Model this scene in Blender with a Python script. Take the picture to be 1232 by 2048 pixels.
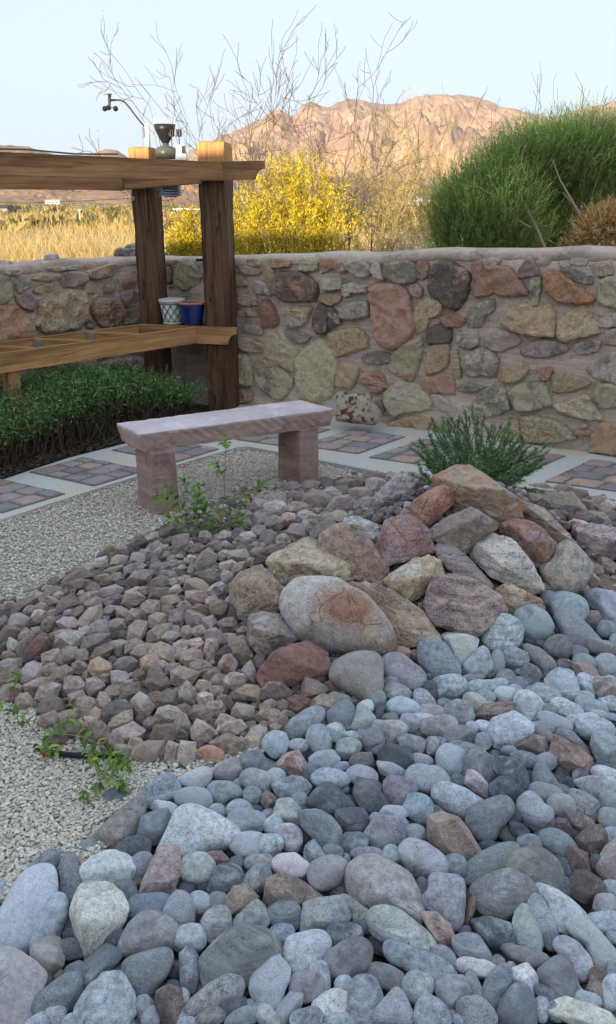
import bpy, bmesh, math, random
import numpy as np
from mathutils import Vector, Matrix
for o in list(bpy.data.objects): bpy.data.objects.remove(o)
SC = bpy.context.scene
COL = SC.collection
# ------------------------------------------------------------------ camera, sky, sun, exposure
F = 1600.0; CAMH = 1.6; PITCH = math.atan(619 / F)
cam = bpy.data.cameras.new("camera"); camo = bpy.data.objects.new("camera", cam); COL.objects.link(camo)
cam.sensor_fit = 'VERTICAL'; cam.sensor_height = 24.0; cam.lens = 24.0 * F / 2048
cam.clip_start = 0.05; cam.clip_end = 30000
camo.location = (0, 0, CAMH); camo.rotation_euler = (math.pi / 2 - PITCH, 0, 0)
SC.camera = camo
HAZE = 0.000045
SUN_EL = math.radians(7.5); SUN_AZ = math.radians(25)          # low behind the camera, a little to the left
S = Vector((-math.sin(SUN_AZ) * math.cos(SUN_EL), -math.cos(SUN_AZ) * math.cos(SUN_EL), math.sin(SUN_EL)))
SKYC = (1.31, 1.46, 1.68)
w = bpy.data.worlds.new("World"); SC.world = w; w.use_nodes = True
nt = w.node_tree; bg = nt.nodes['Background']
sky = nt.nodes.new('ShaderNodeTexSky'); sky.sky_type = 'NISHITA'; sky.sun_disc = False
sky.sun_elevation = SUN_EL; sky.sun_rotation = math.atan2(S.x, S.y)
sky.air_density = 1.0; sky.dust_density = 0.6; sky.ozone_density = 1.6
sky.altitude = 1400
gm = nt.nodes.new('ShaderNodeGamma'); gm.inputs[1].default_value = 0.12; nt.links.new(sky.outputs[0], gm.inputs[0])     # evens the dome out, as hazy evening air does
tn = nt.nodes.new('ShaderNodeMix'); tn.data_type = 'RGBA'; tn.blend_type = 'MULTIPLY'; tn.inputs[0].default_value = 1.0
tn.inputs[7].default_value = (SKYC[0], SKYC[1], SKYC[2], 1); nt.links.new(gm.outputs[0], tn.inputs[6])
nt.links.new(tn.outputs[2], bg.inputs[0]); bg.inputs[1].default_value = 0.15
sl = bpy.data.lights.new("sun", 'SUN'); sl.energy = 2.1; sl.angle = math.radians(0.5); sl.color = (1.0, 0.80, 0.56)
so = bpy.data.objects.new("sun", sl); COL.objects.link(so); so.location = (0, -20, 20)
so.rotation_euler = S.to_track_quat('Z', 'Y').to_euler()
SC.cycles.diffuse_bounces = 2
SC.view_settings.view_transform = 'Standard'; SC.view_settings.look = 'None'
SC.view_settings.exposure = 1.98; SC.view_settings.gamma = 1.0
# ------------------------------------------------------------------ helpers
cp, sp = math.cos(PITCH), math.sin(PITCH)
ZZ = np.array([0, 0, 1.0])
CAM = np.array([0, 0, CAMH]); U = np.array([1.0, 0, 0]); FW = np.array([0, cp, -sp]); UP = np.array([0, sp, cp])
def ray(px, py): return U * (px - 616) / F + UP * (1024 - py) / F + FW          # FW component 1 = depth
def at_depth(px, py, zc): return CAM + ray(px, py) * zc
def at_Y(px, py, Y):
    r = ray(px, py); return CAM + r * (Y / r[1])
def at_z(px, py, z):
    r = ray(px, py); return CAM + r * ((z - CAMH) / r[2])
def at_plane(px, py, p0, n):
    r = ray(px, py); return CAM + r * (np.dot(p0 - CAM, n) / np.dot(r, n))
def mound(x, y):
    return (0.36 * np.exp(-((x - .80) / .66) ** 2 - ((y - 3.42) / .52) ** 2)
            + 0.13 * np.exp(-((x + .15) / .95) ** 2 - ((y - 3.15) / .62) ** 2)
            + 0.05 * np.exp(-((x - 2.2) / .8) ** 2 - ((y - 3.6) / .5) ** 2))
def hit(px, py, lift=0.0):
    r = ray(px, py); t = (CAMH - .75) / -r[2]
    for _ in range(400):
        p = CAM + r * t
        d = p[2] - mound(p[0], p[1]) - lift
        if d < .001: break
        t += max(d * .35, .0015)
    return CAM + r * t, t
class SN:                                               # smooth noise from random plane waves
    def __init__(s, seed, n=14, spread=.5):
        g = np.random.default_rng(seed); k = g.normal(size=(n, 3)); k /= np.linalg.norm(k, axis=1)[:, None]
        s.k = k * (1 + spread * g.uniform(-1, 1, (n, 1))) * 6.283; s.p = g.uniform(0, 6.283, n); s.n = n
    def __call__(s, P, f=1.0): return np.sin(P @ s.k.T * f + s.p).sum(1) / math.sqrt(s.n) * .8
def link(o, parent=None):
    COL.objects.link(o)
    if parent is not None: o.parent = parent
    return o
def mesh_np(name, V, FC, mat, parent=None, col=None, col2=None, seed=None, smooth=True, loc=None):
    """V (n,3) world coordinates (or local when loc is None), FC (m,k) faces all of one size or a list of arrays"""
    V = np.asarray(V, dtype=np.float32)
    FL = FC if isinstance(FC, list) else [FC]
    me = bpy.data.meshes.new(name)
    if loc is not None: V = V - np.asarray(loc, dtype=np.float32)
    nl = sum(f.size for f in FL); nf = sum(len(f) for f in FL)
    me.vertices.add(len(V)); me.vertices.foreach_set('co', V.ravel())
    me.loops.add(nl); me.polygons.add(nf)
    me.loops.foreach_set('vertex_index', np.concatenate([f.ravel() for f in FL]).astype(np.int32))
    st = []; c = 0
    for f in FL:
        st.append(c + np.arange(len(f)) * f.shape[1]); c += f.size
    me.polygons.foreach_set('loop_start', np.concatenate(st).astype(np.int32))
    me.update(calc_edges=True)
    me.polygons.foreach_set('use_smooth', np.full(nf, smooth))
    def attr(nm, c):
        c = np.asarray(c, dtype=np.float32)
        if c.ndim == 1: c = np.tile(c, (len(V), 1))
        a = me.attributes.new(nm, 'FLOAT_COLOR', 'POINT')
        a.data.foreach_set('color', np.concatenate([c[:, :3], np.ones((len(V), 1), np.float32)], 1).ravel())
    if col is not None: attr('col', col)
    if col2 is not None: attr('col2', col2)
    if seed is not None:
        a = me.attributes.new('seed', 'FLOAT', 'POINT')
        a.data.foreach_set('value', np.broadcast_to(np.asarray(seed, dtype=np.float32), (len(V),)).copy())
    me.materials.append(mat)
    o = bpy.data.objects.new(name, me)
    if loc is not None: o.location = loc
    return link(o, parent)
def place(o, parent_loc):                                # child of an Empty at parent_loc, verts given in world space
    o.location = Vector(o.location) - Vector(parent_loc); return o
class MB:
    """collects plain shapes in world space and links them as ONE mesh object"""
    def __init__(s): s.V = []; s.Q = []; s.T = []; s.n = 0
    def add(s, V, Fs):
        V = np.asarray(V, float)
        for f in Fs: (s.Q if len(f) == 4 else s.T).append([i + s.n for i in f])
        s.V.append(V); s.n += len(V); return s
    def prism(s, poly, ax, lo, hi):                      # poly: list of (a,b) points 3D base; extrude vector
        pass
    def box(s, c, size, X=(1, 0, 0), Y=(0, 1, 0), Z=(0, 0, 1), bev=0.0):
        X, Y, Z = [np.asarray(a, float) for a in (X, Y, Z)]; c = np.asarray(c, float)
        hx, hy, hz = [q / 2 for q in size]
        b = bev
        if b <= 0:
            V = [c + X * i * hx + Y * j * hy + Z * k * hz for k in (-1, 1) for j in (-1, 1) for i in (-1, 1)]
            return s.add(V, [(0, 2, 3, 1), (4, 5, 7, 6), (0, 1, 5, 4), (2, 6, 7, 3), (0, 4, 6, 2), (1, 3, 7, 5)])
        bm = bmesh.new(); bmesh.ops.create_cube(bm, size=1)
        for v in bm.verts: v.co = (v.co.x * 2 * hx, v.co.y * 2 * hy, v.co.z * 2 * hz)
        bmesh.ops.bevel(bm, geom=bm.edges[:], offset=b, segments=2, affect='EDGES')
        V = [c + X * v.co.x + Y * v.co.y + Z * v.co.z for v in bm.verts]
        for v in range(0): pass
        bm.verts.index_update(); Fs = []
        bmesh.ops.triangulate(bm, faces=[f for f in bm.faces if len(f.verts) > 4])
        for f in bm.faces: Fs.append([v.index for v in f.verts])
        bm.free(); return s.add(V, Fs)
    def lathe(s, c, prof, seg=24, ax=None):              # prof: (r, z) pairs; ax = (X,Y,Z)
        c = np.asarray(c, float); X, Y, Z = ax if ax else (U, np.array([0, 1., 0]), np.array([0, 0, 1.]))
        V = []; Fs = []
        for r, z in prof:
            for i in range(seg):
                a = 6.28318 * i / seg; V.append(c + X * r * math.cos(a) + Y * r * math.sin(a) + Z * z)
        for j in range(len(prof) - 1):
            for i in range(seg):
                k = (i + 1) % seg; Fs.append((j * seg + i, j * seg + k, (j + 1) * seg + k, (j + 1) * seg + i))
        return s.add(V, Fs)
    def tube(s, pts, rad, seg=6):
        pts = [np.asarray(p, float) for p in pts]; n = len(pts)
        rad = [rad] * n if not hasattr(rad, '__len__') else rad
        V = []; Fs = []
        for i, p in enumerate(pts):
            d = pts[min(i + 1, n - 1)] - pts[max(i - 1, 0)]; d = d / (np.linalg.norm(d) + 1e-9)
            a = np.cross(d, [0.3, 0.2, 1.0] if abs(d[2]) < .9 else [1.0, 0, 0]); a /= np.linalg.norm(a) + 1e-9; b = np.cross(d, a)
            for k in range(seg):
                t = 6.28318 * k / seg; V.append(p + (a * math.cos(t) + b * math.sin(t)) * rad[i])
        for i in range(n - 1):
            for k in range(seg):
                q = (k + 1) % seg; Fs.append((i * seg + k, i * seg + q, (i + 1) * seg + q, (i + 1) * seg + k))
        if seg == 4 or seg == 3:
            Fs.append(tuple(range(seg))); Fs.append(tuple((n - 1) * seg + k for k in reversed(range(seg))))
        return s.add(V, Fs)
    def build(s, name, mat, parent=None, col=None, seed=None, smooth=False, loc=None, col2=None, origin=None):
        V = np.concatenate(s.V); FL = []
        if s.Q: FL.append(np.array(s.Q))
        if s.T: FL.append(np.array(s.T))
        if parent is not None and loc is None: loc = V.mean(0)
        if loc is None: loc = (float(V[:, 0].mean()), float(V[:, 1].mean()), float(V[:, 2].min()))
        if parent is not None:
            pl = [0, 0, 0]; q = parent
            while q is not None: pl = [pl[i] + q.location[i] for i in range(3)]; q = q.parent
            o = mesh_np(name, V, FL, mat, parent, col, col2, seed, smooth, loc)
            o.location = Vector(loc) - Vector(pl); return o
        return mesh_np(name, V, FL, mat, None, col, col2, seed, smooth, loc)
def tag(o, label=None, cat=None, group=None, kind=None):
    if label: o['label'] = label
    if cat: o['category'] = cat
    if group: o['group'] = group
    if kind: o['kind'] = kind
    return o
def thing(name, label, cat, loc, group=None):
    o = bpy.data.objects.new(name, None); COL.objects.link(o); o.location = loc; o.empty_display_size = .1
    return tag(o, label, cat, group)
def ploc(parent):
    pl = Vector((0, 0, 0)); q = parent
    while q is not None: pl += q.location; q = q.parent
    return pl
def child_np(name, V, FC, mat, parent, loc=None, **kw):
    V = np.asarray(V); loc = V.mean(0) if loc is None else loc
    o = mesh_np(name, V, FC, mat, parent, loc=loc, **kw); o.location = Vector([float(q) for q in loc]) - ploc(parent); return o
# ------------------------------------------------------------------ materials
def newmat(name):
    m = bpy.data.materials.new(name); m.use_nodes = True
    N = m.node_tree.nodes; L = m.node_tree.links; b = N['Principled BSDF']; return m, N, L, b
def math_(N, L, op, a, b=None, c=None, clamp=False):
    n = N.new('ShaderNodeMath'); n.operation = op; n.use_clamp = clamp
    for i, v in enumerate((a, b, c)):
        if v is None: continue
        if isinstance(v, (int, float)): n.inputs[i].default_value = v
        else: L.new(v, n.inputs[i])
    return n.outputs[0]
def noise(N, L, vec, scale, det=5, rough=.55, dist=0.0):
    n = N.new('ShaderNodeTexNoise'); n.inputs['Scale'].default_value = scale; n.inputs['Detail'].default_value = det
    n.inputs['Roughness'].default_value = rough; n.inputs['Distortion'].default_value = dist
    if vec is not None: L.new(vec, n.inputs['Vector'])
    return n.outputs['Fac']
def ramp(N, L, v, lo, hi, a=0.0, b=1.0):
    n = N.new('ShaderNodeMapRange'); n.interpolation_type = 'SMOOTHSTEP'
    n.inputs['From Min'].default_value = lo; n.inputs['From Max'].default_value = hi
    n.inputs['To Min'].default_value = a; n.inputs['To Max'].default_value = b; L.new(v, n.inputs['Value']); return n.outputs[0]
def mixc(N, L, fac, a, b, mode='MIX'):
    n = N.new('ShaderNodeMix'); n.data_type = 'RGBA'; n.blend_type = mode
    for i, v in ((0, fac), (6, a), (7, b)):
        if isinstance(v, (int, float)): n.inputs[i].default_value = v
        elif isinstance(v, tuple): n.inputs[i].default_value = v if len(v) == 4 else (*v, 1)
        else: L.new(v, n.inputs[i])
    return n.outputs[2]
def attrn(N, name, out='Color'):
    n = N.new('ShaderNodeAttribute'); n.attribute_name = name; return n.outputs[out]
def grey(N, L, v):
    n = N.new('ShaderNodeCombineColor')
    for i in range(3): L.new(v, n.inputs[i])
    return n.outputs[0]
def seeded(N, L):
    tc = N.new('ShaderNodeTexCoord'); s = attrn(N, 'seed', 'Fac')
    c = N.new('ShaderNodeCombineXYZ'); L.new(s, c.inputs[0]); L.new(math_(N, L, 'MULTIPLY', s, 1.7), c.inputs[1]); L.new(math_(N, L, 'MULTIPLY', s, -2.3), c.inputs[2])
    a = N.new('ShaderNodeVectorMath'); a.operation = 'ADD'; L.new(tc.outputs['Object'], a.inputs[0]); L.new(c.outputs[0], a.inputs[1]); return a.outputs[0]
def rock_mat(name, s1=9., s2=55., s3=320., bump=.35, dist=.004, contrast=.5, lay=0., rough=.85):
    m, N, L, b = newmat(name); v = seeded(N, L)
    n1 = noise(N, L, v, s1, 7, .62, .6); n2 = noise(N, L, v, s2, 9, .72); n3 = noise(N, L, v, s3, 4, .7)
    fac = ramp(N, L, n1, .50, .60)
    base = mixc(N, L, fac, attrn(N, 'col'), attrn(N, 'col2'))
    sdv = attrn(N, 'seed', 'Fac'); ra = math_(N, L, 'FRACT', math_(N, L, 'MULTIPLY', sdv, 3.71)); rb = math_(N, L, 'FRACT', math_(N, L, 'MULTIPLY', sdv, 7.13)); rc = math_(N, L, 'FRACT', math_(N, L, 'MULTIPLY', sdv, 11.9))
    k0 = math_(N, L, 'SUBTRACT', ramp(N, L, n2, .3, .7, 0, 1), .5); k1 = math_(N, L, 'SUBTRACT', ramp(N, L, n3, .32, .68, 0, 1), .5)
    k = math_(N, L, 'ADD', math_(N, L, 'MULTIPLY', k0, math_(N, L, 'MULTIPLY', math_(N, L, 'ADD', .25, ra), contrast)), math_(N, L, 'MULTIPLY', k1, math_(N, L, 'MULTIPLY', math_(N, L, 'ADD', .25, rb), contrast * .9)))
    st = N.new('ShaderNodeMapping'); st.inputs['Scale'].default_value = (4, 9, 70); L.new(v, st.inputs['Vector'])      # bedding lines, strong on some stones only
    bandn = noise(N, L, st.outputs[0], s1 / 9., 5, .6, .7); bw = ramp(N, L, rc, .55, .95, 0, .8)
    k = math_(N, L, 'ADD', k, math_(N, L, 'MULTIPLY', math_(N, L, 'SUBTRACT', ramp(N, L, bandn, .35, .65), .5), math_(N, L, 'MULTIPLY', bw, contrast)))
    k = math_(N, L, 'ADD', 1.0, k)
    base = mixc(N, L, 1.0, base, grey(N, L, k), 'MULTIPLY')
    vn = noise(N, L, v, s1 * 1.4, 4, .5, 2.2)                # pale veins and scratches
    ve = ramp(N, L, math_(N, L, 'ABSOLUTE', math_(N, L, 'SUBTRACT', vn, .5)), 0, .012, 1, 0)
    ve = math_(N, L, 'MULTIPLY', ve, ramp(N, L, n2, .45, .6, 0, .45))
    base = mixc(N, L, ve, base, mixc(N, L, .6, base, (.6, .58, .54)))
    pit = math_(N, L, 'MULTIPLY', ramp(N, L, noise(N, L, v, s2 * 3, 2, .5), .62, .70, 0, .8), rc)      # dark pits and mineral specks
    base = mixc(N, L, pit, base, mixc(N, L, .75, base, (.03, .03, .03)))
    L.new(base, b.inputs['Base Color']); b.inputs['Roughness'].default_value = rough
    b.inputs['Specular IOR Level'].default_value = .3
    h = math_(N, L, 'ADD', math_(N, L, 'MULTIPLY', n2, 1.0), math_(N, L, 'MULTIPLY', n3, .22))
    h = math_(N, L, 'SUBTRACT', h, math_(N, L, 'MULTIPLY', pit, .25)); h = math_(N, L, 'ADD', h, math_(N, L, 'MULTIPLY', bandn, math_(N, L, 'MULTIPLY', bw, .8)))
    cr = N.new('ShaderNodeTexVoronoi'); cr.feature = 'DISTANCE_TO_EDGE'; cr.inputs['Scale'].default_value = s1 * 1.6; L.new(v, cr.inputs['Vector'])
    h = math_(N, L, 'ADD', h, math_(N, L, 'MULTIPLY', ramp(N, L, cr.outputs['Distance'], 0, .02, -.6, 0), ramp(N, L, n1, .5, .6)))
    bp = N.new('ShaderNodeBump'); bp.inputs['Strength'].default_value = bump; bp.inputs['Distance'].default_value = dist * 3
    L.new(h, bp.inputs['Height']); L.new(bp.outputs[0], b.inputs['Normal'])
    return m
def leaf_mat(name, rough=.55, trans=.25):
    m, N, L, b = newmat(name); c = attrn(N, 'col'); L.new(c, b.inputs['Base Color']); b.inputs['Roughness'].default_value = rough
    b.inputs['Specular IOR Level'].default_value = .25
    if trans > 0:
        t = N.new('ShaderNodeBsdfTranslucent'); L.new(c, t.inputs[0]); x = N.new('ShaderNodeMixShader'); x.inputs[0].default_value = trans
        L.new(b.outputs[0], x.inputs[1]); L.new(t.outputs[0], x.inputs[2]); L.new(x.outputs[0], N['Material Output'].inputs[0])
    return m
def plain(name, col, rough=.6, nz=0.0, sc=30., metal=0.0, bump=0.0, spec=.4):
    m, N, L, b = newmat(name); tc = N.new('ShaderNodeTexCoord')
    b.inputs['Roughness'].default_value = rough; b.inputs['Metallic'].default_value = metal; b.inputs['Specular IOR Level'].default_value = spec
    n = noise(N, L, tc.outputs['Object'], sc, 6, .65)
    k = ramp(N, L, n, .3, .7, 1 - nz, 1 + nz)
    L.new(mixc(N, L, 1.0, (*col, 1), grey(N, L, k), 'MULTIPLY'), b.inputs['Base Color'])
    if bump:
        bp = N.new('ShaderNodeBump'); bp.inputs['Strength'].default_value = bump; bp.inputs['Distance'].default_value = .004
        L.new(n, bp.inputs['Height']); L.new(bp.outputs[0], b.inputs['Normal'])
    return m
def wood_mat(name, ca, cb, crack=.5, topc=None, topz=None, grain=1.0, axis=2):
    """grain runs along local axis; topc = sunlit tone painted on above the object height topz"""
    m, N, L, b = newmat(name); tc = N.new('ShaderNodeTexCoord'); mp = N.new('ShaderNodeMapping')
    sc = [38. * grain] * 3; sc[axis] = 1.6; mp.inputs['Scale'].default_value = sc
    L.new(tc.outputs['Object'], mp.inputs['Vector'])
    g = noise(N, L, mp.outputs[0], 1.0, 8, .7, .8)
    mp2 = N.new('ShaderNodeMapping'); s2 = [9.] * 3; s2[axis] = 1.1; mp2.inputs['Scale'].default_value = s2; L.new(tc.outputs['Object'], mp2.inputs['Vector'])
    g2 = noise(N, L, mp2.outputs[0], 1.0, 5, .6, .5)
    base = mixc(N, L, ramp(N, L, g, .32, .68), ca, cb)
    base = mixc(N, L, 1.0, base, grey(N, L, ramp(N, L, g2, .3, .7, .6, 1.3)), 'MULTIPLY')
    mp3 = N.new('ShaderNodeMapping'); s3 = [13.] * 3; s3[axis] = .55; mp3.inputs['Scale'].default_value = s3; L.new(tc.outputs['Object'], mp3.inputs['Vector'])
    c = ramp(N, L, math_(N, L, 'ABSOLUTE', math_(N, L, 'SUBTRACT', noise(N, L, mp3.outputs[0], 1.0, 3, .5, .3), .5)), 0, .016, 1, 0)
    c = math_(N, L, 'MULTIPLY', c, crack)
    base = mixc(N, L, c, base, (.012, .009, .007))
    if topc is not None:
        sx = N.new('ShaderNodeSeparateXYZ'); L.new(tc.outputs['Object'], sx.inputs[0])
        z = math_(N, L, 'ADD', sx.outputs[2], math_(N, L, 'MULTIPLY', g, .05))
        tcx = mixc(N, L, ramp(N, L, g, .3, .7), tuple(q * .62 for q in topc), topc)
        base = mixc(N, L, ramp(N, L, z, topz - .03, topz + .03), base, tcx)
    L.new(base, b.inputs['Base Color']); b.inputs['Roughness'].default_value = .78; b.inputs['Specular IOR Level'].default_value = .25
    bp = N.new('ShaderNodeBump'); bp.inputs['Strength'].default_value = .5; bp.inputs['Distance'].default_value = .006
    L.new(math_(N, L, 'SUBTRACT', g, math_(N, L, 'MULTIPLY', c, 1.5)), bp.inputs['Height']); L.new(bp.outputs[0], b.inputs['Normal'])
    return m
PAL = dict(g=(.21, .225, .24), d=(.085, .09, .105), l=(.37, .385, .40), m=(.215, .185, .21), p=(.38, .285, .27), w=(.56, .52, .47),
           t=(.27, .19, .135), o=(.215, .215, .175), n=(.20, .17, .15), k=(.20, .09, .07), y=(.42, .34, .22), h=(.24, .31, .33),
           u=(.15, .19, .25), s=(.42, .19, .10), c=(.34, .37, .29), z=(.15, .105, .135))
def tone(target, amt, gain):
    L_ = {k: sum(v) / 3 for k, v in PAL.items()}; tg = np.array(target) / np.mean(target)
    o = {}
    for k, v in PAL.items():
        q = gain * ((1 - amt) * np.array(v) + amt * L_[k] * tg); o[k] = tuple(q * min(1, .70 / q.max()))
    return o
PAL_R = tone((.91, 1.0, 1.10), .60, 2.3); PAL_A = tone((1.32, .97, .77), .58, 2.25); PAL_B = tone((1.30, .97, .78), .45, 2.55); PAL_W = tone((1.26, .98, .77), .42, 3.2); PAL_W['d'] = (.24, .20, .18); PAL_W['g'] = (.42, .39, .35); PAL_W['c'] = (.68, .64, .47); PAL_W['p'] = (.64, .40, .34)
# ---- what the eye reads off the place: stones by position, size and colour -------------------------
# crop frames: name -> (x0, y0, scale)
FR = dict(C1=(440,920,3.08), C2=(832,920,3.08), C3=(440,1180,3.08), C4=(832,1180,3.08), C5=(480,1440,3.242),
          C6=(852,1440,3.242), C7=(200,1500,4.107), C8=(0,1680,3.242), D1=(360,1680,3.242), D2=(700,1680,4.107),
          D3=(932,1680,4.107), D4=(0,1080,4.107), D5=(260,1060,4.107), D6=(180,1280,3.242), E3=(0,1300,2.464))
# boulders: label | frame | colours | outline
BOULD = """
tall tan boulder with bluish lower half left of the biggest boulder|C1|tl|130,660 200,648 260,660 310,720 345,790 388,820 370,930 240,940 180,960 175,1010 120,990 100,900 70,840 62,760
wide sandy cream boulder with a peaked left side above the biggest boulder|C1|yt|540,475 580,490 610,560 700,610 800,660 810,740 760,770 700,740 560,725 480,740 400,790 350,760 300,640 310,600 420,530
rough dark brown boulder in the middle of the upper boulders|C1|tn|750,390 830,400 900,460 960,540 970,600 1030,650 1030,700 960,760 880,750 810,720 800,660 700,600 620,550 620,490 680,420
smooth slate grey slab boulder behind the rough brown boulder|C1|gd|770,345 850,350 960,400 990,450 970,520 930,490 880,440 760,385
mauve and brown wedge boulder under the lavender grey boulder|C1|zk|1050,345 1130,335 1232,370 1290,450 1310,560 1200,570 1100,620 1040,660 975,600 980,500 1010,400
lavender grey boulder leaning at the left of the mound top|C1|ml|1190,70 1270,80 1290,140 1232,210 1120,300 1040,360 980,410 930,370 930,280 980,230 1000,160 1080,110
bright orange boulder near the mound top beside the lavender one|C2|sk|120,150 160,155 220,200 228,260 160,330 70,430 20,400 0,370 -30,300 20,230
big tan and orange boulder crowning the mound in front of the rosemary|C2|ts|260,32 330,45 400,75 500,130 590,220 630,270 637,360 560,365 480,390 490,310 380,290 240,285 200,190 130,150 100,130 160,80 240,60
grey brown boulder with a flat top below the crowning boulder|C2|nl|200,295 300,290 420,295 490,320 480,380 440,440 380,510 310,575 230,530 110,495 85,440 120,370
mauve grey wedge boulder pointing down to the right in mid mound|C2|mg|180,505 240,540 310,600 400,680 470,740 470,778 370,765 290,700 200,690 150,620 110,560 130,510
pale grey kite shaped boulder with a smooth flat face|C2|lp|455,455 520,470 620,540 700,640 780,740 770,800 700,810 560,770 480,740 400,650 320,580 350,530 410,490
rust orange boulder with a dark purple right end|C2|kz|590,370 680,370 780,430 860,480 840,560 810,615 760,620 680,590 600,530 530,470 480,440 520,400
long grey brown boulder sloping down right from the rosemary|C2|nt|640,255 720,270 820,340 920,420 1000,520 900,500 860,480 760,410 690,370 645,360 635,300
chalky white boulder at the right behind the long sloping boulder|C2|ww|850,195 930,210 1000,260 1050,330 1050,380 950,385 880,350 830,310 745,285 790,230
rounded cream white boulder right of the kite shaped boulder|C2|wl|900,492 980,530 1070,610 1080,680 1030,780 960,835 850,820 790,740 770,690 830,610 850,540
mauve slab boulder with a cream end at the right edge|C2|mp|970,440 1060,420 1160,400 1300,420 1300,600 1080,618 1040,560 980,480
tan cream block boulder below the mauve and brown wedge|C1|yl|1267,578 1340,610 1380,690 1340,730 1210,850 1160,875 1090,830 1015,740 1060,680 1180,610
craggy pink and mauve boulder at the foot of the mound|C4|pz|100,-60 220,-100 300,-40 400,-20 500,40 545,100 500,150 430,200 400,270 350,285 260,250 150,265 90,210 65,130 80,40
yellowish tan flat boulder behind the craggy pink boulder|C4|yt|500,-40 620,-10 760,20 785,70 770,110 600,140 590,165 540,100 460,20
biggest boulder, grey tan with an orange patch on its shoulder|C3|lt|480,-61 600,-76 720,-66 800,-1 900,50 1000,160 1060,250 1070,340 1010,415 900,400 800,400 680,370 560,310 480,300 420,220 375,140 380,40
long brown boulder right behind the biggest boulder|C3|tn|810,-50 900,-40 1050,30 1232,120 1300,200 1350,300 1320,340 1232,345 1070,370 1060,250 1000,140 900,40
blocky pale grey boulder left below the biggest boulder|C3|lt|185,160 250,135 370,145 400,210 480,300 430,340 320,390 260,425 200,370 175,320 180,240
rust red block boulder lying under the biggest boulder|C3|kn|540,312 600,345 650,400 685,500 580,520 460,560 280,600 245,530 270,450 350,400 450,340
layered grey white boulder at the foot below the biggest boulder|C3|lw|870,375 960,385 1000,430 995,600 940,710 860,660 760,610 690,570 675,530 700,450 780,400
"""
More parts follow.
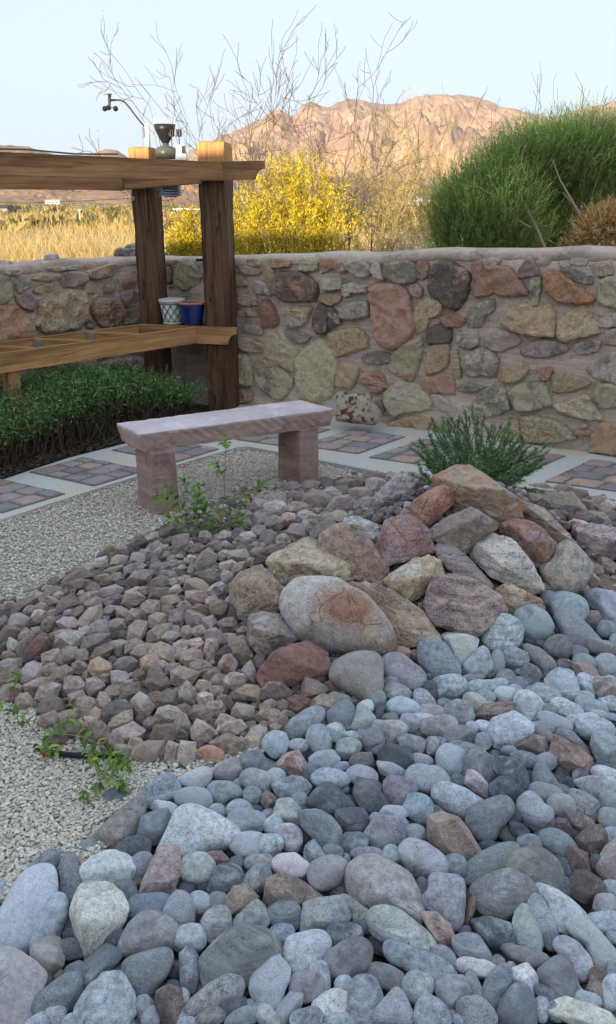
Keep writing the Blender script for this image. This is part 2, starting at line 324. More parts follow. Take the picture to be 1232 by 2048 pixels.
# named cobbles: label | frame | type colours | outline
COBP = """
big flat pale blue grey cobble at the left end of the cobbles|C8|r lg|385,230 375,380 300,560 180,640 60,685 0,650 -40,560 0,430 80,330 180,225 300,205
cream yellow pitted rock standing on end at lower left|C8|b yt|560,275 720,300 760,350 810,430 835,520 790,600 680,690 540,760 490,600 470,440 510,340
warm grey dome shaped cobble with a chipped right end|C8|r np|945,470 1040,490 1120,560 1150,590 1150,640 1175,690 1120,735 900,740 760,700 780,620 850,520
smooth grey cobble tapering downward below the dome shaped cobble|C8|r gn|810,760 900,738 1110,745 1130,820 1060,920 950,1000 890,1035 840,960 800,860
flat topped dark grey block between cream rock and dome cobble|C8|b dn|505,790 700,700 810,770 770,830 640,900 560,945 510,880
slate grey flagstone wedge pointing up beside the white slab|C8|a gm|1180,60 1175,220 1140,320 940,370 875,345 950,230 1020,110 1100,50
rounded triangular pinkish grey cobble right of the slate wedge|C8|r mp|1160,330 1232,370 1265,470 1240,560 1180,575 1090,530 1055,460 1100,380
large pinkish cream rock cut by the left edge of the picture|C8|b pw|0,670 100,700 180,780 240,880 235,940 300,970 240,1030 220,1100 150,1190 0,1250 -80,1100 -80,750
big pale blue boulder with a broken face at the bottom left|C8|b lg|560,950 700,885 810,910 880,1040 870,1150 800,1210 600,1250 450,1140 490,1050
dark grey brown block at the bottom below the tapering cobble|C8|a dn|1050,950 1150,960 1210,1030 1170,1150 1080,1190 1005,1100 1010,1000
large blue grey dome cobble next to the gravel edge|C7|r gl|540,195 610,225 665,340 640,410 520,430 390,460 330,380 360,290 440,230
pale teardrop cobble with its tip pointing left|C7|r lp|840,140 905,170 920,230 880,300 800,325 720,300 620,235 700,190
warm grey tilted cobble below the ochre rock|C7|r ny|1085,62 1140,90 1168,180 1100,275 990,250 920,215 930,160 1010,100
grey cobble with a chipped olive corner|C7|r lo|940,250 1080,265 1175,350 1170,400 1060,410 990,450 900,390 880,300
brown block resting on the gravel at the cobble edge|C7|b tn|340,395 385,440 390,520 290,700 120,825 60,800 0,740 -50,640 0,590 150,490
blue grey block with a brown broken front beside the brown block|C7|b gt|340,530 480,500 560,520 600,580 560,650 490,750 380,775 295,690 310,590
large whitish slab boulder in the left cobbles|C7|r wl|660,460 780,455 940,540 1130,680 1180,780 1050,820 900,830 760,870 430,880 470,790 560,650 620,520
purple streaked flat stone on the edge of the whitish slab|C7|a zp|900,830 1040,850 1115,860 1090,910 1010,965 930,975 820,920 760,860
oblong cream grey cobble right of the whitish slab|C7|r lo|1100,690 1232,675 1340,700 1360,800 1300,885 1150,880 1060,790
smooth pale pink cobble with a blunt left end|D1|r pw|640,95 740,90 865,180 800,240 730,250 640,220 595,180 600,130
pointed grey stone standing up with a speckled face|D1|b gd|870,0 965,110 870,175 800,110 810,50
large dark slate cobble with one lighter flank|D1|a dn|640,220 760,250 880,310 945,370 820,405 740,410 620,440 590,475 520,400 490,320 550,250
rough icy white cobble with a brown stained front|D1|b wl|800,410 920,370 1050,370 1115,430 1115,490 1000,570 880,595 790,612 790,500
long dark grey cobble behind the icy white one|D1|r nd|970,360 1080,370 1180,430 1260,470 1240,600 1130,560 1110,450
peaked bluish grey stone with a knobbly left shoulder|D1|b gn|440,430 500,395 560,440 590,530 550,590 450,580 335,570 350,500 400,460
large olive grey boulder with a cracked left end|D1|b oy|280,590 450,565 580,600 655,690 655,770 560,860 480,920 380,900 180,935 130,830 140,750 200,690
big pale blue speckled cobble right of the olive boulder|D1|r lg|700,640 850,600 940,605 985,680 960,750 860,850 740,875 680,800 665,730
long pale torpedo shaped cobble at the bottom with a brown tip|D1|r nt|330,890 400,930 418,1000 380,1060 250,1095 80,1120 0,1080 60,1020 200,930
angular blue grey slab tilted up at the bottom centre|D1|b go|580,755 640,770 720,860 720,920 640,1050 590,1130 520,1090 445,960 470,900 540,830
lumpy cream coral like rock near the bottom edge|D1|b yw|940,985 1000,975 1050,985 1130,1010 1130,1090 1090,1155 980,1140 940,1090 900,1140 850,1090 870,1030
pale crooked stone with a small dark hole at the bottom|D1|b lw|740,970 780,955 805,1020 790,1080 680,1190 620,1150 610,1100 680,1050
large pinkish brown rough slab in the lower middle|D2|b tp|60,150 200,145 350,190 480,270 620,460 590,620 530,640 420,590 270,570 130,550 0,460 -50,330 -20,230
pale oval cobble behind the pinkish brown slab|D2|r ln|480,5 620,30 760,110 825,200 780,300 620,320 500,280 420,190 400,80
smooth lavender triangular cobble right of the pinkish brown slab|D2|r mg|630,330 720,300 880,295 925,330 940,480 930,660 870,710 790,690 730,640 590,550 600,490 650,440
long speckled olive grey cobble lying across the lower middle|D2|r ol|150,610 260,570 400,590 560,680 680,770 715,850 700,910 600,915 400,870 230,830 150,760 135,680
pink and white quartz chunk under the lavender cobble|D2|a wk|570,650 640,610 740,650 890,720 900,780 820,840 720,880 700,800
long smooth teal grey cobble under the speckled one|D2|r hg|280,860 450,900 650,930 820,990 885,1060 870,1130 700,1200 620,1170 460,1080 270,1020
diamond shaped grey cobble right of the teal cobble|D2|r go|830,840 940,780 1040,775 1110,850 1175,930 1140,965 920,985 850,920
light grey egg shaped cobble with a chipped end at the bottom|D2|b ln|700,1210 800,1150 920,1110 990,1230 960,1310 830,1410 770,1380 690,1270
mauve grey pear shaped cobble on the bottom edge|D2|r mn|370,1225 450,1280 540,1450 540,1540 180,1540 180,1430 280,1320
long olive grey cobble leaning left of the big tan cobble|D3|r og|0,240 130,110 250,30 400,-20 440,60 380,150 250,270 100,380 0,385 -40,330
big round tan grey cobble at the right|D3|r ny|310,235 400,130 560,60 700,110 780,200 800,300 770,420 620,430 400,420
big smooth grey cobble with a small brown hole|D3|r nl|260,270 340,238 440,260 550,310 568,400 540,480 420,570 340,640 180,645 90,590 35,480 60,420 160,330
dark maroon square stone wedged at the right|D3|a zm|805,68 980,90 1030,240 900,290 850,220
reddish brown rounded boulder on the right edge|D3|r tk|1232,-40 1130,80 1075,260 1150,330 1300,330 1300,-20
angular dark slate rock below the maroon square stone|D3|a dg|870,310 980,255 1150,330 1090,450 1000,510 880,490 840,400
craggy white veined grey rock at the right bottom|D3|b lw|560,430 700,430 850,450 900,510 1000,540 1060,640 1020,680 920,670 820,740 750,720 660,600 540,480
bone shaped grey stone with a hollow waist|D3|b ol|400,550 500,540 515,600 500,670 560,730 640,780 620,870 500,880 400,830 380,780 410,680 385,610
dark rock mottled with white left of the bone shaped stone|D3|b dw|160,655 350,655 390,750 400,860 300,880 200,870 100,800 40,720
long flat brown grey cobble below the mottled dark rock|D3|r nm|250,915 370,890 620,890 705,920 640,1000 540,1045 380,1010
speckled mauve blue cobble above the lavender square one|D3|r ml|780,830 900,840 1010,920 1058,1030 1000,1110 920,1140 850,1020 705,940 720,880
pale green smooth cobble at the bottom right|D3|r cc|920,655 1010,700 1150,790 1260,870 1240,960 1180,1030 1070,1020 1000,890 790,810 860,720
lavender rounded square cobble with a rough lower edge|D3|b ml|750,955 830,1000 935,1160 880,1250 820,1320 720,1280 600,1200 590,1110 670,1010
creamy white pitted cobble at the bottom right|D3|b wy|480,1020 550,1060 590,1120 585,1220 560,1280 480,1200 400,1220 350,1170 370,1080
dark slate blue egg shaped cobble on the bottom edge|D3|r du|420,1190 500,1220 560,1320 590,1540 260,1540 280,1380 350,1240
yellowish brown fractured rock in the bottom right corner|D3|b yn|800,1390 1000,1350 1150,1370 1260,1450 1260,1560 700,1560 720,1450
small grey broken slab at the lower right|D3|a gm|970,1130 1080,1160 1130,1230 1160,1350 1080,1340 980,1240
pale teal pear shaped cobble near the quartz chunk|C5|r hl|230,68 300,90 318,160 290,220 220,250 160,190 143,140 180,85
white and pink jagged stone between the two kinds of rock|C5|a wp|130,35 178,60 150,120 115,200 60,190 40,140 55,60
long pale blue cobble pointing up right at the cobble border|C3|r lg|600,712 650,740 635,800 560,880 500,915 440,905 398,860 430,800 520,740
knobbly pink cobble in the upper cobbles|C5|b py|930,15 1040,0 1090,50 1060,130 960,170 925,130
flat purple brown stone with squared corners|C5|a mk|240,230 350,200 440,215 420,300 420,370 330,360 225,310
dark blue grey triangular cobble in the middle cobbles|C5|r dm|450,500 520,420 570,405 620,430 720,520 755,570 680,590 600,610 500,575 425,560
dark brown ridged rock left of the red mauve one|C5|b dn|750,380 820,385 880,440 960,520 960,570 880,610 780,560 730,480
red mauve rounded block in the middle cobbles|C5|b zk|960,370 1080,370 1150,430 1120,530 1050,575 980,560 930,480 920,420
dark grey waisted block below the triangular cobble|C5|b dm|620,590 700,580 800,570 835,620 810,720 700,735 650,700 610,620
mottled green grey dome cobble with a pale rim|C5|b gw|400,610 500,585 600,630 660,730 650,820 590,880 520,820 440,740 385,680
olive brown broken stone left of the mottled dome|C5|b on|240,510 330,510 400,580 390,690 300,670 210,640
pale pinkish heart shaped cobble left of the mottled dome|C5|r pl|250,680 340,675 395,720 405,800 350,865 290,840 250,770 200,730
mauve squared cobble with crackled surface|C5|b mz|880,640 1060,625 1090,660 1070,770 940,850 850,810 800,760
large grey flat cobble with a scooped brown underside|C6|b lg|420,10 560,-60 690,0 690,60 640,140 540,200 460,200 395,140 420,80
dark teal weathered rock with rippled top|C6|b dh|420,270 560,250 630,290 680,390 680,440 610,460 500,390 430,340
small speckled pink stone leaning on the rippled rock|C6|b pk|260,330 330,340 420,420 405,500 330,470 240,420
long pale grey cobble with a bitten left end|C6|r lg|100,415 250,440 395,510 370,560 250,630 130,600 40,540 35,460
large olive grey cobble shaped like a tilted loaf|C6|r go|480,478 550,500 560,580 480,700 440,790 360,780 270,690 265,630 340,550
rounded lavender cobble shaped like a pear|C6|r ml|650,467 700,490 760,540 820,570 825,650 780,700 720,712 640,690 585,620 590,540
grey saddle shaped cobble above the pear shaped one|C6|b gl|700,295 760,290 820,360 890,420 800,440 700,430 685,360
flat pinkish tan slab tilted toward the camera at right|C6|a pt|820,120 950,140 1060,210 1105,280 1075,360 950,340 840,300 795,270 830,200
dark olive jagged rock left of the pinkish tan slab|C6|a do|650,95 800,110 830,150 800,220 700,200 600,215 560,200
knobbly mauve stone behind the pinkish tan slab|C6|b mn|850,55 950,80 1060,160 1080,220 980,170 830,110
big rough grey boulder by the right edge|C6|b gl|1070,100 1150,85 1260,110 1260,300 1150,315 1070,200
whitish flat cobble near the right edge|C6|b wl|960,440 1030,380 1180,365 1210,440 1170,510 1100,530 1000,470
white and tan veined cobble in front of the whitish one|C6|b wt|930,480 1010,465 1110,520 1130,600 1080,655 1000,640 910,560
dark slate chunk with sharp facets at the right|C6|a dg|980,740 1090,670 1175,720 1160,800 1080,870 1040,850 980,790
cream and brown rock ridged like driftwood|C6|a wt|110,615 200,640 290,710 360,800 370,850 250,880 130,850 0,770 -40,700 20,650
dark grey round cobble with a pale notch|C4|r gd|600,150 700,90 800,130 850,210 820,290 740,320 660,300 620,220
mauve saddle shaped rock below the mound at right|C4|b mg|870,110 930,110 1000,190 1080,240 1170,300 1060,330 960,355 900,280 840,170
pale mauve rounded rock on the right edge under the mound|C4|b lm|1020,40 1110,0 1232,10 1300,100 1260,200 1190,195 1120,110
long tan grey cobble below the dark round one|C4|r nl|640,340 760,360 850,420 862,480 800,500 700,440
small knobbly white pink cobble|C4|r lp|600,350 680,375 693,440 650,490 570,485 520,430 550,370
pale triangular cobble below the round speckled one|C4|r ln|400,335 440,370 475,470 430,540 330,535 290,480 350,400
large oval sky blue cobble at the foot of the boulders|C4|r hl|90,295 180,330 260,440 285,520 200,550 110,545 20,450 10,330
twisted cream striped rock right of the oval blue cobble|C4|b wy|180,265 300,265 385,290 370,380 290,480 250,420 200,340 140,300
large pale grey cobble with a flat lid like top|C4|b gl|860,490 950,485 985,540 1020,640 950,680 860,670 790,590 820,520
pale lumpy cobble like a molar under the layered boulder|C3|r ly|850,690 920,740 965,790 940,850 880,880 800,870 830,780
"""
ANGP = """
chalk white angular rock at the gravel edge|D6|a ww|650,652 690,700 680,790 620,850 562,800 575,690
ochre flat rock beside the chalk white one|D6|a st|700,710 760,680 850,700 885,750 820,805 740,780
tall triangular grey brown rock on the slope|D6|a ng|400,160 440,150 480,230 540,310 400,355 345,320 370,250
broad grey tan rock right of the triangular one|D6|a nt|495,220 580,165 715,225 700,280 600,300 550,310
pale peaked rock in the lower slope|D6|a ln|310,335 350,335 420,440 360,500 290,480 245,420
light brown fan shaped rock low on the slope|D6|a nl|365,600 440,545 580,565 580,620 465,715 410,660
olive brown cube like rock near the border|D6|a on|905,480 950,405 1070,440 1050,510 960,530
whitish peaked rock above the ochre one|D6|a wn|660,530 700,510 760,540 830,610 700,680 650,620
purplish brown slab beside the ochre rock|D6|a nm|775,660 880,610 1000,630 1010,690 940,760 860,740
long dark brown slab low on the slope|D6|a mn|170,570 310,535 360,600 370,660 230,680 135,610
tall tan rock just below the leafy bush|D5|a nt|630,148 700,170 730,250 680,300 600,340 520,290 570,210
broad tan rock at the left of the slope centre|D5|a nt|0,800 90,745 160,790 100,910 40,1010 -30,950
brown pyramid shaped rock in the upper slope|D4|a nt|1070,400 1150,450 1195,500 1100,555 995,560 1010,470
rusty brown wedge rock on the left slope|D4|a kn|200,920 370,780 440,880 320,960 210,990
large light tan rock with flat face on the slope|D4|a nt|1040,720 1150,660 1225,700 1210,780 1150,830 1050,830
small dark red stone at the cobble border|C3|a kz|410,660 450,645 560,680 570,720 480,765 420,720
grey brown stone under the rust red boulder|C3|a nt|520,540 600,555 665,600 640,640 575,680 495,650 500,590
flat brown rock left of the rust red boulder|C3|a tn|90,620 160,580 260,590 290,660 260,695 150,680
upright slate stone left of the rust red boulder|C3|a gn|130,480 190,430 215,470 228,560 170,580
"""
# plain stones: frame: cx,cy,rx,ry,angle,type+colours
COBE = """
C8 290,165,100,70,25,rg 455,250,150,65,85,rgn 710,185,205,105,-8,bwp 320,545,190,85,60,rg 310,770,110,120,0,btp 510,890,90,90,0,bdm 455,700,60,120,85,bd 960,430,150,75,0,rud 810,340,80,70,0,rdo 380,1020,155,100,15,rg 355,1130,75,65,-20,rm 480,1180,80,50,0,rg 250,1180,100,50,10,rg 940,1090,60,75,45,bg 395,900,45,40,30,an 280,910,60,50,0,rd 920,160,80,70,0,rg 980,1150,60,60,0,rg 740,640,70,60,0,rd 1180,640,60,80,0,rg
C7 780,400,150,85,-20,rgu 960,510,75,60,-10,rg 1150,500,115,80,-15,rln 40,0,1,1,0,rg 540,480,115,60,-15,bw 280,800,150,80,-5,bdg 335,930,85,75,0,rg 800,970,135,120,0,ro
D1 105,220,120,110,0,rog 310,240,115,85,5,bdo 370,150,50,45,0,rd 515,150,90,55,0,rn 500,240,100,75,35,bgw 955,210,125,95,30,rno 680,490,110,85,-10,rgd 1060,620,110,80,0,rdm 235,550,100,105,0,rnp 660,620,80,70,-20,ru 395,390,105,70,5,an 245,400,65,55,-30,rn 130,405,75,60,-20,rg 250,330,75,35,0,rd 70,640,100,85,0,rgo 65,830,145,65,85,bdo 820,950,110,90,0,rmd 905,900,70,100,10,rg 1090,780,165,105,25,rnp 1065,940,60,55,0,rg 820,1170,100,70,10,rl 1040,1180,110,50,0,rl 200,1150,110,50,5,rn 420,1150,140,55,15,rg 560,1140,110,50,-35,bwo 440,1080,50,40,0,bo 40,1180,55,30,0,rl 350,1080,90,60,0,rd 20,1020,40,50,0,rg 1190,500,50,70,0,rl
D2 340,125,75,75,0,rg 870,210,90,90,0,rg 140,110,130,50,0,rm 1040,1050,165,70,3,rpn 300,1130,155,85,-15,ron 555,1210,120,115,-20,rln 1020,1220,120,55,-60,rgu 120,1330,150,180,0,rgd 670,1450,150,130,-30,rgl 770,960,110,70,-20,rmd 20,1370,30,100,0,rl 920,1490,90,50,10,rg 840,1440,40,40,0,rg 1000,560,190,30,80,and 600,400,60,80,0,rd 1040,1440,165,125,-10,bmz 60,1090,90,50,10,rd
D3 245,1215,190,90,70,rgo 530,20,100,60,0,rg 800,240,110,55,-55,rd 800,390,60,80,0,rd 1190,400,85,65,0,rgh 1160,550,115,85,5,bwt 630,655,200,85,-58,rgl 1150,685,150,90,15,rg 370,1040,35,40,0,bt 380,1440,110,90,0,rlw 1080,1120,80,70,-40,an 990,1310,110,60,10,rg 1200,1250,140,80,80,rl 740,1410,70,70,0,rg 690,1290,130,60,-15,rd 890,1270,90,40,50,bn 620,1390,60,90,0,rg 1200,1080,50,70,0,rg 1210,800,60,45,0,rl 1190,750,60,40,0,rn 700,830,60,70,0,rd 1070,180,50,60,0,rd 80,1000,60,50,0,rd 260,1000,60,50,0,rn
C5 512,125,95,75,-60,rlw 620,80,68,55,0,blg 380,165,65,40,0,bmd 725,110,60,35,0,bg 700,190,100,60,5,bwg 865,140,75,75,10,bmg 905,50,50,50,0,rp 1110,165,95,60,-15,bml 545,265,100,60,8,blw 655,300,55,28,10,rg 790,260,85,45,15,bon 1000,250,120,85,-10,bdl 900,195,50,30,0,rg 85,270,95,70,0,bg 110,400,105,75,-20,rmp 230,380,65,60,-35,rl 185,320,60,45,0,rd 340,440,115,70,10,bgo 580,385,125,65,-5,rgu 790,360,100,60,-10,rmn 80,490,60,55,0,rg 190,520,55,45,-20,amd 385,520,55,45,0,rgl 1010,600,125,40,5,bl 40,660,120,80,-10,rg 215,680,60,60,40,rg 740,800,85,70,0,rdu 1130,730,70,50,0,rg 1160,570,80,100,60,rud 190,810,90,65,0,rgd 980,330,120,40,-15,bgm 1170,260,70,40,0,rmn 1180,380,110,80,-10,rmg 815,870,110,50,0,rm 990,870,70,50,0,rg 470,340,60,60,0,rd 860,450,60,60,0,rd 600,860,70,50,0,rgd
C6 160,260,95,92,0,rgh 60,385,95,75,-5,rmg 90,45,115,70,10,rpn 225,100,115,60,12,bng 300,50,40,40,0,rg 375,45,55,40,-20,rl 270,195,120,45,-5,rnl 370,140,50,60,-40,blg 40,170,45,55,0,bn 90,150,40,40,0,bg 340,300,110,95,0,bgn 650,260,105,50,-8,rml 770,280,60,70,-50,rg 200,390,45,40,0,rd 510,460,105,80,-35,bdg 790,480,115,60,-5,rmn 1100,60,110,75,5,rlg 1180,360,110,50,0,rln 1005,365,50,50,0,bdg 930,410,40,35,0,bd 1190,530,65,65,0,rg 880,560,85,75,10,rnl 880,460,65,40,0,rn 1190,640,75,65,0,rgo 990,660,95,50,-10,adg 870,700,65,55,20,adn 600,710,75,35,-15,bd 560,640,50,60,0,rd 60,600,70,40,-15,rnk 855,800,120,75,-10,rgu 1200,760,60,60,0,rg 740,360,60,50,0,rgd 1200,430,40,50,0,rl 620,240,60,30,0,rn 540,200,50,30,0,rg 740,80,90,40,-20,rnl
C4 525,270,122,118,0,rln 940,115,115,95,-10,rhl 875,355,75,78,0,rnl 710,520,68,60,0,bml 500,450,75,45,85,rg 200,600,110,75,10,rgd 400,600,110,45,10,rgm 430,660,55,45,0,rg 515,585,50,42,0,rg 565,545,65,50,-20,bon 660,590,80,50,-15,bdg 550,645,70,48,10,rlh 545,690,45,28,0,bn 685,705,90,80,-30,bwl 800,650,85,60,-20,rlm 925,730,95,52,-8,rlg 1075,720,100,50,-15,rln 1045,655,50,32,0,rg 1055,580,75,50,-20,bl 1160,615,75,60,-15,agd 1040,440,72,42,-5,rgn 1175,460,80,65,-10,blw 1045,510,105,38,-20,amk 1000,390,60,45,0,rdm 920,455,55,28,0,bmk 1140,360,85,50,5,rny 1170,240,60,50,10,rgn 1220,330,30,60,0,rl 1090,180,55,55,0,btk 1200,560,40,30,0,rg 1200,700,60,45,0,rl 1190,780,60,22,0,rg 1150,690,30,25,0,rg 50,670,75,45,-30,rng 270,755,95,80,-20,bog 365,700,75,58,-30,ryo 500,755,120,50,20,amp 855,815,105,48,-15,rlh 810,740,65,38,0,rg 1060,800,75,40,10,rl 100,750,95,42,-3,rpl 50,790,60,30,5,rpl 180,700,50,30,0,rg 470,715,50,25,0,rl 960,810,40,40,0,rg 1000,780,40,30,0,rg 780,850,80,40,0,rgn 100,620,55,60,0,rd 740,590,25,25,0,rd 820,60,60,50,0,rg 350,545,70,30,15,rmn 610,620,40,40,0,rg 880,40,40,30,0,rg 1120,770,50,30,0,rg 700,620,50,30,0,rn
C3 1125,505,140,90,-25,rmz 745,770,95,70,30,rgl 900,720,50,40,0,rly 740,690,80,50,-25,rnd 1125,720,105,55,0,rhg 1095,630,100,50,-10,bny 1055,785,50,30,0,bnd 1170,820,65,55,-15,rg 1000,840,50,40,0,rp 985,750,60,25,85,rd 1050,570,60,40,0,bnd 960,680,60,60,60,bg 1220,680,30,50,0,rg 1220,780,30,30,0,rl 880,900,50,40,0,bm
"""
ANGE = """
C3 355,625,90,65,0,adt 1135,385,45,35,0,at 1195,395,30,25,0,at 620,545,40,30,0,ad 385,720,35,42,0,an 300,715,60,35,20,ant 290,780,85,40,0,ant 135,755,85,60,0,ano 50,460,60,55,0,amk 80,560,75,40,15,ang 390,810,30,35,0,ant 330,820,40,30,0,an 270,830,30,22,0,an 410,770,45,30,0,and 655,710,85,60,0,ant 700,460,45,40,0,ad 240,450,40,55,0,and
D6 65,180,70,65,30,aty 75,85,85,45,20,ant 185,35,60,32,0,ang 280,45,60,45,30,an 350,75,75,45,20,ant 475,90,62,80,80,an 590,75,50,70,0,ag 655,120,65,60,20,atn 690,35,55,45,0,apw 780,60,45,65,0,awn 890,95,85,55,-30,adn 960,60,80,75,0,ano 885,160,75,60,-25,amk 225,165,70,45,15,agn 385,155,70,50,0,aty 195,250,50,55,0,agm 95,255,45,35,20,an 530,185,55,32,25,ag 715,180,75,48,-10,amn 795,230,60,40,20,ano 830,265,60,35,20,an 930,280,80,48,10,agn 630,355,60,68,0,agn 740,310,45,50,0,awp 750,385,50,42,0,awl 815,335,48,35,0,amk 865,390,48,32,0,amp 435,390,48,50,0,atp 520,385,60,60,0,ano 145,340,65,42,15,amn 270,335,80,45,15,anm 80,405,50,52,-30,ang 45,490,45,50,50,an 215,510,85,45,10,ano 170,470,100,60,20,adg 500,490,90,58,0,amn 620,460,45,42,0,anw 400,535,48,33,15,apt 600,545,55,48,0,an 715,480,75,50,0,anp 810,450,70,42,0,anl 875,520,60,42,0,ant 1130,435,60,40,20,at 1140,490,80,32,5,an 925,570,95,42,5,ang 530,735,75,48,80,anm 365,735,100,65,10,ant 150,675,55,55,0,an 295,680,52,42,0,ang 220,730,58,55,0,an 50,610,75,70,0,anm 20,440,40,50,0,ad 1130,550,35,25,0,an 1200,570,40,30,0,an 1185,530,35,25,0,ad 600,620,40,40,0,ad 470,170,40,30,0,an
D5 300,30,80,40,20,an 190,70,90,40,20,ag 205,135,70,38,5,agn 60,240,65,45,0,ag 75,300,70,25,10,agn 220,190,110,30,30,anm 420,120,80,75,0,an 495,120,30,28,0,at 540,165,75,48,10,ano 510,245,38,42,0,aw 770,210,52,42,0,ant 895,215,85,50,-5,anm 810,300,70,45,0,agn 890,320,75,42,30,ant 670,380,90,60,-5,anw 800,390,55,50,0,ag 995,265,40,35,0,awg 1080,260,60,45,0,ad 250,440,85,60,10,an 230,530,95,48,8,ang 360,430,48,32,0,am 460,410,65,35,0,an 545,470,98,65,-12,ant 380,495,60,40,0,alg 345,590,82,48,5,an 525,560,105,55,0,an 735,500,92,60,0,agd 670,590,50,48,0,am 160,660,90,70,10,an 40,700,50,60,0,ag 300,660,50,42,-20,ang 455,630,60,45,0,an 590,670,80,48,-22,aty 740,655,78,80,0,ano 830,590,45,50,0,anw 240,740,82,60,0,ano 390,730,68,75,0,amz 540,740,90,60,-15,aml 660,760,60,55,0,am 800,780,80,60,10,anm 465,840,45,60,0,anm 380,835,45,42,0,am 230,860,110,55,30,ant 325,875,75,38,15,agl 560,830,55,40,0,an 695,870,78,58,-15,amn 800,900,85,50,10,agd 540,940,68,60,-10,alw 655,975,75,42,-75,awn 940,830,55,40,0,an 850,720,90,50,80,ad 790,60,80,45,0,an 960,60,70,40,0,ag 1145,60,75,60,0,ang 1170,180,65,50,0,an 410,1010,50,60,0,ag 860,60,30,40,0,ad 620,60,50,50,0,an
D4 75,540,55,35,0,anm 170,550,130,45,22,ang 285,470,65,45,25,ang 180,490,50,25,0,am 245,585,55,40,0,ag 405,510,75,40,-15,amg 340,560,50,45,0,am 310,610,52,38,0,apn 150,665,78,58,10,ag 435,430,90,40,5,anm 475,465,48,35,10,alw 560,525,100,55,25,anm 650,300,125,45,15,anm 480,325,70,30,10,and 720,240,45,50,0,an 820,200,90,45,10,am 610,255,60,30,20,amd 890,90,70,35,25,akm 1120,160,75,45,5,agl 975,170,70,38,10,an 1000,95,55,45,0,am 1140,30,90,40,0,adg 770,395,48,42,0,anp 650,375,100,45,-5,an 870,360,60,35,0,ad 950,250,90,35,10,an 1080,250,90,45,15,agd 1150,310,110,60,10,anm 850,310,70,30,0,an 730,490,85,55,15,aml 790,525,80,48,20,aml 920,500,85,40,15,aml 915,580,75,42,10,alm 1090,625,62,58,0,ag 745,645,110,65,30,and 1000,600,45,50,0,ayw 905,430,110,50,15,am 320,665,90,32,15,an 410,690,60,55,25,amn 630,600,55,40,20,an 555,690,90,50,-10,amg 570,600,60,25,0,an 25,680,50,50,0,agm 85,775,95,60,10,anm 215,800,60,60,40,amg 110,875,50,62,0,ag 190,880,110,40,45,an 565,830,118,75,15,agn 490,790,90,40,10,an 770,850,120,55,20,agn 820,740,85,70,-5,agn 700,760,48,45,0,agm 960,700,85,50,0,anm 970,860,75,42,-3,an 1100,880,68,58,20,ant 825,930,120,55,20,ant 580,940,75,60,15,anm 490,985,40,60,0,amn 665,960,55,55,0,ang 415,970,80,60,20,an 60,950,60,35,0,ant 65,1040,100,60,10,agn 265,1090,95,80,10,ag 415,1075,65,52,0,an 510,1115,95,70,15,an 650,1050,75,45,0,and 1190,1010,55,60,0,aty 615,1210,80,80,0,anl 770,1200,75,60,0,anm 300,1195,120,50,15,agn 390,1260,110,60,10,agn 90,1130,90,70,30,an 100,1240,85,60,0,ang 1050,1200,50,40,0,an 860,1290,60,40,0,amn
E3 155,120,65,50,0,ag 215,225,55,38,5,agn 450,195,45,50,0,an 250,280,60,45,0,an 425,280,55,45,0,an 500,255,45,40,-30,an 480,320,35,42,0,an 120,255,40,40,0,ang 60,220,50,50,0,an 240,350,55,40,0,anm 430,360,48,32,0,apn 350,390,60,45,0,anm 470,410,60,60,0,anm 280,440,50,40,0,an 330,330,45,30,0,an 380,240,45,35,0,an 300,380,30,25,0,an
C1 440,170,55,30,10,am 550,160,55,35,0,an 655,150,55,38,0,adm 770,160,65,45,0,an 860,148,60,38,0,anl 885,215,80,42,-5,amn 960,105,60,28,0,amn 950,160,65,45,0,amn 690,205,60,32,0,ag 600,250,88,55,0,ant 760,275,82,55,0,agn 895,275,65,48,15,agm 900,325,42,32,0,and 475,300,82,38,5,apn 530,350,75,35,0,agn 350,250,70,45,15,agl 240,285,70,42,0,amn 240,232,60,22,0,agl 440,220,60,28,0,anm 490,240,40,25,0,an 350,300,75,45,0,agl 345,395,65,48,-15,aml 425,370,55,38,-15,apl 475,440,72,42,0,aml 655,355,52,32,0,aml 640,440,85,60,30,anm 560,410,50,40,0,and 300,480,58,48,0,agm 255,380,45,50,0,agm 235,450,45,45,0,agm 180,465,60,35,0,amg 390,505,42,40,0,anm 600,315,40,20,0,ant 680,320,45,18,0,an 735,355,65,38,0,and 740,195,55,35,0,am 1060,100,45,25,0,an 820,110,50,15,0,am 700,115,55,20,0,am 460,150,40,15,0,al 270,340,60,30,0,an 130,400,60,40,0,an 150,340,50,30,0,am 310,560,50,40,0,an
C2 1040,280,45,42,0,apn 1110,275,45,55,0,ant 1165,310,42,45,0,ant 1130,365,75,42,-5,anm 1205,355,30,42,0,ad 1000,215,80,32,-5,an 920,190,60,30,0,an 780,170,60,25,0,atl 740,240,60,30,0,an 1110,680,40,35,0,an 1175,650,60,42,-5,ant 1155,730,45,22,0,an 1085,750,45,45,0,amz 1160,775,50,35,0,an 1215,750,40,30,0,an 1000,400,90,30,0,apl 800,790,50,30,0,an 740,640,45,40,0,adk 1200,290,50,30,0,al 1210,800,50,30,0,an
"""
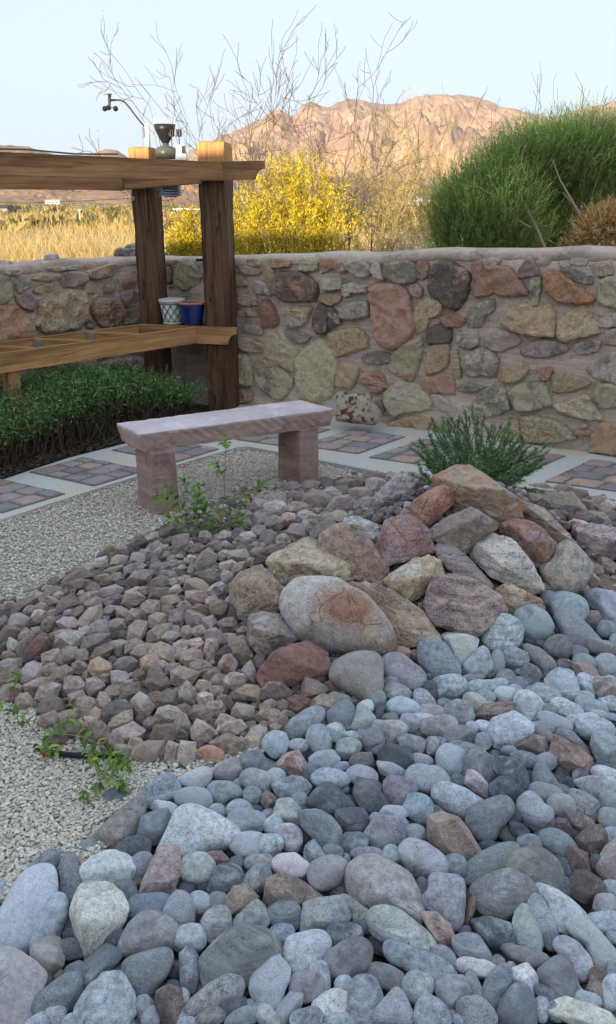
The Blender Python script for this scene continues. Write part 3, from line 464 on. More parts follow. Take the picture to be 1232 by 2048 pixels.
# wall stones: colours | outline, in frames of the wall
WFR = dict(W4=(460,480,3.08), W5=(832,480,3.08), L=(0,500,4.107), K=(240,480,4.738), P=(0,0,1.0))
WALLS = """
W4 tn|60,165 120,160 185,200 150,212 90,205
W4 tl|100,120 170,120 170,155 110,160
W4 yt|205,120 250,160 272,210 268,262 215,235 200,180
W4 tn|235,118 370,125 370,160 262,170 225,135
W4 co|420,118 535,122 535,185 430,190
W4 km|550,140 600,115 680,130 710,170 690,205 640,170 560,205
W4 ln|705,150 790,120 850,150 865,190 815,235 750,200
W4 lc|870,155 915,140 935,195 945,240 915,245 865,205
W4 gc|960,150 1080,130 1140,160 1135,260 1010,262 955,215
W4 kn|1150,140 1190,130 1232,170 1210,230 1150,240
W4 dk|290,215 350,200 430,200 510,250 525,300 510,370 440,370 370,380 300,350 262,310
W4 co|570,240 680,240 685,300 570,305
W4 wh|690,280 770,272 835,285 825,320 740,325 725,348 688,345
W4 yt|555,335 680,335 660,390 610,402 560,380
W4 mz|150,255 200,255 240,300 245,338 160,320
W4 nt|35,225 90,235 105,280 40,280
W4 tn|60,340 120,310 160,340 165,400 60,400
W4 nd|30,410 170,420 165,470 60,470
W4 kz|190,380 240,385 285,460 290,520 230,535 200,535
W4 wy|365,415 490,425 460,510 400,540 350,520
W4 dz|520,430 550,400 595,430 595,560 545,580 505,520
W4 dn|605,420 640,430 680,510 610,540
W4 lg|670,430 740,385 850,385 850,465 740,490 670,470
W4 ww|75,515 190,530 195,580 75,568
W4 nt|55,595 130,610 200,650 190,690 110,685 55,650
W4 ct|235,575 290,580 310,620 400,670 405,720 385,808 310,770 215,720 205,660
W4 gc|340,555 430,570 490,600 445,640 370,615 335,580
W4 cc|500,650 560,625 610,680 645,760 640,860 620,950 540,990 470,980 425,960 412,830 412,730 450,700
W4 yt|605,580 780,545 830,600 830,660 680,710 630,715 610,660
W4 pk|870,300 940,282 1040,285 1095,340 1110,440 1130,530 1080,620 1000,660 930,640 890,560 880,430
W4 mp|1105,300 1150,270 1180,300 1175,355 1120,340
W4 co|30,705 100,710 130,790 140,890 80,890 35,860
W4 cg|165,800 265,790 320,800 385,865 360,930 310,980 210,930 170,870
W4 tn|155,745 200,735 260,780 160,793
W4 yt|660,800 700,755 790,790 780,850 740,910 655,895
W4 gl|820,710 900,690 1000,710 980,745 910,768 820,745
W4 kp|800,870 900,812 940,840 962,910 890,942 850,905
W4 cy|1170,595 1175,700 1120,865 1060,840 975,790 1000,720 1030,670
W4 cl|960,940 1040,875 1150,900 1230,990 1225,1040 1080,1060 1010,1080 955,1010
W4 gn|880,1000 925,985 950,1040 930,1080
W4 tn|35,930 120,920 135,980 60,1005
W4 yt|980,1130 1080,1095 1180,1090 1225,1120 1210,1170 1000,1165
W5 dt|125,140 215,140 260,170 320,210 310,320 270,400 225,425 140,370 80,300 100,200
W5 pk|340,145 400,132 412,210 365,260 345,220
W5 ps|430,170 560,165 620,230 680,330 560,345 480,325 370,350 360,290 400,230
W5 zn|625,200 690,105 740,150 755,220 620,230
W5 cg|710,235 770,235 750,400 695,400
W5 ln|760,118 830,115 820,150 765,150
W5 lg|950,120 1055,115 1045,155 950,152
W5 sp|790,210 850,190 920,230 1000,290 1095,360 1060,385 880,380 800,310
W5 gl|890,160 980,180 1080,230 1080,270 1000,265 905,210
W5 mn|1080,150 1200,140 1210,215 1120,225
W5 cl|1140,250 1232,225 1260,230 1260,420 1200,410 1120,375
W5 yc|0,420 60,370 130,365 160,400 140,455 80,480 60,545 15,565 -20,500
W5 kp|150,480 200,460 250,465 300,495 260,535 180,530
W5 dd|70,560 140,520 210,560 205,630 60,635
W5 gc|320,440 380,395 470,370 480,430 420,470 400,530 320,530
W5 yt|530,510 580,430 650,395 830,400 850,480 845,590 700,580 610,560
W5 mn|430,600 500,560 600,580 640,630 520,685 430,660
W5 lg|255,575 370,570 378,640 340,670 270,660
W5 yc|880,510 940,450 1020,405 1060,430 1130,570 1010,595 920,625 875,590
W5 lw|1120,455 1250,450 1250,530 1120,535
W5 nm|1180,560 1250,545 1250,650 1160,640
W5 mg|650,665 750,620 870,630 930,670 860,710 740,720 650,700
W5 mg|975,640 1050,630 1135,620 1120,680 1030,708 975,680
W5 yt|80,655 200,645 190,780 110,815 60,815
W5 cy|205,688 255,688 278,840 240,858 215,780
W5 gl|300,720 400,665 480,700 500,750 480,835 400,830 320,830 290,770
W5 yt|500,835 570,780 640,755 690,800 640,860 550,885
W5 pk|745,790 838,790 828,840 788,868 750,840
W5 yc|835,870 855,812 950,830 1060,870 1060,895 940,930 850,940
W5 lg|1060,790 1160,730 1232,690 1260,700 1260,885 1150,860 1080,830
W5 oc|1110,890 1250,900 1250,1020 1135,1035 1105,950
W5 pt|25,860 110,840 205,825 235,880 235,950 150,940 50,950
W5 gn|255,900 330,885 420,905 350,935 270,930
W5 lm|100,960 150,955 240,1020 290,1060 260,1120 180,1060 105,1000
W5 cg|350,1000 450,930 510,870 550,960 580,1035 450,1090 380,1070
W5 cg|570,950 640,890 780,880 830,1010 720,1048 620,1048
W5 oy|850,1020 950,990 1045,950 1080,1000 1145,1110 1000,1090 900,1060
W5 cy|640,1095 800,1100 900,1140 970,1220 850,1245 670,1240
W5 tn|490,1200 560,1110 630,1120 640,1230 500,1250
W5 tn|970,1175 1085,1180 1080,1200 980,1195
W5 mw|1010,1140 1040,1130 1060,1150 1020,1158
W5 ts|1085,1220 1140,1130 1232,1150 1260,1160 1260,1320 1070,1300
W5 yt|100,1120 210,1130 200,1200 110,1190
W5 lg|440,112 520,120 500,150 450,155
L cy|0,210 60,240 100,290 95,380 50,430 0,440 -60,400 -60,230
L ch|135,240 190,228 240,250 275,290 210,330 150,350 135,300
L nz|25,215 125,220 125,275 85,270
L ln|40,160 170,165 160,195 90,208 40,190
L tc|270,235 380,200 495,200 480,235 350,255
L yw|275,335 350,290 430,268 450,320 360,345 300,358
L mz|500,215 580,175 700,195 710,240 640,290 540,305 500,260
L lw|390,150 540,140 545,165 430,168
L lw|550,140 640,125 640,155 560,160
L tl|710,180 790,150 920,110 980,140 940,210 800,235 720,215
L wk|695,290 740,260 800,290 800,350 700,352
L yw|870,280 960,230 930,310 890,350 860,345
L zn|130,380 250,360 290,420 270,500 200,480 150,440
L yw|330,415 450,400 560,335 690,350 715,450 700,560 640,640 540,640 420,690 330,640 280,610 330,540
L sy|0,460 130,460 190,520 250,620 255,700 120,730 0,745 -80,740 -80,450
L tk|790,410 870,395 950,430 1000,500 990,590 880,640 810,600 765,500
L zk|1010,260 1080,240 1110,320 1070,400 1040,465 1005,400
L cg|1010,500 1130,480 1150,600 1020,610
L gm|715,600 770,590 780,630 720,640
P lh|200,728 262,715 300,722 290,760 210,762
P lh|110,738 190,730 190,765 120,765
P tn|-20,740 60,735 90,765 -20,775
K cy|580,200 640,185 700,230 770,350 720,420 610,470 560,440 530,370 560,270
K gn|420,255 480,255 490,400 430,400
K nt|410,200 560,190 520,220 430,240
K gn|430,410 480,420 500,450 430,440
"""
# ------------------------------------------------------------------ the house behind the camera whose shade lies over the garden
HY = -1.9
th_ = thing('house', 'low stucco house behind the viewer shading the garden', 'house', (-4, HY - 3, 0))
M_STU = plain('tan stucco', (.42, .35, .28), .9, .1, 20); M_ROOF = plain('roof edge', (.22, .16, .12), .8, .2)
def blk(nm, x0, x1, y0, y1, z0, z1, mat): mb = MB(); mb.box(((x0 + x1) / 2, (y0 + y1) / 2, (z0 + z1) / 2), (x1 - x0, y1 - y0, z1 - z0), bev=.02); return mb.build(nm, mat, th_)
blk('wall', -22, -3.12, HY - 6, HY, -.1, 3.03, M_STU); blk('tower', -3.10, -1.47, HY - 5, HY + .02, -.1, 3.52, M_STU); blk('wing', -1.45, 12, HY - 6, HY, -.1, 2.46, M_STU)
blk('roof', -22.1, -3.14, HY - 6.1, HY + .05, 3.035, 3.15, M_ROOF); blk('roof', -3.16, -1.41, HY - 5.1, HY + .08, 3.525, 3.64, M_ROOF); blk('roof', -1.40, 12.1, HY - 6.1, HY + .05, 2.465, 2.57, M_ROOF)
for x in (-12, -8, -5, 1.4, 4, 7): blk('window', x, x + 1.2, HY - .02, HY + .05, .9, 2.0, plain('window glass', (.03, .04, .05), .1))
blk('door', -.9, 0.0, HY - .02, HY + .05, 0, 2.05, plain('door paint', (.12, .07, .04), .5))
# ------------------------------------------------------------------ stones
ICO = {}
def ico(l):
    if l not in ICO:
        bm = bmesh.new(); bmesh.ops.create_icosphere(bm, subdivisions=l, radius=1)
        V = np.array([v.co[:] for v in bm.verts]); V /= np.linalg.norm(V, axis=1)[:, None]
        ICO[l] = (V, np.array([[v.index for v in f.verts] for f in bm.faces])); bm.free()
    return ICO[l]
NT = 90; TH = np.arange(NT) * 2 * math.pi / NT
def smooth_t(r, s):
    if s <= 0: return r
    k = np.exp(-.5 * (np.arange(-12, 13) / s) ** 2); k /= k.sum()
    return np.convolve(np.concatenate([r[-12:], r, r[:12]]), k, 'valid')
def poly_radius(P, c):
    Q = P - c; n = len(Q); r = np.zeros(NT)
    for i in range(n):
        a = Q[i]; b = Q[(i + 1) % n]; e = b - a
        for j in range(NT):
            d = np.array([math.cos(TH[j]), math.sin(TH[j])]); den = d[0] * e[1] - d[1] * e[0]
            if abs(den) < 1e-9: continue
            t = (a[0] * e[1] - a[1] * e[0]) / den; s = (a[0] * d[1] - a[1] * d[0]) / den
            if t > 0 and -1e-6 <= s <= 1 + 1e-6: r[j] = max(r[j], t)
    m = r[r > 0].mean(); r[r <= 0] = m; return r
def rock_geo(prof, T, kind, seed, level):
    """prof: outline radius per angle, T: half thickness across it; returns points in (u, v, w)"""
    g = np.random.default_rng(seed); n, Fc = ico(level)
    th = np.arctan2(n[:, 1], n[:, 0]) % (2 * math.pi); cs = np.hypot(n[:, 0], n[:, 1]); wv = n[:, 2]
    pr = np.interp(th, np.append(TH, 2 * math.pi), np.append(prof, prof[0]))
    k = {'r': 2.15, 'b': 2.9, 'a': 2.6}[kind]
    rs = (cs ** k + np.abs(wv) ** k + 1e-9) ** (-1 / k)
    ns = {'r': 9, 'b': 14, 'a': 11}[kind]; p = {'r': 12, 'b': 24, 'a': 34}[kind]; dm = {'r': .80, 'b': .70, 'a': .68}[kind]
    m = g.normal(size=(ns, 3)); m /= np.linalg.norm(m, axis=1)[:, None]; m[:, 2] = np.abs(m[:, 2]) * np.where(g.random(ns) < .75, 1, -1); d = g.uniform(dm, 1.0, ns)
    def fr(q): return (1 + (np.maximum(0, q @ m.T / d) ** p).sum(1)) ** (-1 / p)
    e = np.stack([np.cos(TH), np.sin(TH), 0 * TH], 1); req = fr(e)
    reqt = np.interp(th, np.append(TH, 2 * math.pi), np.append(req, req[0]))
    c2 = cs ** 2; r = fr(n) * (c2 / reqt + (1 - c2) / req.mean())
    if kind != 'a':
        pm = prof.mean(); f = np.clip(cs * 1.5, 0, 1); pr = pm * .5 * (1 - f) + pr * (1 - .5 * (1 - f))
    P = np.stack([cs * np.cos(th) * pr, cs * np.sin(th) * pr, wv * T], 1) * (rs * r)[:, None]
    sz = prof.mean(); q = P / sz; s1, s2, s3 = SN(seed + 1), SN(seed + 2), SN(seed + 3)
    a = {'r': .016, 'b': .03, 'a': .022}[kind]
    dn = a * s1(q, .45)
    if level >= 4: dn = dn + a * (.45 if kind != 'b' else .9) * (1 - 2 * np.abs(s2(q, 1.1))) * .5
    if level >= 5: dn = dn + a * (.18 if kind == 'r' else .45) * s3(q, 2.6) + (a * .35 * (1 - 2 * np.abs(s1(q, 4.3))) * .5 if kind != 'r' else 0)
    return P * (1 + dn)[:, None], Fc
def worn_geo(prof, T, seed, level, p=20, rough=1.0, corners=None):
    """a worn blocky stone: the planes of a random polyhedron, blended where they meet"""
    g = np.random.default_rng(seed); P = []; R_ = lambda a: np.interp(a % 6.2832, np.append(TH, 6.2832), np.append(prof, prof[0]))
    n = 9; tilt = g.normal(size=2) * .3
    if corners is not None:
        for x, y in corners: P.append([x, y, g.uniform(-.45, .35) * T])
    else:
        for k in range(n):
            a = 6.283 * k / n + g.uniform(-.2, .2); P.append([R_(a) * math.cos(a), R_(a) * math.sin(a), g.uniform(-.35, .35) * T])
    m = g.integers(3, 5); b0 = g.uniform(0, 6.283)
    for k in range(m):
        a = b0 + 6.283 * k / m + g.uniform(-.35, .35); f = g.uniform(.5, .78); x, y = R_(a) * f * math.cos(a), R_(a) * f * math.sin(a); P.append([x, y, T * (.84 + g.uniform(-.12, .14)) + tilt[0] * x + tilt[1] * y])
    for k in range(4):
        a = g.uniform(0, 6.283); r = prof.mean() * g.uniform(.2, .6); P.append([r * math.cos(a), r * math.sin(a), -T * g.uniform(.7, 1)])
    bm = bmesh.new(); vs = [bm.verts.new(q) for q in P]; bmesh.ops.convex_hull(bm, input=vs)
    bm.normal_update(); pl = [(np.array(f.normal[:]), f.calc_center_median()) for f in bm.faces]; bm.free()
    K = []
    for nn, c in pl:
        d = float(nn @ np.array(c[:])); 
        if d < 0: nn, d = -nn, -d
        if d > 1e-6: K.append(nn / d)
    K = np.array(K); dr, Fc = ico(level); dr = dr * np.array([prof.mean(), prof.mean(), T]); dr = dr / np.linalg.norm(dr, axis=1)[:, None]
    q = np.maximum(0, dr @ K.T); mx = q.max(1, keepdims=True); r = 1 / (mx[:, 0] * ((q / mx) ** p).sum(1) ** (1 / p))
    th = np.arctan2(dr[:, 1], dr[:, 0]) % 6.2832; V = dr * r[:, None] * 1.03
    sz = prof.mean(); z = V / sz; s1, s2, s3, s4 = SN(seed + 1), SN(seed + 2), SN(seed + 3), SN(seed + 4)
    dn = .016 * s1(z, .6)
    if level >= 4: dn = dn + rough * .014 * (1 - 2 * np.abs(s2(z, 1.3)))
    if level >= 5: dn = dn + rough * (.009 * (1 - 2 * np.abs(s3(z, 3.0))) + .004 * s4(z, 6))
    if level >= 6: dn = dn + rough * .003 * s1(z, 13.)
    return V * (1 + dn)[:, None], Fc
def hull_geo(prof, T, seed, bevel=True):
    g = np.random.default_rng(seed); P = []
    n = g.integers(6, 9); a0 = g.uniform(0, 6.283)
    # outline corners at the strongest angles, then a front plate, a ridge point and a back
    cand = (np.arange(n) + g.uniform(-.22, .22, n)) * 6.283 / n + a0
    cand = np.concatenate([cand, [TH[int(np.argmax(prof))]]])
    for a in cand:
        r = np.interp(a % 6.2832, np.append(TH, 6.2832), np.append(prof, prof[0])) * 1.03; P.append([r * math.cos(a), r * math.sin(a), g.uniform(-.35, .35) * T])
    m = g.integers(3, 6); b0 = g.uniform(0, 6.283); tilt = g.normal(size=2) * .32
    for k in range(m):
        a = b0 + 6.283 * k / m + g.uniform(-.3, .3); f = g.uniform(.38, .68); r = np.interp(a % 6.2832, np.append(TH, 6.2832), np.append(prof, prof[0])) * f
        x, y = r * math.cos(a), r * math.sin(a); P.append([x, y, T * (.8 + g.uniform(-.1, .12)) + (tilt[0] * x + tilt[1] * y)])
    for k in range(4):
        a = g.uniform(0, 6.283); r = prof.mean() * g.uniform(.2, .6); P.append([r * math.cos(a), r * math.sin(a), -T * g.uniform(.7, 1)])
    bm = bmesh.new(); vs = [bm.verts.new(p) for p in P]; r_ = bmesh.ops.convex_hull(bm, input=vs)
    bmesh.ops.delete(bm, geom=[v for v in bm.verts if not v.link_faces], context='VERTS')
    if bevel:
        bmesh.ops.dissolve_limit(bm, angle_limit=math.radians(11), verts=bm.verts[:], edges=bm.edges[:])
        bmesh.ops.bevel(bm, geom=bm.edges[:], offset=prof.mean() * .035, segments=2, profile=.6, affect='EDGES', clamp_overlap=True)
        bmesh.ops.triangulate(bm, faces=bm.faces[:])
        if bevel > 1: bmesh.ops.subdivide_edges(bm, edges=[e for e in bm.edges if e.calc_length() > prof.mean() * .3], cuts=2, use_grid_fill=True)
        bmesh.ops.triangulate(bm, faces=bm.faces[:])
    bm.verts.index_update(); V = np.array([v.co[:] for v in bm.verts]); Fc = np.array([[v.index for v in f.verts] for f in bm.faces]); bm.free()
    if bevel:
        q = V / prof.mean(); dn = .010 * SN(seed + 5)(q, .9); V = V * (1 + dn)[:, None]
    return V, Fc
def c_of(s, P=None): return np.array((P or PAL_W)[s])
class Acc:
    def __init__(s): s.V = []; s.F = []; s.c = []; s.c2 = []; s.sd = []; s.n = 0
    def add(s, V, Fc, c, c2, sd):
        s.V.append(V); s.F.append(Fc + s.n); s.n += len(V)
        s.c.append(np.tile(c, (len(V), 1)) if np.ndim(c) == 1 else c); s.c2.append(np.tile(c2, (len(V), 1)) if np.ndim(c2) == 1 else c2); s.sd.append(np.full(len(V), sd))
    def build(s, name, mat, smooth=True, parent=None):
        V = np.concatenate(s.V); loc = (float(V[:, 0].mean()), float(V[:, 1].mean()), 0)
        return mesh_np(name, V, np.concatenate(s.F), mat, parent, np.concatenate(s.c), np.concatenate(s.c2), np.concatenate(s.sd), smooth, loc)
M_COB = rock_mat('cobble stone', 9, 60, 300, .5, .004, .62)
M_ANG = rock_mat('broken stone', 12, 60, 300, .7, .005, .7)
M_BLD = rock_mat('boulder stone', 6, 30, 200, .9, .008, .75)
def make_stone(cx, cy, prof, kind, cols, seed, lift=0., Tm=None, acc=None, name='river_cobble', verts=None):
    """a stone seen at (cx,cy) with outline radii prof (picture units, y down)"""
    g = random.Random(seed); rp = prof.mean(); rmin = prof.min()
    C, t = hit(cx, cy, 0.0)
    s = t / F                                            # metres per picture unit at that depth
    k = {'r': .68, 'b': .72, 'a': .76}[kind] if Tm is None else Tm
    T = k * (.55 * rmin + .45 * rp) * s
    C = CAM + ray(cx, cy) * (t - T * (.55 + lift)); s = (t - T * (.55 + lift)) / F
    rx = prof.max()
    lv = 3 if rp < 11 else (4 if rp < 27 else (5 if rp < 85 else 6))
    if acc is not None and lv > 4: lv = 4
    if name == 'boulder': lv = 6
    P, Fc = rock_geo(prof * s, T, kind, seed, lv) if kind == 'r' else worn_geo(prof * s, T * 1.1, seed, lv, 90 if name == 'boulder' else 22, 1.6 if name == 'boulder' else .9, None if verts is None else verts * s) if kind == 'b' else hull_geo(prof * s, T * 1.15, seed, 0 if acc is not None else (2 if rp > 26 else 1))
    d = ray(cx, cy); d /= np.linalg.norm(d); tw = -d; u = np.cross([0, 0, 1.0], tw); u /= np.linalg.norm(u); v = np.cross(tw, u)
    # u is picture right, v picture up
    al = math.radians({'r': 14, 'b': 20, 'a': 12}[kind] if name != 'boulder' else (32 if kind == 'b' else 22))      # the flat side lies towards the sky
    t2 = math.cos(al) * tw + math.sin(al) * v; v2 = math.cos(al) * v - math.sin(al) * tw
    y0, y1 = (prof * np.sin(TH)).min() * s, (prof * np.sin(TH)).max() * s; kk = 1.0
    for _ in range(3):
        pv_ = P[:, 1] * kk * math.cos(al) + P[:, 2] * math.sin(al); kk = min(1.5, max(.45, kk * (y1 - y0) / (pv_.max() - pv_.min())))
    pv_ = P[:, 1] * kk * math.cos(al) + P[:, 2] * math.sin(al); sh = (y1 + y0) / 2 - (pv_.max() + pv_.min()) / 2
    W = C + P[:, :1] * u + P[:, 1:2] * kk * v2 + P[:, 2:] * t2 + sh * v
    PL = PAL_B if name == 'boulder' else PAL_A if kind == 'a' else PAL_R
    a = c_of(cols[0], PL); b = c_of(cols[1], PL) if len(cols) > 1 else a * g.uniform(.85, 1.15)
    b = b * .7 + a * .3
    j = g.uniform(.78, 1.18) if name == 'boulder' else g.uniform(.60, 1.22); jj = np.array([1 + g.uniform(-.03, .03) for _ in range(3)])
    a = a * j * jj; b = b * j * jj
    sd = g.uniform(0, 50)
    mat = {'r': M_COB, 'b': M_COB, 'a': M_ANG}[kind] if name != 'boulder' else M_BLD
    if acc is not None: acc.add(W, Fc, a, b, sd); return None
    return W, Fc, mat, a, b, sd, C
def ellipse_prof(rx, ry, ang, kind, seed):
    g = np.random.default_rng(seed); a = math.radians(ang)
    x = np.cos(TH - a); y = np.sin(TH - a); k = {'r': 2.15, 'b': 2.4, 'a': 2.3}[kind] + g.uniform(-.1, .25)
    r = (np.abs(x / rx) ** k + np.abs(y / ry) ** k) ** (-1 / k)
    if kind != 'r':
        m = {'b': 6, 'a': 6}[kind]; pa = (np.arange(m) + g.uniform(-.33, .33, m)) * 2 * math.pi / m + g.uniform(0, 1)
        dd = g.uniform(.8, .97, m) if kind == 'a' else g.uniform(.86, 1, m); pp = 26 if kind == 'a' else 12
        q = np.maximum(0, np.cos(TH[:, None] - pa) / dd) ** pp; f = (1e-6 + q.sum(1)) ** (-1 / pp); f = np.clip(f, .7, 1.16)
        # planes act in the stretched frame
        r = r * f * 1.03
    else:
        r = r * (1 + .045 * np.cos(2 * TH + g.uniform(0, 6)) + .04 * np.cos(3 * TH + g.uniform(0, 6)) + .015 * np.cos(5 * TH + g.uniform(0, 6)))
    return smooth_t(r, 1.0 if kind == 'a' else 2.0)
COLW = dict(g='grey', d='dark slate', l='pale grey', m='mauve grey', p='pinkish', w='whitish', t='tan', o='olive grey', n='grey brown',
            k='rust brown', y='cream', h='blue grey', u='dark blue', s='orange', c='pale green', z='purple')
STONES = []      # dict(cx, cy, prof, kind, cols, label, name, group)
def prof_from_poly(fr, txt, kind):
    x0, y0, sc = FR[fr]; P = np.array([[float(q) for q in s.split(',')] for s in txt.split()])
    P = P / sc + [x0, y0]; P[:, 1] *= -1
    x, y = P[:, 0], P[:, 1]; x2, y2 = np.roll(x, -1), np.roll(y, -1); cr = x * y2 - x2 * y; A = cr.sum() / 2
    c = np.array([((x + x2) * cr).sum() / 6 / A, ((y + y2) * cr).sum() / 6 / A]); global LASTV; LASTV = (P - c) * 1.06
    r = poly_radius(P, c); r = smooth_t(r, {'r': 2.0, 'b': 1.0, 'a': .5}[kind])
    return c[0], -c[1], r
for ln in BOULD.strip().split('\n'):
    lb, fr, cc, pts = ln.split('|'); kd = 'b'
    cx, cy, r = prof_from_poly(fr, pts, 'b'); STONES.append(dict(cx=cx, cy=cy, prof=r * 1.05, kind=kd, cols=cc, label=lb, name='boulder', mark=1, verts=LASTV))
for blk, nm in ((COBP, 'river_cobble'), (ANGP, 'angular_rock')):
    for ln in blk.strip().split('\n'):
        lb, fr, cc, pts = ln.split('|'); kd, cc = cc.split()
        cx, cy, r = prof_from_poly(fr, pts, kd); STONES.append(dict(cx=cx, cy=cy, prof=r * 1.055, kind=kd, cols=cc, label=lb, name=nm, mark=1, verts=LASTV))
def inside(s, x, y, k=1.0):
    a = math.atan2(-(y - s['cy']), x - s['cx']) % (2 * math.pi); return math.hypot(x - s['cx'], y - s['cy']) < k * s['prof'][int(a / (2 * math.pi) * NT) % NT]
drop = 0
for blk, nm in ((COBE, 'river_cobble'), (ANGE, 'angular_rock')):
    for ln in blk.strip().split('\n'):
        fr, rest = ln.split(' ', 1); x0, y0, sc = FR[fr]
        for e in rest.split():
            q = e.split(','); cx, cy, rx, ry, an = [float(z) for z in q[:5]]; kd = q[5][0]; cc = q[5][1:]
            cx = cx / sc + x0; cy = cy / sc + y0; rx /= sc; ry /= sc
            if rx < 4: continue
            if any(abs(s['cx'] - cx) < 150 and (inside(s, cx, cy, .62) and s['prof'].mean() < 2.2 * max(rx, ry) or inside(s, cx, cy, .5)) for s in STONES): drop += 1; continue
            STONES.append(dict(cx=cx, cy=cy, prof=ellipse_prof(rx, ry, an, kd, len(STONES)) * (1.18 if kd == 'a' else 1.09), kind=kd, cols=cc, label=None, name=nm, mark=0))
print('STONES', len(STONES), 'dropped', drop)
# coverage map in picture units, wider than the frame so the bed goes on past its edges
GX0, GY0, GS = -420, 930, 4; GW, GH = 640, 360
occ = np.zeros((GH, GW), bool); yy, xx = np.mgrid[0:GH, 0:GW]; PX = GX0 + xx * GS; PY = GY0 + yy * GS
def mark(s, k=.97):
    R = s['prof'].max(); i0 = max(0, int((s['cy'] - R - GY0) / GS)); i1 = min(GH, int((s['cy'] + R - GY0) / GS) + 2); j0 = max(0, int((s['cx'] - R - GX0) / GS)); j1 = min(GW, int((s['cx'] + R - GX0) / GS) + 2)
    if i1 <= i0 or j1 <= j0: return
    dx = PX[i0:i1, j0:j1] - s['cx']; dy = -(PY[i0:i1, j0:j1] - s['cy']); a = (np.arctan2(dy, dx) % (2 * math.pi)) / (2 * math.pi) * NT
    occ[i0:i1, j0:j1] |= np.hypot(dx, dy) < k * s['prof'][a.astype(int) % NT]
for s in STONES: mark(s)
def inpoly(x, y, P):
    c = False; j = len(P) - 1
    for i in range(len(P)):
        if (P[i][1] > y) != (P[j][1] > y) and x < (P[j][0] - P[i][0]) * (y - P[i][1]) / (P[j][1] - P[i][1]) + P[i][0]: c = not c
        j = i
    return c
Z_COB = [(545, 1455), (640, 1405), (760, 1380), (840, 1300), (960, 1290), (1040, 1235), (1110, 1190), (1300, 1170), (2100, 1150), (2100, 2340), (-400, 2340), (-400, 2050), (-200, 1950), (-30, 1800), (60, 1735), (150, 1700), (215, 1690), (205, 1610), (290, 1560), (350, 1545), (430, 1520), (500, 1500)]
Z_ANG = [(-400, 1330), (-200, 1275), (0, 1212), (120, 1160), (210, 1112), (300, 1068), (380, 1030), (480, 985), (560, 970), (700, 950), (800, 945), (880, 945), (1000, 960), (1060, 972), (1130, 978), (1232, 1004), (1400, 1040), (2100, 1080), (2100, 1160), (1300, 1200), (1110, 1230), (1000, 1300), (840, 1350), (760, 1420), (640, 1450), (545, 1480), (430, 1535), (370, 1545), (300, 1525), (240, 1525), (190, 1500), (110, 1460), (50, 1410), (-40, 1385), (-200, 1370), (-400, 1380)]
STUFF = {'river_cobble': Acc(), 'angular_rock': Acc()}
rg = random.Random(4); count = {'river_cobble': sum(s['name'] == 'river_cobble' for s in STONES), 'angular_rock': sum(s['name'] == 'angular_rock' for s in STONES)}
print(count)
FILL = []
def rsize(y, nm):
    if nm == 'river_cobble': return float(np.interp(y, [1170, 1300, 1500, 1750, 2048, 2340], [20, 22, 30, 42, 54, 66]))
    return float(np.interp(y, [950, 1050, 1200, 1350, 1530], [10, 13, 17, 22, 27]))
for lay, (fac, need) in enumerate(((.85, .62), (.55, .5), (.36, .5))):
    for nm, Z in (('angular_rock', Z_ANG), ('river_cobble', Z_COB)):
        y = 945.
        while y < 2330:
            r0 = rsize(y, nm) * fac; x = -400 + rg.uniform(0, r0)
            while x < 2080:
                cx = x + rg.uniform(-.3, .3) * r0; cy = y + rg.uniform(-.3, .3) * r0; x += r0 * .8
                if not inpoly(cx, cy, Z): continue
                i = int((cy - GY0) / GS); j = int((cx - GX0) / GS); q = max(1, int(r0 * .75 / GS))
                if not (0 <= i < GH and 0 <= j < GW): continue
                w_ = occ[max(0, i - q):i + q + 1, max(0, j - q):j + q + 1]
                if w_.size == 0 or occ[i, j] or (~w_).mean() < need: continue
                kd = 'a' if nm == 'angular_rock' else rg.choice('rrrb')
                r1 = r0 * rg.uniform(.85, 1.2)
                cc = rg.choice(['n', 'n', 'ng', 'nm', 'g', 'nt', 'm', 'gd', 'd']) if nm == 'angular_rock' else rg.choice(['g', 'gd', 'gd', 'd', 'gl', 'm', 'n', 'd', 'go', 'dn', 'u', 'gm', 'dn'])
                if lay: cc = rg.choice(['d', 'd', 'dn', 'gd'])  # deeper fillers all dark: crevice shade put into their colour
                s = dict(cx=cx, cy=cy, prof=ellipse_prof(r1, r1 * rg.uniform(.55, .95), rg.uniform(-35, 35), kd, rg.randrange(10 ** 6)), kind=kd, cols=cc, label=None, name=nm, mark=0, lift=-2.0 if lay else -1.5)
                mark(s, .9); FILL.append(s)
            y += r0 * .8
print('FILL', len(FILL))
infr = lambda s: -10 < s['cx'] < 1242 and s['cy'] < 2060
FILL.sort(key=lambda s: -s['prof'].mean() if infr(s) else 1)
for s in FILL:
    if infr(s) and count[s['name']] < 300 and s['prof'].mean() > 9: s['keep'] = 1; count[s['name']] += 1; STONES.append(s)
print(count)
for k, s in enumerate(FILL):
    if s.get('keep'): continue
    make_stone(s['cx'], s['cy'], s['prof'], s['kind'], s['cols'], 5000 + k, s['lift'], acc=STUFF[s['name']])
# a bed of stones under the visible ones, dark to paint shade into the gaps
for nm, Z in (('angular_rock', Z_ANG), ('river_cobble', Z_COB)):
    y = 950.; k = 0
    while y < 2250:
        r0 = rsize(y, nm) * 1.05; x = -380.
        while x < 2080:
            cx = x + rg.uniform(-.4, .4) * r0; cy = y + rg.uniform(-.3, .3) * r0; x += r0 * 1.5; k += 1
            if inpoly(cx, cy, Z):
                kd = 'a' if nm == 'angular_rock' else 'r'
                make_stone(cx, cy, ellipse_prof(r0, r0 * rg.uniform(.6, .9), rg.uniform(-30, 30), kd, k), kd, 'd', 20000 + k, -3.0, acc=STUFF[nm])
        y += r0 * 1.1
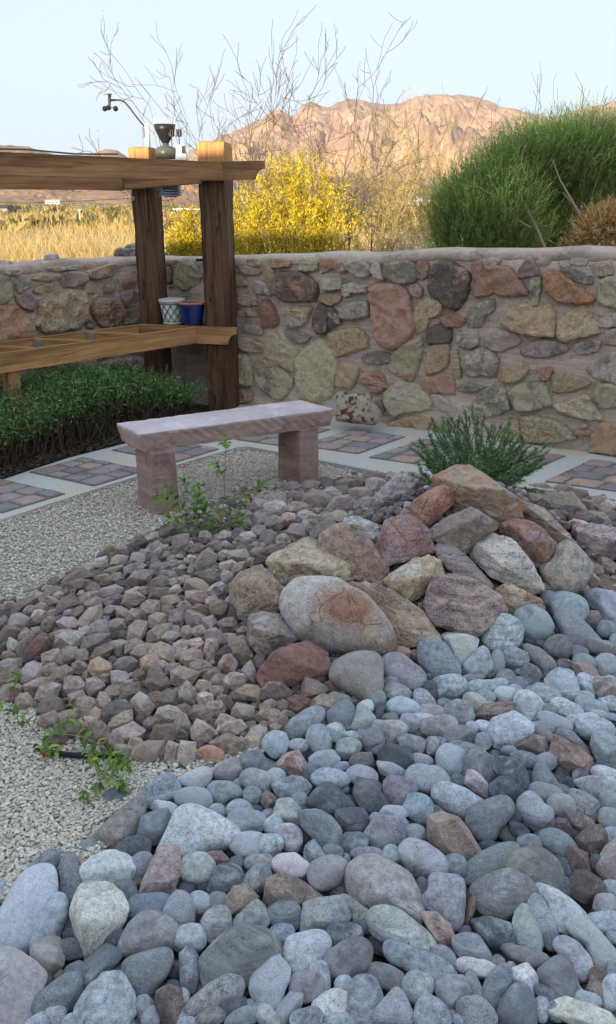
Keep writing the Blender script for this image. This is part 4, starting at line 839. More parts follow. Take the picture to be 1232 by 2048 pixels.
# labels
def short(lb):
    ws = lb.replace(',', '').split()
    stop = {'left', 'right', 'beside', 'behind', 'under', 'at', 'with', 'below', 'on', 'in', 'next', 'between', 'leaning', 'resting', 'lying', 'above', 'pointing', 'standing', 'cut', 'near', 'just', 'by', 'from', 'like', 'shaped', 'across', 'crowning', 'cut', 'wedged', 'sloping', 'tapering', 'tilted', 'along', 'low', 'ridged', 'mottled', 'and'}
    o = []
    for q in ws:
        if q in stop and len(o) >= 2 and q not in ('and', 'shaped'): break
        o.append(q)
    while o and o[-1] in ('and', 'shaped'): o.pop()
    return ' '.join(o[:5])
MARKS = [s for s in STONES if s['mark']]
from collections import defaultdict
def rel(s, m):
    dx = s['cx'] - m['cx']; dy = s['cy'] - m['cy']; a = math.degrees(math.atan2(-dy, dx)) % 360
    return ['right of', 'up and right of', 'above', 'up and left of', 'left of', 'down and left of', 'below', 'down and right of'][int((a + 22.5) // 45) % 8]
used = set(s['label'] for s in MARKS); byl = defaultdict(list)
for s in STONES:
    if s['mark']: continue
    a = sorted(MARKS, key=lambda m: math.hypot(m['cx'] - s['cx'], m['cy'] - s['cy']))[:6]
    el = s['prof'].max() / s['prof'].min(); real = s['prof'].mean() * hit(s['cx'], s['cy'])[1] / F
    sz = 'tiny' if real < .02 else 'small' if real < .032 else 'medium' if real < .05 else 'large'
    shp = ('round' if el < 1.3 else 'oval' if el < 1.8 else 'long') if s['kind'] == 'r' else ('lumpy' if s['kind'] == 'b' else ('blocky' if el < 1.35 else 'wedge' if el < 1.9 else 'slab'))
    noun = 'cobble' if s['name'] == 'river_cobble' else 'rock'
    done = False
    for m in a:
        lb = f"{sz} {COLW[s['cols'][0]]} {shp} {noun} {rel(s, m)} the {short(m['label'])}"
        if lb not in used: done = True; break
    if not done:
        for m in a[1:]:
            lb = f"{sz} {COLW[s['cols'][0]]} {noun} between the {short(a[0]['label'])} and the {short(m['label'])}"
            if lb not in used and len(lb.split()) <= 16: done = True; break
    s['label'] = ' '.join(lb.split()[:16]); used.add(s['label'])
GRP = dict(boulder='boulders piled on the rock mound', river_cobble='rounded river cobbles of the dry stream bed', angular_rock='angular brown rocks covering the mound slope')
CATS = dict(boulder='boulder', river_cobble='cobble', angular_rock='rock')
for k, s in enumerate(STONES):
    big = s['name'] == 'boulder'
    if s['label'].startswith(('biggest boulder', 'rounded cream white', 'layered grey')): s['verts'] = None; s['kind'] = 'r'
    r = make_stone(s['cx'], s['cy'], s['prof'], s['kind'], s['cols'], 100 + k, s.get('lift', .35 if big else .0), Tm=.84 if big else None, name=s['name'], verts=s.get('verts'))
    W, Fc, mat, a, b, sd, C = r
    if 'biggest boulder, grey' in s['label']:            # the orange iron stain on its shoulder
        q = hit(700, 1215)[0]; c0 = W[np.argmin(np.abs((W - CAM) @ U / ((W - CAM) @ FW) - (700 - 616) / F) + np.abs((W - CAM) @ UP / ((W - CAM) @ FW) - (1024 - 1215) / F) + .2 * ((W - CAM) @ FW))]
        f = np.exp(-(np.linalg.norm((W - c0) * [.8, 1, 1.2], axis=1) / .085) ** 2)[:, None]; f = np.clip(f * 1.5, 0, 1)
        c1 = W[np.argmin(W[:, 2] - .6 * W[:, 0])]; f2 = np.clip(1.6 * np.exp(-(np.linalg.norm(W - c1, axis=1) / .13) ** 2), 0, 1)[:, None]
        st = np.array([.50, .27, .19]); a = np.tile(a, (len(W), 1)); b = np.tile(b, (len(W), 1)); a = a * (1 - f) + st * f; b = b * (1 - f) + st * 1.1 * f
        a = a * (1 - f2 * .7) + np.array([.40, .22, .13]) * f2 * .7
    o = mesh_np(s['name'], W, Fc, mat, None, a, b, sd, s['kind'] != 'a', tuple(float(q) for q in C))
    tag(o, s['label'], CATS[s['name']], GRP[s['name']])
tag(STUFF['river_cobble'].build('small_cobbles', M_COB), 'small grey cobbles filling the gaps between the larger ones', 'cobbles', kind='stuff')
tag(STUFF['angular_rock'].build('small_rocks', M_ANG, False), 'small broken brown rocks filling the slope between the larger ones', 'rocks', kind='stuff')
# ------------------------------------------------------------------ ground, path, gravel
def sheet(name, P, z, mat, parent=None, th=0.0):
    V = [(x, y, z) for x, y in P]; me = bpy.data.meshes.new(name); bm = bmesh.new()
    f = bm.faces.new([bm.verts.new(v) for v in V])
    if f.normal.z < 0 or True: bm.normal_update()
    if f.normal.z < 0: f.normal_flip()
    if th:
        r = bmesh.ops.extrude_face_region(bm, geom=[f])
        for v in r['geom']:
            if isinstance(v, bmesh.types.BMVert): v.co.z -= th
    bmesh.ops.triangulate(bm, faces=bm.faces[:])
    bmesh.ops.recalc_face_normals(bm, faces=bm.faces[:])
    bm.to_mesh(me); bm.free(); me.materials.append(mat); return link(bpy.data.objects.new(name, me), parent)
# garden soil with the mound (one grid)
gx = np.linspace(-4.5, 5.2, 195); gy = np.linspace(-3.0, 7.6, 213); X, Y = np.meshgrid(gx, gy)
Zg = mound(X, Y) - .045 + .006 * SN(5)(np.stack([X.ravel(), Y.ravel(), 0 * X.ravel()], 1), .6).reshape(X.shape)
V = np.stack([X.ravel(), Y.ravel(), Zg.ravel()], 1); i, j = np.mgrid[0:212, 0:194]; a = (i * 195 + j).ravel()
m, N, L, b = newmat('garden soil'); tc = N.new('ShaderNodeTexCoord')
n = noise(N, L, tc.outputs['Object'], 14, 8, .7); n2 = noise(N, L, tc.outputs['Object'], 160, 4, .7)
L.new(mixc(N, L, ramp(N, L, math_(N, L, 'ADD', math_(N, L, 'MULTIPLY', n, .5), math_(N, L, 'MULTIPLY', n2, .5)), .35, .65), (.035, .028, .022), (.10, .078, .058)), b.inputs['Base Color']); b.inputs['Roughness'].default_value = .95
bp = N.new('ShaderNodeBump'); bp.inputs['Strength'].default_value = .8; bp.inputs['Distance'].default_value = .01; L.new(n2, bp.inputs['Height']); L.new(bp.outputs[0], b.inputs['Normal'])
M_SOIL = m
tag(mesh_np('garden_soil', V, np.stack([a, a + 1, a + 196, a + 195], 1), m), kind='structure')
# path: pale concrete with sunken panels of pavers
OUTL = [(-2.9, 3.3), (-2.35, 3.98), (-1.887, 4.637), (-1.788, 4.801), (-1.595, 5.107), (-1.322, 5.412), (-1.02, 5.76), (-.78, 6.2), (-.60, 6.68), (-.45, 6.62)]
INL = [(-2.5, 2.95), (-1.654, 3.987), (-1.461, 4.238), (-1.137, 4.637), (-.57, 5.267), (-.50, 5.35), (-.41, 5.37)]
INR = [(-.191, 5.232), (.459, 4.80), (1.0, 4.60), (1.434, 4.46), (1.767, 4.303), (3.2, 3.62), (4.9, 2.8)]
m, N, L, b = newmat('path concrete'); tc = N.new('ShaderNodeTexCoord')
n = noise(N, L, tc.outputs['Object'], 3.5, 7, .6); n2 = noise(N, L, tc.outputs['Object'], 90, 6, .7)
c = mixc(N, L, ramp(N, L, n, .4, .66), (.60, .61, .59), (.66, .57, .45))
L.new(mixc(N, L, 1.0, c, grey(N, L, ramp(N, L, n2, .3, .7, .86, 1.12)), 'MULTIPLY'), b.inputs['Base Color']); b.inputs['Roughness'].default_value = .85
bp = N.new('ShaderNodeBump'); bp.inputs['Strength'].default_value = .3; bp.inputs['Distance'].default_value = .003; L.new(n2, bp.inputs['Height']); L.new(bp.outputs[0], b.inputs['Normal'])
path = sheet('path', OUTL + [(2.4, 5.02), (5.0, 3.55)] + INR[::-1] + INL[::-1], .012, m, None, .05); tag(path, kind='structure')
M_PAV = rock_mat('paver', 6, 60, 260, .4, .004, .45)
pv = Acc(); prg = random.Random(3); joint = MB()
def paver_panel(Lc, al, cr, na, nc):
    Lc, al, cr = [np.array(q, float) for q in (Lc, al, cr)]
    q = [Lc, Lc + al, Lc + al + cr, Lc + cr]; joint.add([(p[0], p[1], .016) for p in q], [(0, 1, 2, 3)])
    rows = nc
    for r in range(rows):
        y0, y1 = r / rows, (r + 1) / rows; x = -prg.uniform(0, .5) / na; xs = [0.0]
        while x < 1: 
            x += prg.choice([.75, 1.0, 1.25]) / na
            if x > xs[-1] + .35 / na and x < 1 - .35 / na: xs.append(x)
        xs.append(1.0)
        for k in range(len(xs) - 1):
            g_ = .012; P4 = []
            for (u_, v_) in ((xs[k], y0), (xs[k + 1], y0), (xs[k + 1], y1), (xs[k], y1)): P4.append(Lc + al * u_ + cr * v_)
            c0 = sum(P4) / 4; P4 = [c0 + (p - c0) * (1 - .015 / max(.05, np.linalg.norm(p - c0))) + np.array([prg.uniform(-.003, .003), prg.uniform(-.003, .003)]) for p in P4]
            h = .024 + prg.uniform(-.002, .003); n_ = 10; V = []; 
            # rounded square: superellipse through the corners
            out = []
            for e in range(4):
                A, B = P4[e], P4[(e + 1) % 4]
                for t_ in (.12, .5, .88): out.append(A + (B - A) * t_)
            for f_, zz in ((1.0, .012), (1.0, h - .006), (.95, h - .001), (.55, h)): V += [np.array([*(c0 + (p - c0) * f_), zz + prg.uniform(-.0006, .0006)]) for p in out]
            V.append(np.array([*c0, h + .001])); V = np.array(V); F_ = []
            for lv_ in range(3):
                for e in range(12): F_ += [(lv_ * 12 + e, lv_ * 12 + (e + 1) % 12, (lv_ + 1) * 12 + (e + 1) % 12), (lv_ * 12 + e, (lv_ + 1) * 12 + (e + 1) % 12, (lv_ + 1) * 12 + e)]
            for e in range(12): F_.append((36 + e, 36 + (e + 1) % 12, 48))
            base = 1.75 * np.array(prg.choice([(.21, .175, .175), (.24, .18, .16), (.18, .165, .17), (.28, .205, .17), (.22, .185, .175)])) * prg.uniform(.85, 1.15)
            pv.add(V, np.array(F_), base, base * prg.uniform(.8, 1.25), prg.uniform(0, 40))
UL = np.array([.225, .262])
LX = np.array([-.46, .30])
for k, p0 in enumerate([(-1.267 - .58, 4.544 - .70), (-1.267 - .29 - .24, 0), None]): pass
Bt = [(-1.267, 4.544), (-.856, 5.008), (-1.66, 4.10), (-2.06, 3.62)]
for q in Bt: paver_panel((q[0] - .015, q[1] - .018), (.262, .31), (-.48, .285) if q[0] > -1 else (-.48, .27), 2.5, 4)
for q in [(-.56, 5.585), (-.02, 5.39), (.43, 5.12), (.94, 4.90), (1.47, 4.625), (2.0, 4.36), (2.55, 4.09), (3.1, 3.8)]: paver_panel((q[0] - .03, q[1] - .015), (.39, -.19), (.43, .445) if q[0] > 0 else (.37, .43), 2.7, 4)
jo = joint.build('paver_joints', plain('joint sand', (.20, .18, .155), .95, .3, 60)); tag(jo, kind='structure')
po = pv.build('path_pavers', M_PAV); tag(po, kind='structure')
# gravel: pale limestone chips, many small faces
g = np.random.default_rng(8)
PATHP = OUTL + [(2.4, 5.02), (5.0, 3.55)] + INR[::-1] + INL[::-1]
def mask_poly(X, Y, P):
    c = np.zeros(X.shape, bool); j = len(P) - 1
    for i in range(len(P)):
        yi, yj, xi, xj = P[i][1], P[j][1], P[i][0], P[j][0]
        if yi != yj: c ^= ((yi > Y) != (yj > Y)) & (X < (xj - xi) * (Y - yi) / (yj - yi) + xi)
        j = i
    return c
def gravel_pts(n, x0, x1, y0, y1):
    X = g.uniform(x0, x1, n); Y = g.uniform(y0, y1, n)
    left = INL[::-1]
    reg = [(-.46, 5.35), *[(p[0], p[1]) for p in INL[::-1]], (-3.4, 2.0), (-3.4, .7), (.2, .7), (.3, 3.0), (2.2, 4.2), (1.767, 4.28), (1.434, 4.44), (1.0, 4.58), (.459, 4.78), (-.191, 5.21)]
    k = mask_poly(X, Y, reg)
    rx = X / ((Y * cp + CAMH * sp)) * F + 616; ry = 1024 - F * ((Y * sp - CAMH * cp) / (Y * cp + CAMH * sp))
    k &= ~(mask_poly(rx, ry, [(p[0], p[1] + 28) if p[1] > 1200 else p for p in Z_COB]) & (ry > 1450))
    k &= ~mask_poly(rx, ry, [(-400, 1370), (0, 1260), (300, 1120), (500, 1040), (900, 1000), (1232, 1060), (1232, 1300), (900, 1400), (560, 1450), (400, 1500), (250, 1490), (120, 1430), (0, 1360), (-400, 1360)])
    return X[k], Y[k]
X, Y = gravel_pts(210000, -3.2, 2.0, .8, 5.5); xa, ya = gravel_pts(150000, -2.4, .2, 1.0, 2.7); X = np.concatenate([X, xa]); Y = np.concatenate([Y, ya]); n = len(X)
s = g.uniform(.0042, .0086, n); el = g.uniform(.55, 1, n); fl = g.uniform(.3, .6, n)
base = np.array([[1, 0, 0], [.1, 1, 0], [-1, .1, 0], [-.1, -1, 0], [.15, .1, 1], [0, 0, -1]]); base = base[None] * (1 + g.uniform(-.35, .35, (n, 6, 3))) * np.stack([s, s * el, s * fl], 1)[:, None]
base[:, :4, 2] += g.uniform(-.4, .4, (n, 4)) * (s * fl)[:, None]
ax = g.normal(size=(n, 3)); ax[:, :2] *= 1; ax /= np.linalg.norm(ax, axis=1)[:, None]; an = g.uniform(-.8, .8, n); rz = g.uniform(0, 6.28, n)
c_, s_ = np.cos(rz)[:, None], np.sin(rz)[:, None]; bx = base[..., 0] * c_ - base[..., 1] * s_; by = base[..., 0] * s_ + base[..., 1] * c_; base = np.stack([bx, by, base[..., 2]], -1)
K = ax[:, None, :]; base = base * np.cos(an)[:, None, None] + np.cross(K, base) * np.sin(an)[:, None, None] + K * (base * K).sum(-1, keepdims=True) * (1 - np.cos(an))[:, None, None]
z0 = np.maximum(mound(X, Y) - .02, 0) * .0 - .004 + g.uniform(-.006, .008, n)
V = base + np.stack([X, Y, z0], 1)[:, None]; Fi = np.array([[0, 1, 4], [1, 2, 4], [2, 3, 4], [3, 0, 4], [1, 0, 5], [2, 1, 5], [3, 2, 5], [0, 3, 5]])
FF = (Fi[None] + np.arange(n)[:, None, None] * 6).reshape(-1, 3)
pc = np.array([(.84, .76, .65), (.78, .70, .58), (.87, .81, .71), (.66, .58, .48), (.78, .67, .53), (.75, .71, .65)]); cc = pc[g.integers(0, 6, n)] * g.uniform(.75, 1.15, (n, 1))
gr = mesh_np('gravel', V.reshape(-1, 3), FF, leaf_mat('limestone chips', .85, 0), None, np.repeat(cc, 6, 0), smooth=False); tag(gr, 'pale limestone gravel chips around the bench', 'gravel', kind='stuff')
M_GB = rock_mat('gravel dust', 30, 200, 500, .8, .01, .9)
def pxw(L_): return [tuple(at_z(x, y, 0)[:2]) for x, y in L_]
for GP in ([(-3.6, 1.75)] + pxw([(-500, 1400), (0, 1240), (120, 1190), (300, 1100), (480, 1020), (620, 990)]) + [(.6, 4.4), (1.3, 4.2), (2.2, 4.1), (1.767, 4.28), (1.0, 4.58), (.459, 4.78), (-.191, 5.21), (-.46, 5.34), (-1.137, 4.62), (-1.654, 3.96), (-2.5, 2.93)],
           [(-3.6, 1.9), (-3.6, .6)] + pxw([(-500, 2150), (-200, 1950), (-30, 1815), (60, 1750), (150, 1720), (225, 1690), (215, 1625), (300, 1575), (430, 1535), (440, 1500), (250, 1480), (100, 1420), (0, 1370), (-400, 1370)])):
    gs = sheet('gravel_bed', GP, -.012, M_GB)
    for nm_, cv in (('col', (.70, .63, .52)), ('col2', (.50, .44, .36))):
        a_ = gs.data.attributes.new(nm_, 'FLOAT_COLOR', 'POINT'); a_.data.foreach_set('color', np.tile([*cv, 1], len(gs.data.vertices)))
    tag(gs, kind='structure')
# ------------------------------------------------------------------ stone walls
CN = np.array([-1.43, 7.15]); R_END = np.array([4.6, 7.15 - 6.03 * .571]); L_DIR = np.array([-.675, -.737]); L_END = CN + L_DIR * 5.2
M_MOR = rock_mat('mortar', 3.5, 26, 240, .75, .008, .38)
M_WST = rock_mat('wall stone', 9, 46, 260, .9, .010, .62)
class Wall:
    def __init__(s, A, B, nsign, name, label, tops):
        s.A = np.array([*A, 0.]); d = np.array([*(B - A), 0.]); s.len = np.linalg.norm(d); s.u = d / s.len
        s.n = np.array([s.u[1], -s.u[0], 0]) * nsign                     # towards the garden
        s.root = thing(name, label, 'wall', tuple(s.A + s.u * s.len / 2)); s.tops = None
        tt = []
        for px, py in tops:
            p = at_plane(px, py, s.A, s.n); tt.append((np.dot(p - s.A, s.u), p[2]))
        tt.sort(); s.ts = [t[0] for t in tt]; s.tz = [t[1] for t in tt]
    def top(s, x): return np.interp(x, s.ts, s.tz)
    def pt(s, x, z, d=0.0): return s.A + s.u * x + s.n * d + np.array([0, 0, z])
    def uv(s, px, py):
        p = at_plane(px, py, s.A + s.n * .02, s.n); return np.array([np.dot(p - s.A, s.u), p[2]])
    def loft(s, name, prof, x0, x1, step, amp, seed, col, col2, mat):
        xs = np.arange(x0, x1 + step, step); n1, n2, n3 = SN(seed), SN(seed + 1), SN(seed + 2); V = []
        for x in xs:
            t = s.top(x)
            for (d, z, rel, k) in prof: V.append([x, (t + z) if rel else z, d])
        V = np.array(V); m = len(prof); q = V.copy(); q[:, 0] *= 1
        disp = amp * (n1(q, 1.1) + .6 * n2(q, 3.2) + .3 * n3(q, 8)); disp2 = amp * .6 * n2(q + 7, 1.4)
        W = s.A + V[:, :1] * s.u + (V[:, 2:3] + disp[:, None] * np.sign(.17 + V[:, 2:3])) * s.n; W[:, 2] = V[:, 1] + disp2
        i, j = np.mgrid[0:len(xs) - 1, 0:m - 1]; a = (i * m + j).ravel(); Fq = np.stack([a, a + m, a + m + 1, a + 1], 1)
        return child_np(name, W, Fq, mat, s.root, col=col, col2=col2, seed=seed)
def build_wall(s, seed):
    D = -.34
    zs = np.linspace(-.12, 1.0, 40); prof = [(0, z, False, 0) for z in zs[:-1] * 1.0]
    prof = [(0., z, False, 0) for z in np.linspace(-.12, 1.02, 42)] + [(0, -.10, True, 0), (0, -.05, True, 0), (D, -.05, True, 0), (D, -.12, False, 0)]
    s.loft('mortar', prof, 0, s.len, .028, .0085, seed, (.72, .57, .47), (.60, .47, .385), M_MOR)
    cop = [(-.01, -.082, True, 0), (.010, -.07, True, 0), (.018, -.052, True, 0), (.018, -.032, True, 0), (.012, -.014, True, 0), (-.015, -.002, True, 0), (-.05, .003, True, 0), (-.1, .004, True, 0), (-.17, .008, True, 0), (-.25, .004, True, 0), (-.33, -.002, True, 0), (-.355, -.03, True, 0), (-.355, -.1, True, 0), (-.33, -.11, True, 0)]
    s.loft('coping', cop, 0, s.len, .022, .0125, seed + 9, (.66, .52, .42), (.52, .40, .32), M_MOR)
def wall_stone(s, P, cols, seed):
    g = np.random.default_rng(seed); P = np.array(P); x, y = P[:, 0], P[:, 1]; x2, y2 = np.roll(x, -1), np.roll(y, -1); cr = x * y2 - x2 * y; A = cr.sum() / 2
    c = np.array([((x + x2) * cr).sum() / 6 / A, ((y + y2) * cr).sum() / 6 / A])
    if A < 0: P = P[::-1]
    P = c + (P - c) * 1.10
    out = []
    for i in range(len(P)):
        a, b = P[i], P[(i + 1) % len(P)]; L = np.linalg.norm(b - a); n = max(2, int(L / .02)); nn = np.array([(b - a)[1], -(b - a)[0]]) / (L + 1e-9)
        for k in range(n):
            t = k / n; out.append(a + (b - a) * t + nn * g.normal() * .0028 + (nn * .006 * math.sin(3.14 * t)) )
    out = np.array(out); sz = math.sqrt(abs(A)); h = min(.06, .024 + .12 * sz) * g.uniform(.7, 1.25)
    fs = [1.05, 1.0, .975, .93, .85, .75, .63, .5, .36, .2]; hh = [-.02, .006, .5, .78, .95, 1.0, 1, 1, 1, 1]
    V = []
    for f, q in zip(fs, hh):
        dd = q if q < .1 else q * h
        for p in out: V.append([*(c + (p - c) * f), dd])
    V.append([*c, h]); V = np.array(V); N0 = len(out); inn = np.clip((np.repeat(hh + [1], [N0] * len(fs) + [1])), 0, 1)
    q = np.stack([V[:, 0], V[:, 1], 0 * V[:, 0]], 1); n1, n2, n3 = SN(seed), SN(seed + 50), SN(seed + 90)
    ti = g.normal(size=2) * .06
    V[:, 2] += inn * ((V[:, :2] - c) @ ti + h * .22 * n1(q, 3.) + h * .26 * (1 - 2 * np.abs(n2(q, 5.5))) * .6 + h * .1 * n3(q, 16))
    W = np.array([s.pt(v[0], v[1], v[2]) for v in V])
    F_ = []
    for r in range(len(fs) - 1):
        for e in range(N0): f = (e + 1) % N0; F_ += [(r * N0 + e, r * N0 + f, (r + 1) * N0 + f), (r * N0 + e, (r + 1) * N0 + f, (r + 1) * N0 + e)]
    r = len(fs) - 1
    for e in range(N0): F_.append((r * N0 + e, r * N0 + (e + 1) % N0, (r + 1) * N0))
    j = g.uniform(.85, 1.15); j *= .9; a, b = c_of(cols[0]) * j * [1.08, 1, .9], c_of(cols[1]) * j * [1.08, 1, .9]
    return child_np('wall_stone', W, np.array(F_), M_WST, s.root, col=a, col2=b, seed=g.uniform(0, 50), smooth=False)
WR = Wall(CN, R_END, 1, 'stone_wall', 'long rubble stone wall behind the bench and the rosemary bush', [(300, 515), (480, 514), (560, 512), (640, 508), (720, 507), (830, 503), (900, 499), (960, 501), (1060, 500), (1150, 497), (1232, 500), (1500, 503)])
WL = Wall(CN, L_END, -1, 'stone_wall', 'rubble stone wall running left behind the timber frame and hedge', [(-300, 548), (0, 531), (60, 526), (130, 521), (200, 519), (260, 516), (330, 514)])
build_wall(WR, 31); build_wall(WL, 61)
WPX = []
for k, ln in enumerate(WALLS.strip().split('\n')):
    hd, pts = ln.split('|'); fr, cc = hd.split(); x0, y0, sc = WFR[fr]
    W_ = WL if fr in ('L', 'P') else WR
    P = [W_.uv(float(a.split(',')[0]) / sc + x0, float(a.split(',')[1]) / sc + y0) for a in pts.split()]
    wall_stone(W_, P, cc, 700 + k); WPX.append((W_, np.mean(P, 0), P))
# stones of the wall beyond the picture's edges
g9 = random.Random(11)
def more(Wl, xa, xb, n):
    cs = [p[1] for p in WPX if p[0] is Wl]
    for t in range(n * 6):
        x = g9.uniform(xa, xb); z = g9.uniform(.05, Wl.top(x) - .16); r = g9.uniform(.05, .12)
        if any(abs(x - c[0]) < r + .1 and abs(z - c[1]) < r * .8 + .08 for c in cs): continue
        m_ = g9.randint(5, 7); P = [np.array([x + r * 1.15 * math.cos(6.283 * (k + g9.uniform(-.25, .25)) / m_), z + r * .85 * math.sin(6.283 * (k + g9.uniform(-.25, .25)) / m_)]) for k in range(m_)]
        wall_stone(Wl, P, g9.choice(['yt', 'cg', 'mg', 'pk', 'gl', 'cy', 'nt', 'tn']), 2000 + t); cs.append(np.array([x, z])); WPX.append((Wl, cs[-1], P))
xr = WR.uv(1250, 700)[0]; more(WR, xr + .12, WR.len - .2, 14)
xl = WL.uv(-30, 600)[0]; more(WL, xl + .1, WL.len - .2, 14); more(WL, .1, xl, 5)
# loose stones lying on the coping
def stone_on(poly, Y, cols, seed, name, label, cat, kind='a', Tm=.9, group=None):
    P = np.array(poly, float); P[:, 1] *= -1; x, y = P[:, 0], P[:, 1]; x2, y2 = np.roll(x, -1), np.roll(y, -1); cr = x * y2 - x2 * y; A = cr.sum() / 2
    c = np.array([((x + x2) * cr).sum() / 6 / A, ((y + y2) * cr).sum() / 6 / A]); r = smooth_t(poly_radius(P, c), .8)
    cx, cy = c[0], -c[1]; C = at_Y(cx, cy, Y); zc = (C - CAM) @ FW; s_ = zc / F; T = r.mean() * s_ * Tm
    Pp, Fc = rock_geo(r * s_, T, kind, seed, 5); tw = -ray(cx, cy); tw /= np.linalg.norm(tw); u = np.cross([0, 0, 1.], tw); u /= np.linalg.norm(u); v = np.cross(tw, u)
    W = C + Pp[:, :1] * u + Pp[:, 1:2] * v + Pp[:, 2:] * tw; a, b = c_of(cols[0]), c_of(cols[1])
    o = mesh_np(name, W, Fc, M_ANG if name != 'speckled_rock' else M_SPK, None, *((a, b) if name != 'speckled_rock' else ((.70, .62, .46), (.22, .07, .05))), seed * 1.3, True, tuple(float(q) for q in C)); return tag(o, label, cat, group)
def wallY(W_, px, py): return at_plane(px, py, W_.A - W_.n * .14, W_.n)[1]
M_SPK = rock_mat('speckled rock', 20, 90, 300, .9, .01, .6)
G_ = 'loose stones lying on the wall'
stone_on([(88, 524), (90, 512), (97, 508), (114, 508), (118, 513), (116, 524)], wallY(WL, 103, 516), 'ln', 5, 'loose_stone', 'squarish pale grey stone resting on the left wall', 'stone', group=G_)
stone_on([(-20, 533), (-18, 522), (10, 520), (25, 523), (24, 530), (5, 533)], wallY(WL, 3, 526), 'nd', 6, 'loose_stone', 'flat grey brown stone at the left end of the wall top', 'stone', group=G_)
stone_on([(227, 512), (228, 502), (236, 496), (262, 496), (276, 498), (276, 515), (240, 517)], wallY(WL, 255, 507), 'du', 7, 'loose_stone', 'dark blue slate stone on the wall left of the rear post', 'stone', group=G_)
stone_on([(244, 498), (256, 489), (268, 486), (278, 485), (280, 499)], wallY(WL, 262, 492), 'nd', 8, 'loose_stone', 'dark wedge of slate lying on top of the blue slate stone', 'stone', group=G_)
stone_on([(671, 798), (676, 785), (705, 787), (742, 789), (744, 806), (766, 822), (762, 836), (752, 850), (705, 846), (672, 842)], 5.78, 'wk', 9, 'speckled_rock', 'cream rock speckled dark red at the wall foot by the bench end', 'rock', 'b', .6)
# ------------------------------------------------------------------ timber frame, pots, weather station
BD = np.array([.974, -.226, 0]); BN = np.array([-.226, -.974, 0]); ZZ = np.array([0, 0, 1.])       # along the cross beam; towards the camera
FD = np.array([-.679, -.734, 0]); FN = np.array([.734, -.679, 0])
M_POST = wood_mat('old post wood', (.068, .036, .020), (.18, .10, .055), .9, (.66, .34, .13), .87)  # the orange above topz is low sunlight painted onto the post tops
M_BEAM = wood_mat('orange beam wood', (.36, .175, .065), (.54, .29, .12), .35, axis=0)
M_BEAMU = wood_mat('brown beam wood', (.22, .11, .05), (.40, .21, .095), .35, axis=0)
M_GREYW = wood_mat('grey board wood', (.10, .085, .07), (.19, .16, .13), .5, axis=0)
M_STEEL = plain('galvanised steel', (.45, .47, .48), .4, .15, 60, .7)
M_BLK = plain('black plastic', (.02, .02, .022), .4, .1)
M_WHT = plain('white plastic', (.78, .79, .80), .45, .05)
M_GRYP = plain('grey plastic', (.22, .24, .27), .5, .08)
def rotated(o, X, Y=None):
    """gives o a rotation whose local x axis is X without moving its points"""
    X = Vector(X).normalized(); Zv = Vector((0, 0, 1)) if abs(X[2]) < .9 else Vector((1, 0, 0)); Yv = Zv.cross(X).normalized(); Zv = X.cross(Yv)
    R = Matrix((X, Yv, Zv)).transposed().to_4x4(); o.data.transform(R.inverted()); o.rotation_euler = R.to_euler(); return o
def rough_poly_box(c, size, X, Y, Z, cuts, amp, seed, taper=1.0, lean=(0, 0), corner=.0):
    """box with worn, slightly wavy faces"""
    bm = bmesh.new(); bmesh.ops.create_cube(bm, size=2)
    L_ = max(size)
    for ax in range(3):
        k = max(1, int(size[ax] / L_ * cuts)); es = [e for e in bm.edges if abs((e.verts[0].co - e.verts[1].co).normalized()[ax]) > .9]
        if k > 1: bmesh.ops.subdivide_edges(bm, edges=es, cuts=k - 1, use_grid_fill=True)
    q = np.array([v.co[:] for v in bm.verts]); sz = np.array(size) / 2
    if corner: 
        e = np.abs(q); two = np.sort(e, 1)[:, 1] > .999; pull = np.ones_like(q); 
        for ax in range(3): pull[:, ax] = np.where(two & (e[:, ax] > .999), 1 - corner / sz[ax], 1)
        q = q * pull
    P = q * sz; n1, n2, n3 = SN(seed), SN(seed + 1), SN(seed + 2); P0 = P / .12
    dn = np.stack([n1(P0, .35), n2(P0, .35), n3(P0, .35)], 1) * amp + np.stack([n2(P0, 1.3), n3(P0, 1.2), n1(P0, 1.4)], 1) * amp * .5
    P = P + dn; t = 1 + (taper - 1) * (q[:, 2:3] * .5 + .5); P[:, :2] *= t; P[:, 0] += lean[0] * (q[:, 2] * .5 + .5); P[:, 1] += lean[1] * (q[:, 2] * .5 + .5)
    W = np.asarray(c) + P[:, :1] * X + P[:, 1:2] * Y + P[:, 2:] * Z
    bm.verts.index_update(); Fs = [[v.index for v in f.verts] for f in bm.faces]; bm.free(); return W, Fs
def wood_post(px0, px1, Y, ztop, lab, seed):
    a, b = at_Y(px0, 600, Y), at_Y(px1, 600, Y); wd = (b - a)[0]; c = (a + b) / 2; c[2] = ztop / 2 - .05
    c = c - BN * .11
    W, Fs = rough_poly_box(c, (wd, .22, ztop + .1), BD, -BN, ZZ, 60, .004, seed, 1.0, (0, 0), .008)
    Z3 = W; o = MB().add(W, Fs).build('timber_post', M_POST, None, loc=(float(c[0]), float(c[1]), 1.0)); tag(o, lab, 'post', 'timber posts at the wall corner'); return o
rp = wood_post(404, 459, 6.43, 2.02, 'thick dark timber post nearer the bench with sunlight painted orange on its top', 41)
lp = wood_post(274, 319, 6.62, 1.995, 'thick dark timber post at the wall corner behind the pots', 43)
for o_, kn in ((rp, [(-.01, .34, .02), (.05, .95, -.0)]), (lp, [(0, .95, 0)])):
    pass
frame_loc = (-1.6, 5.8, 0)
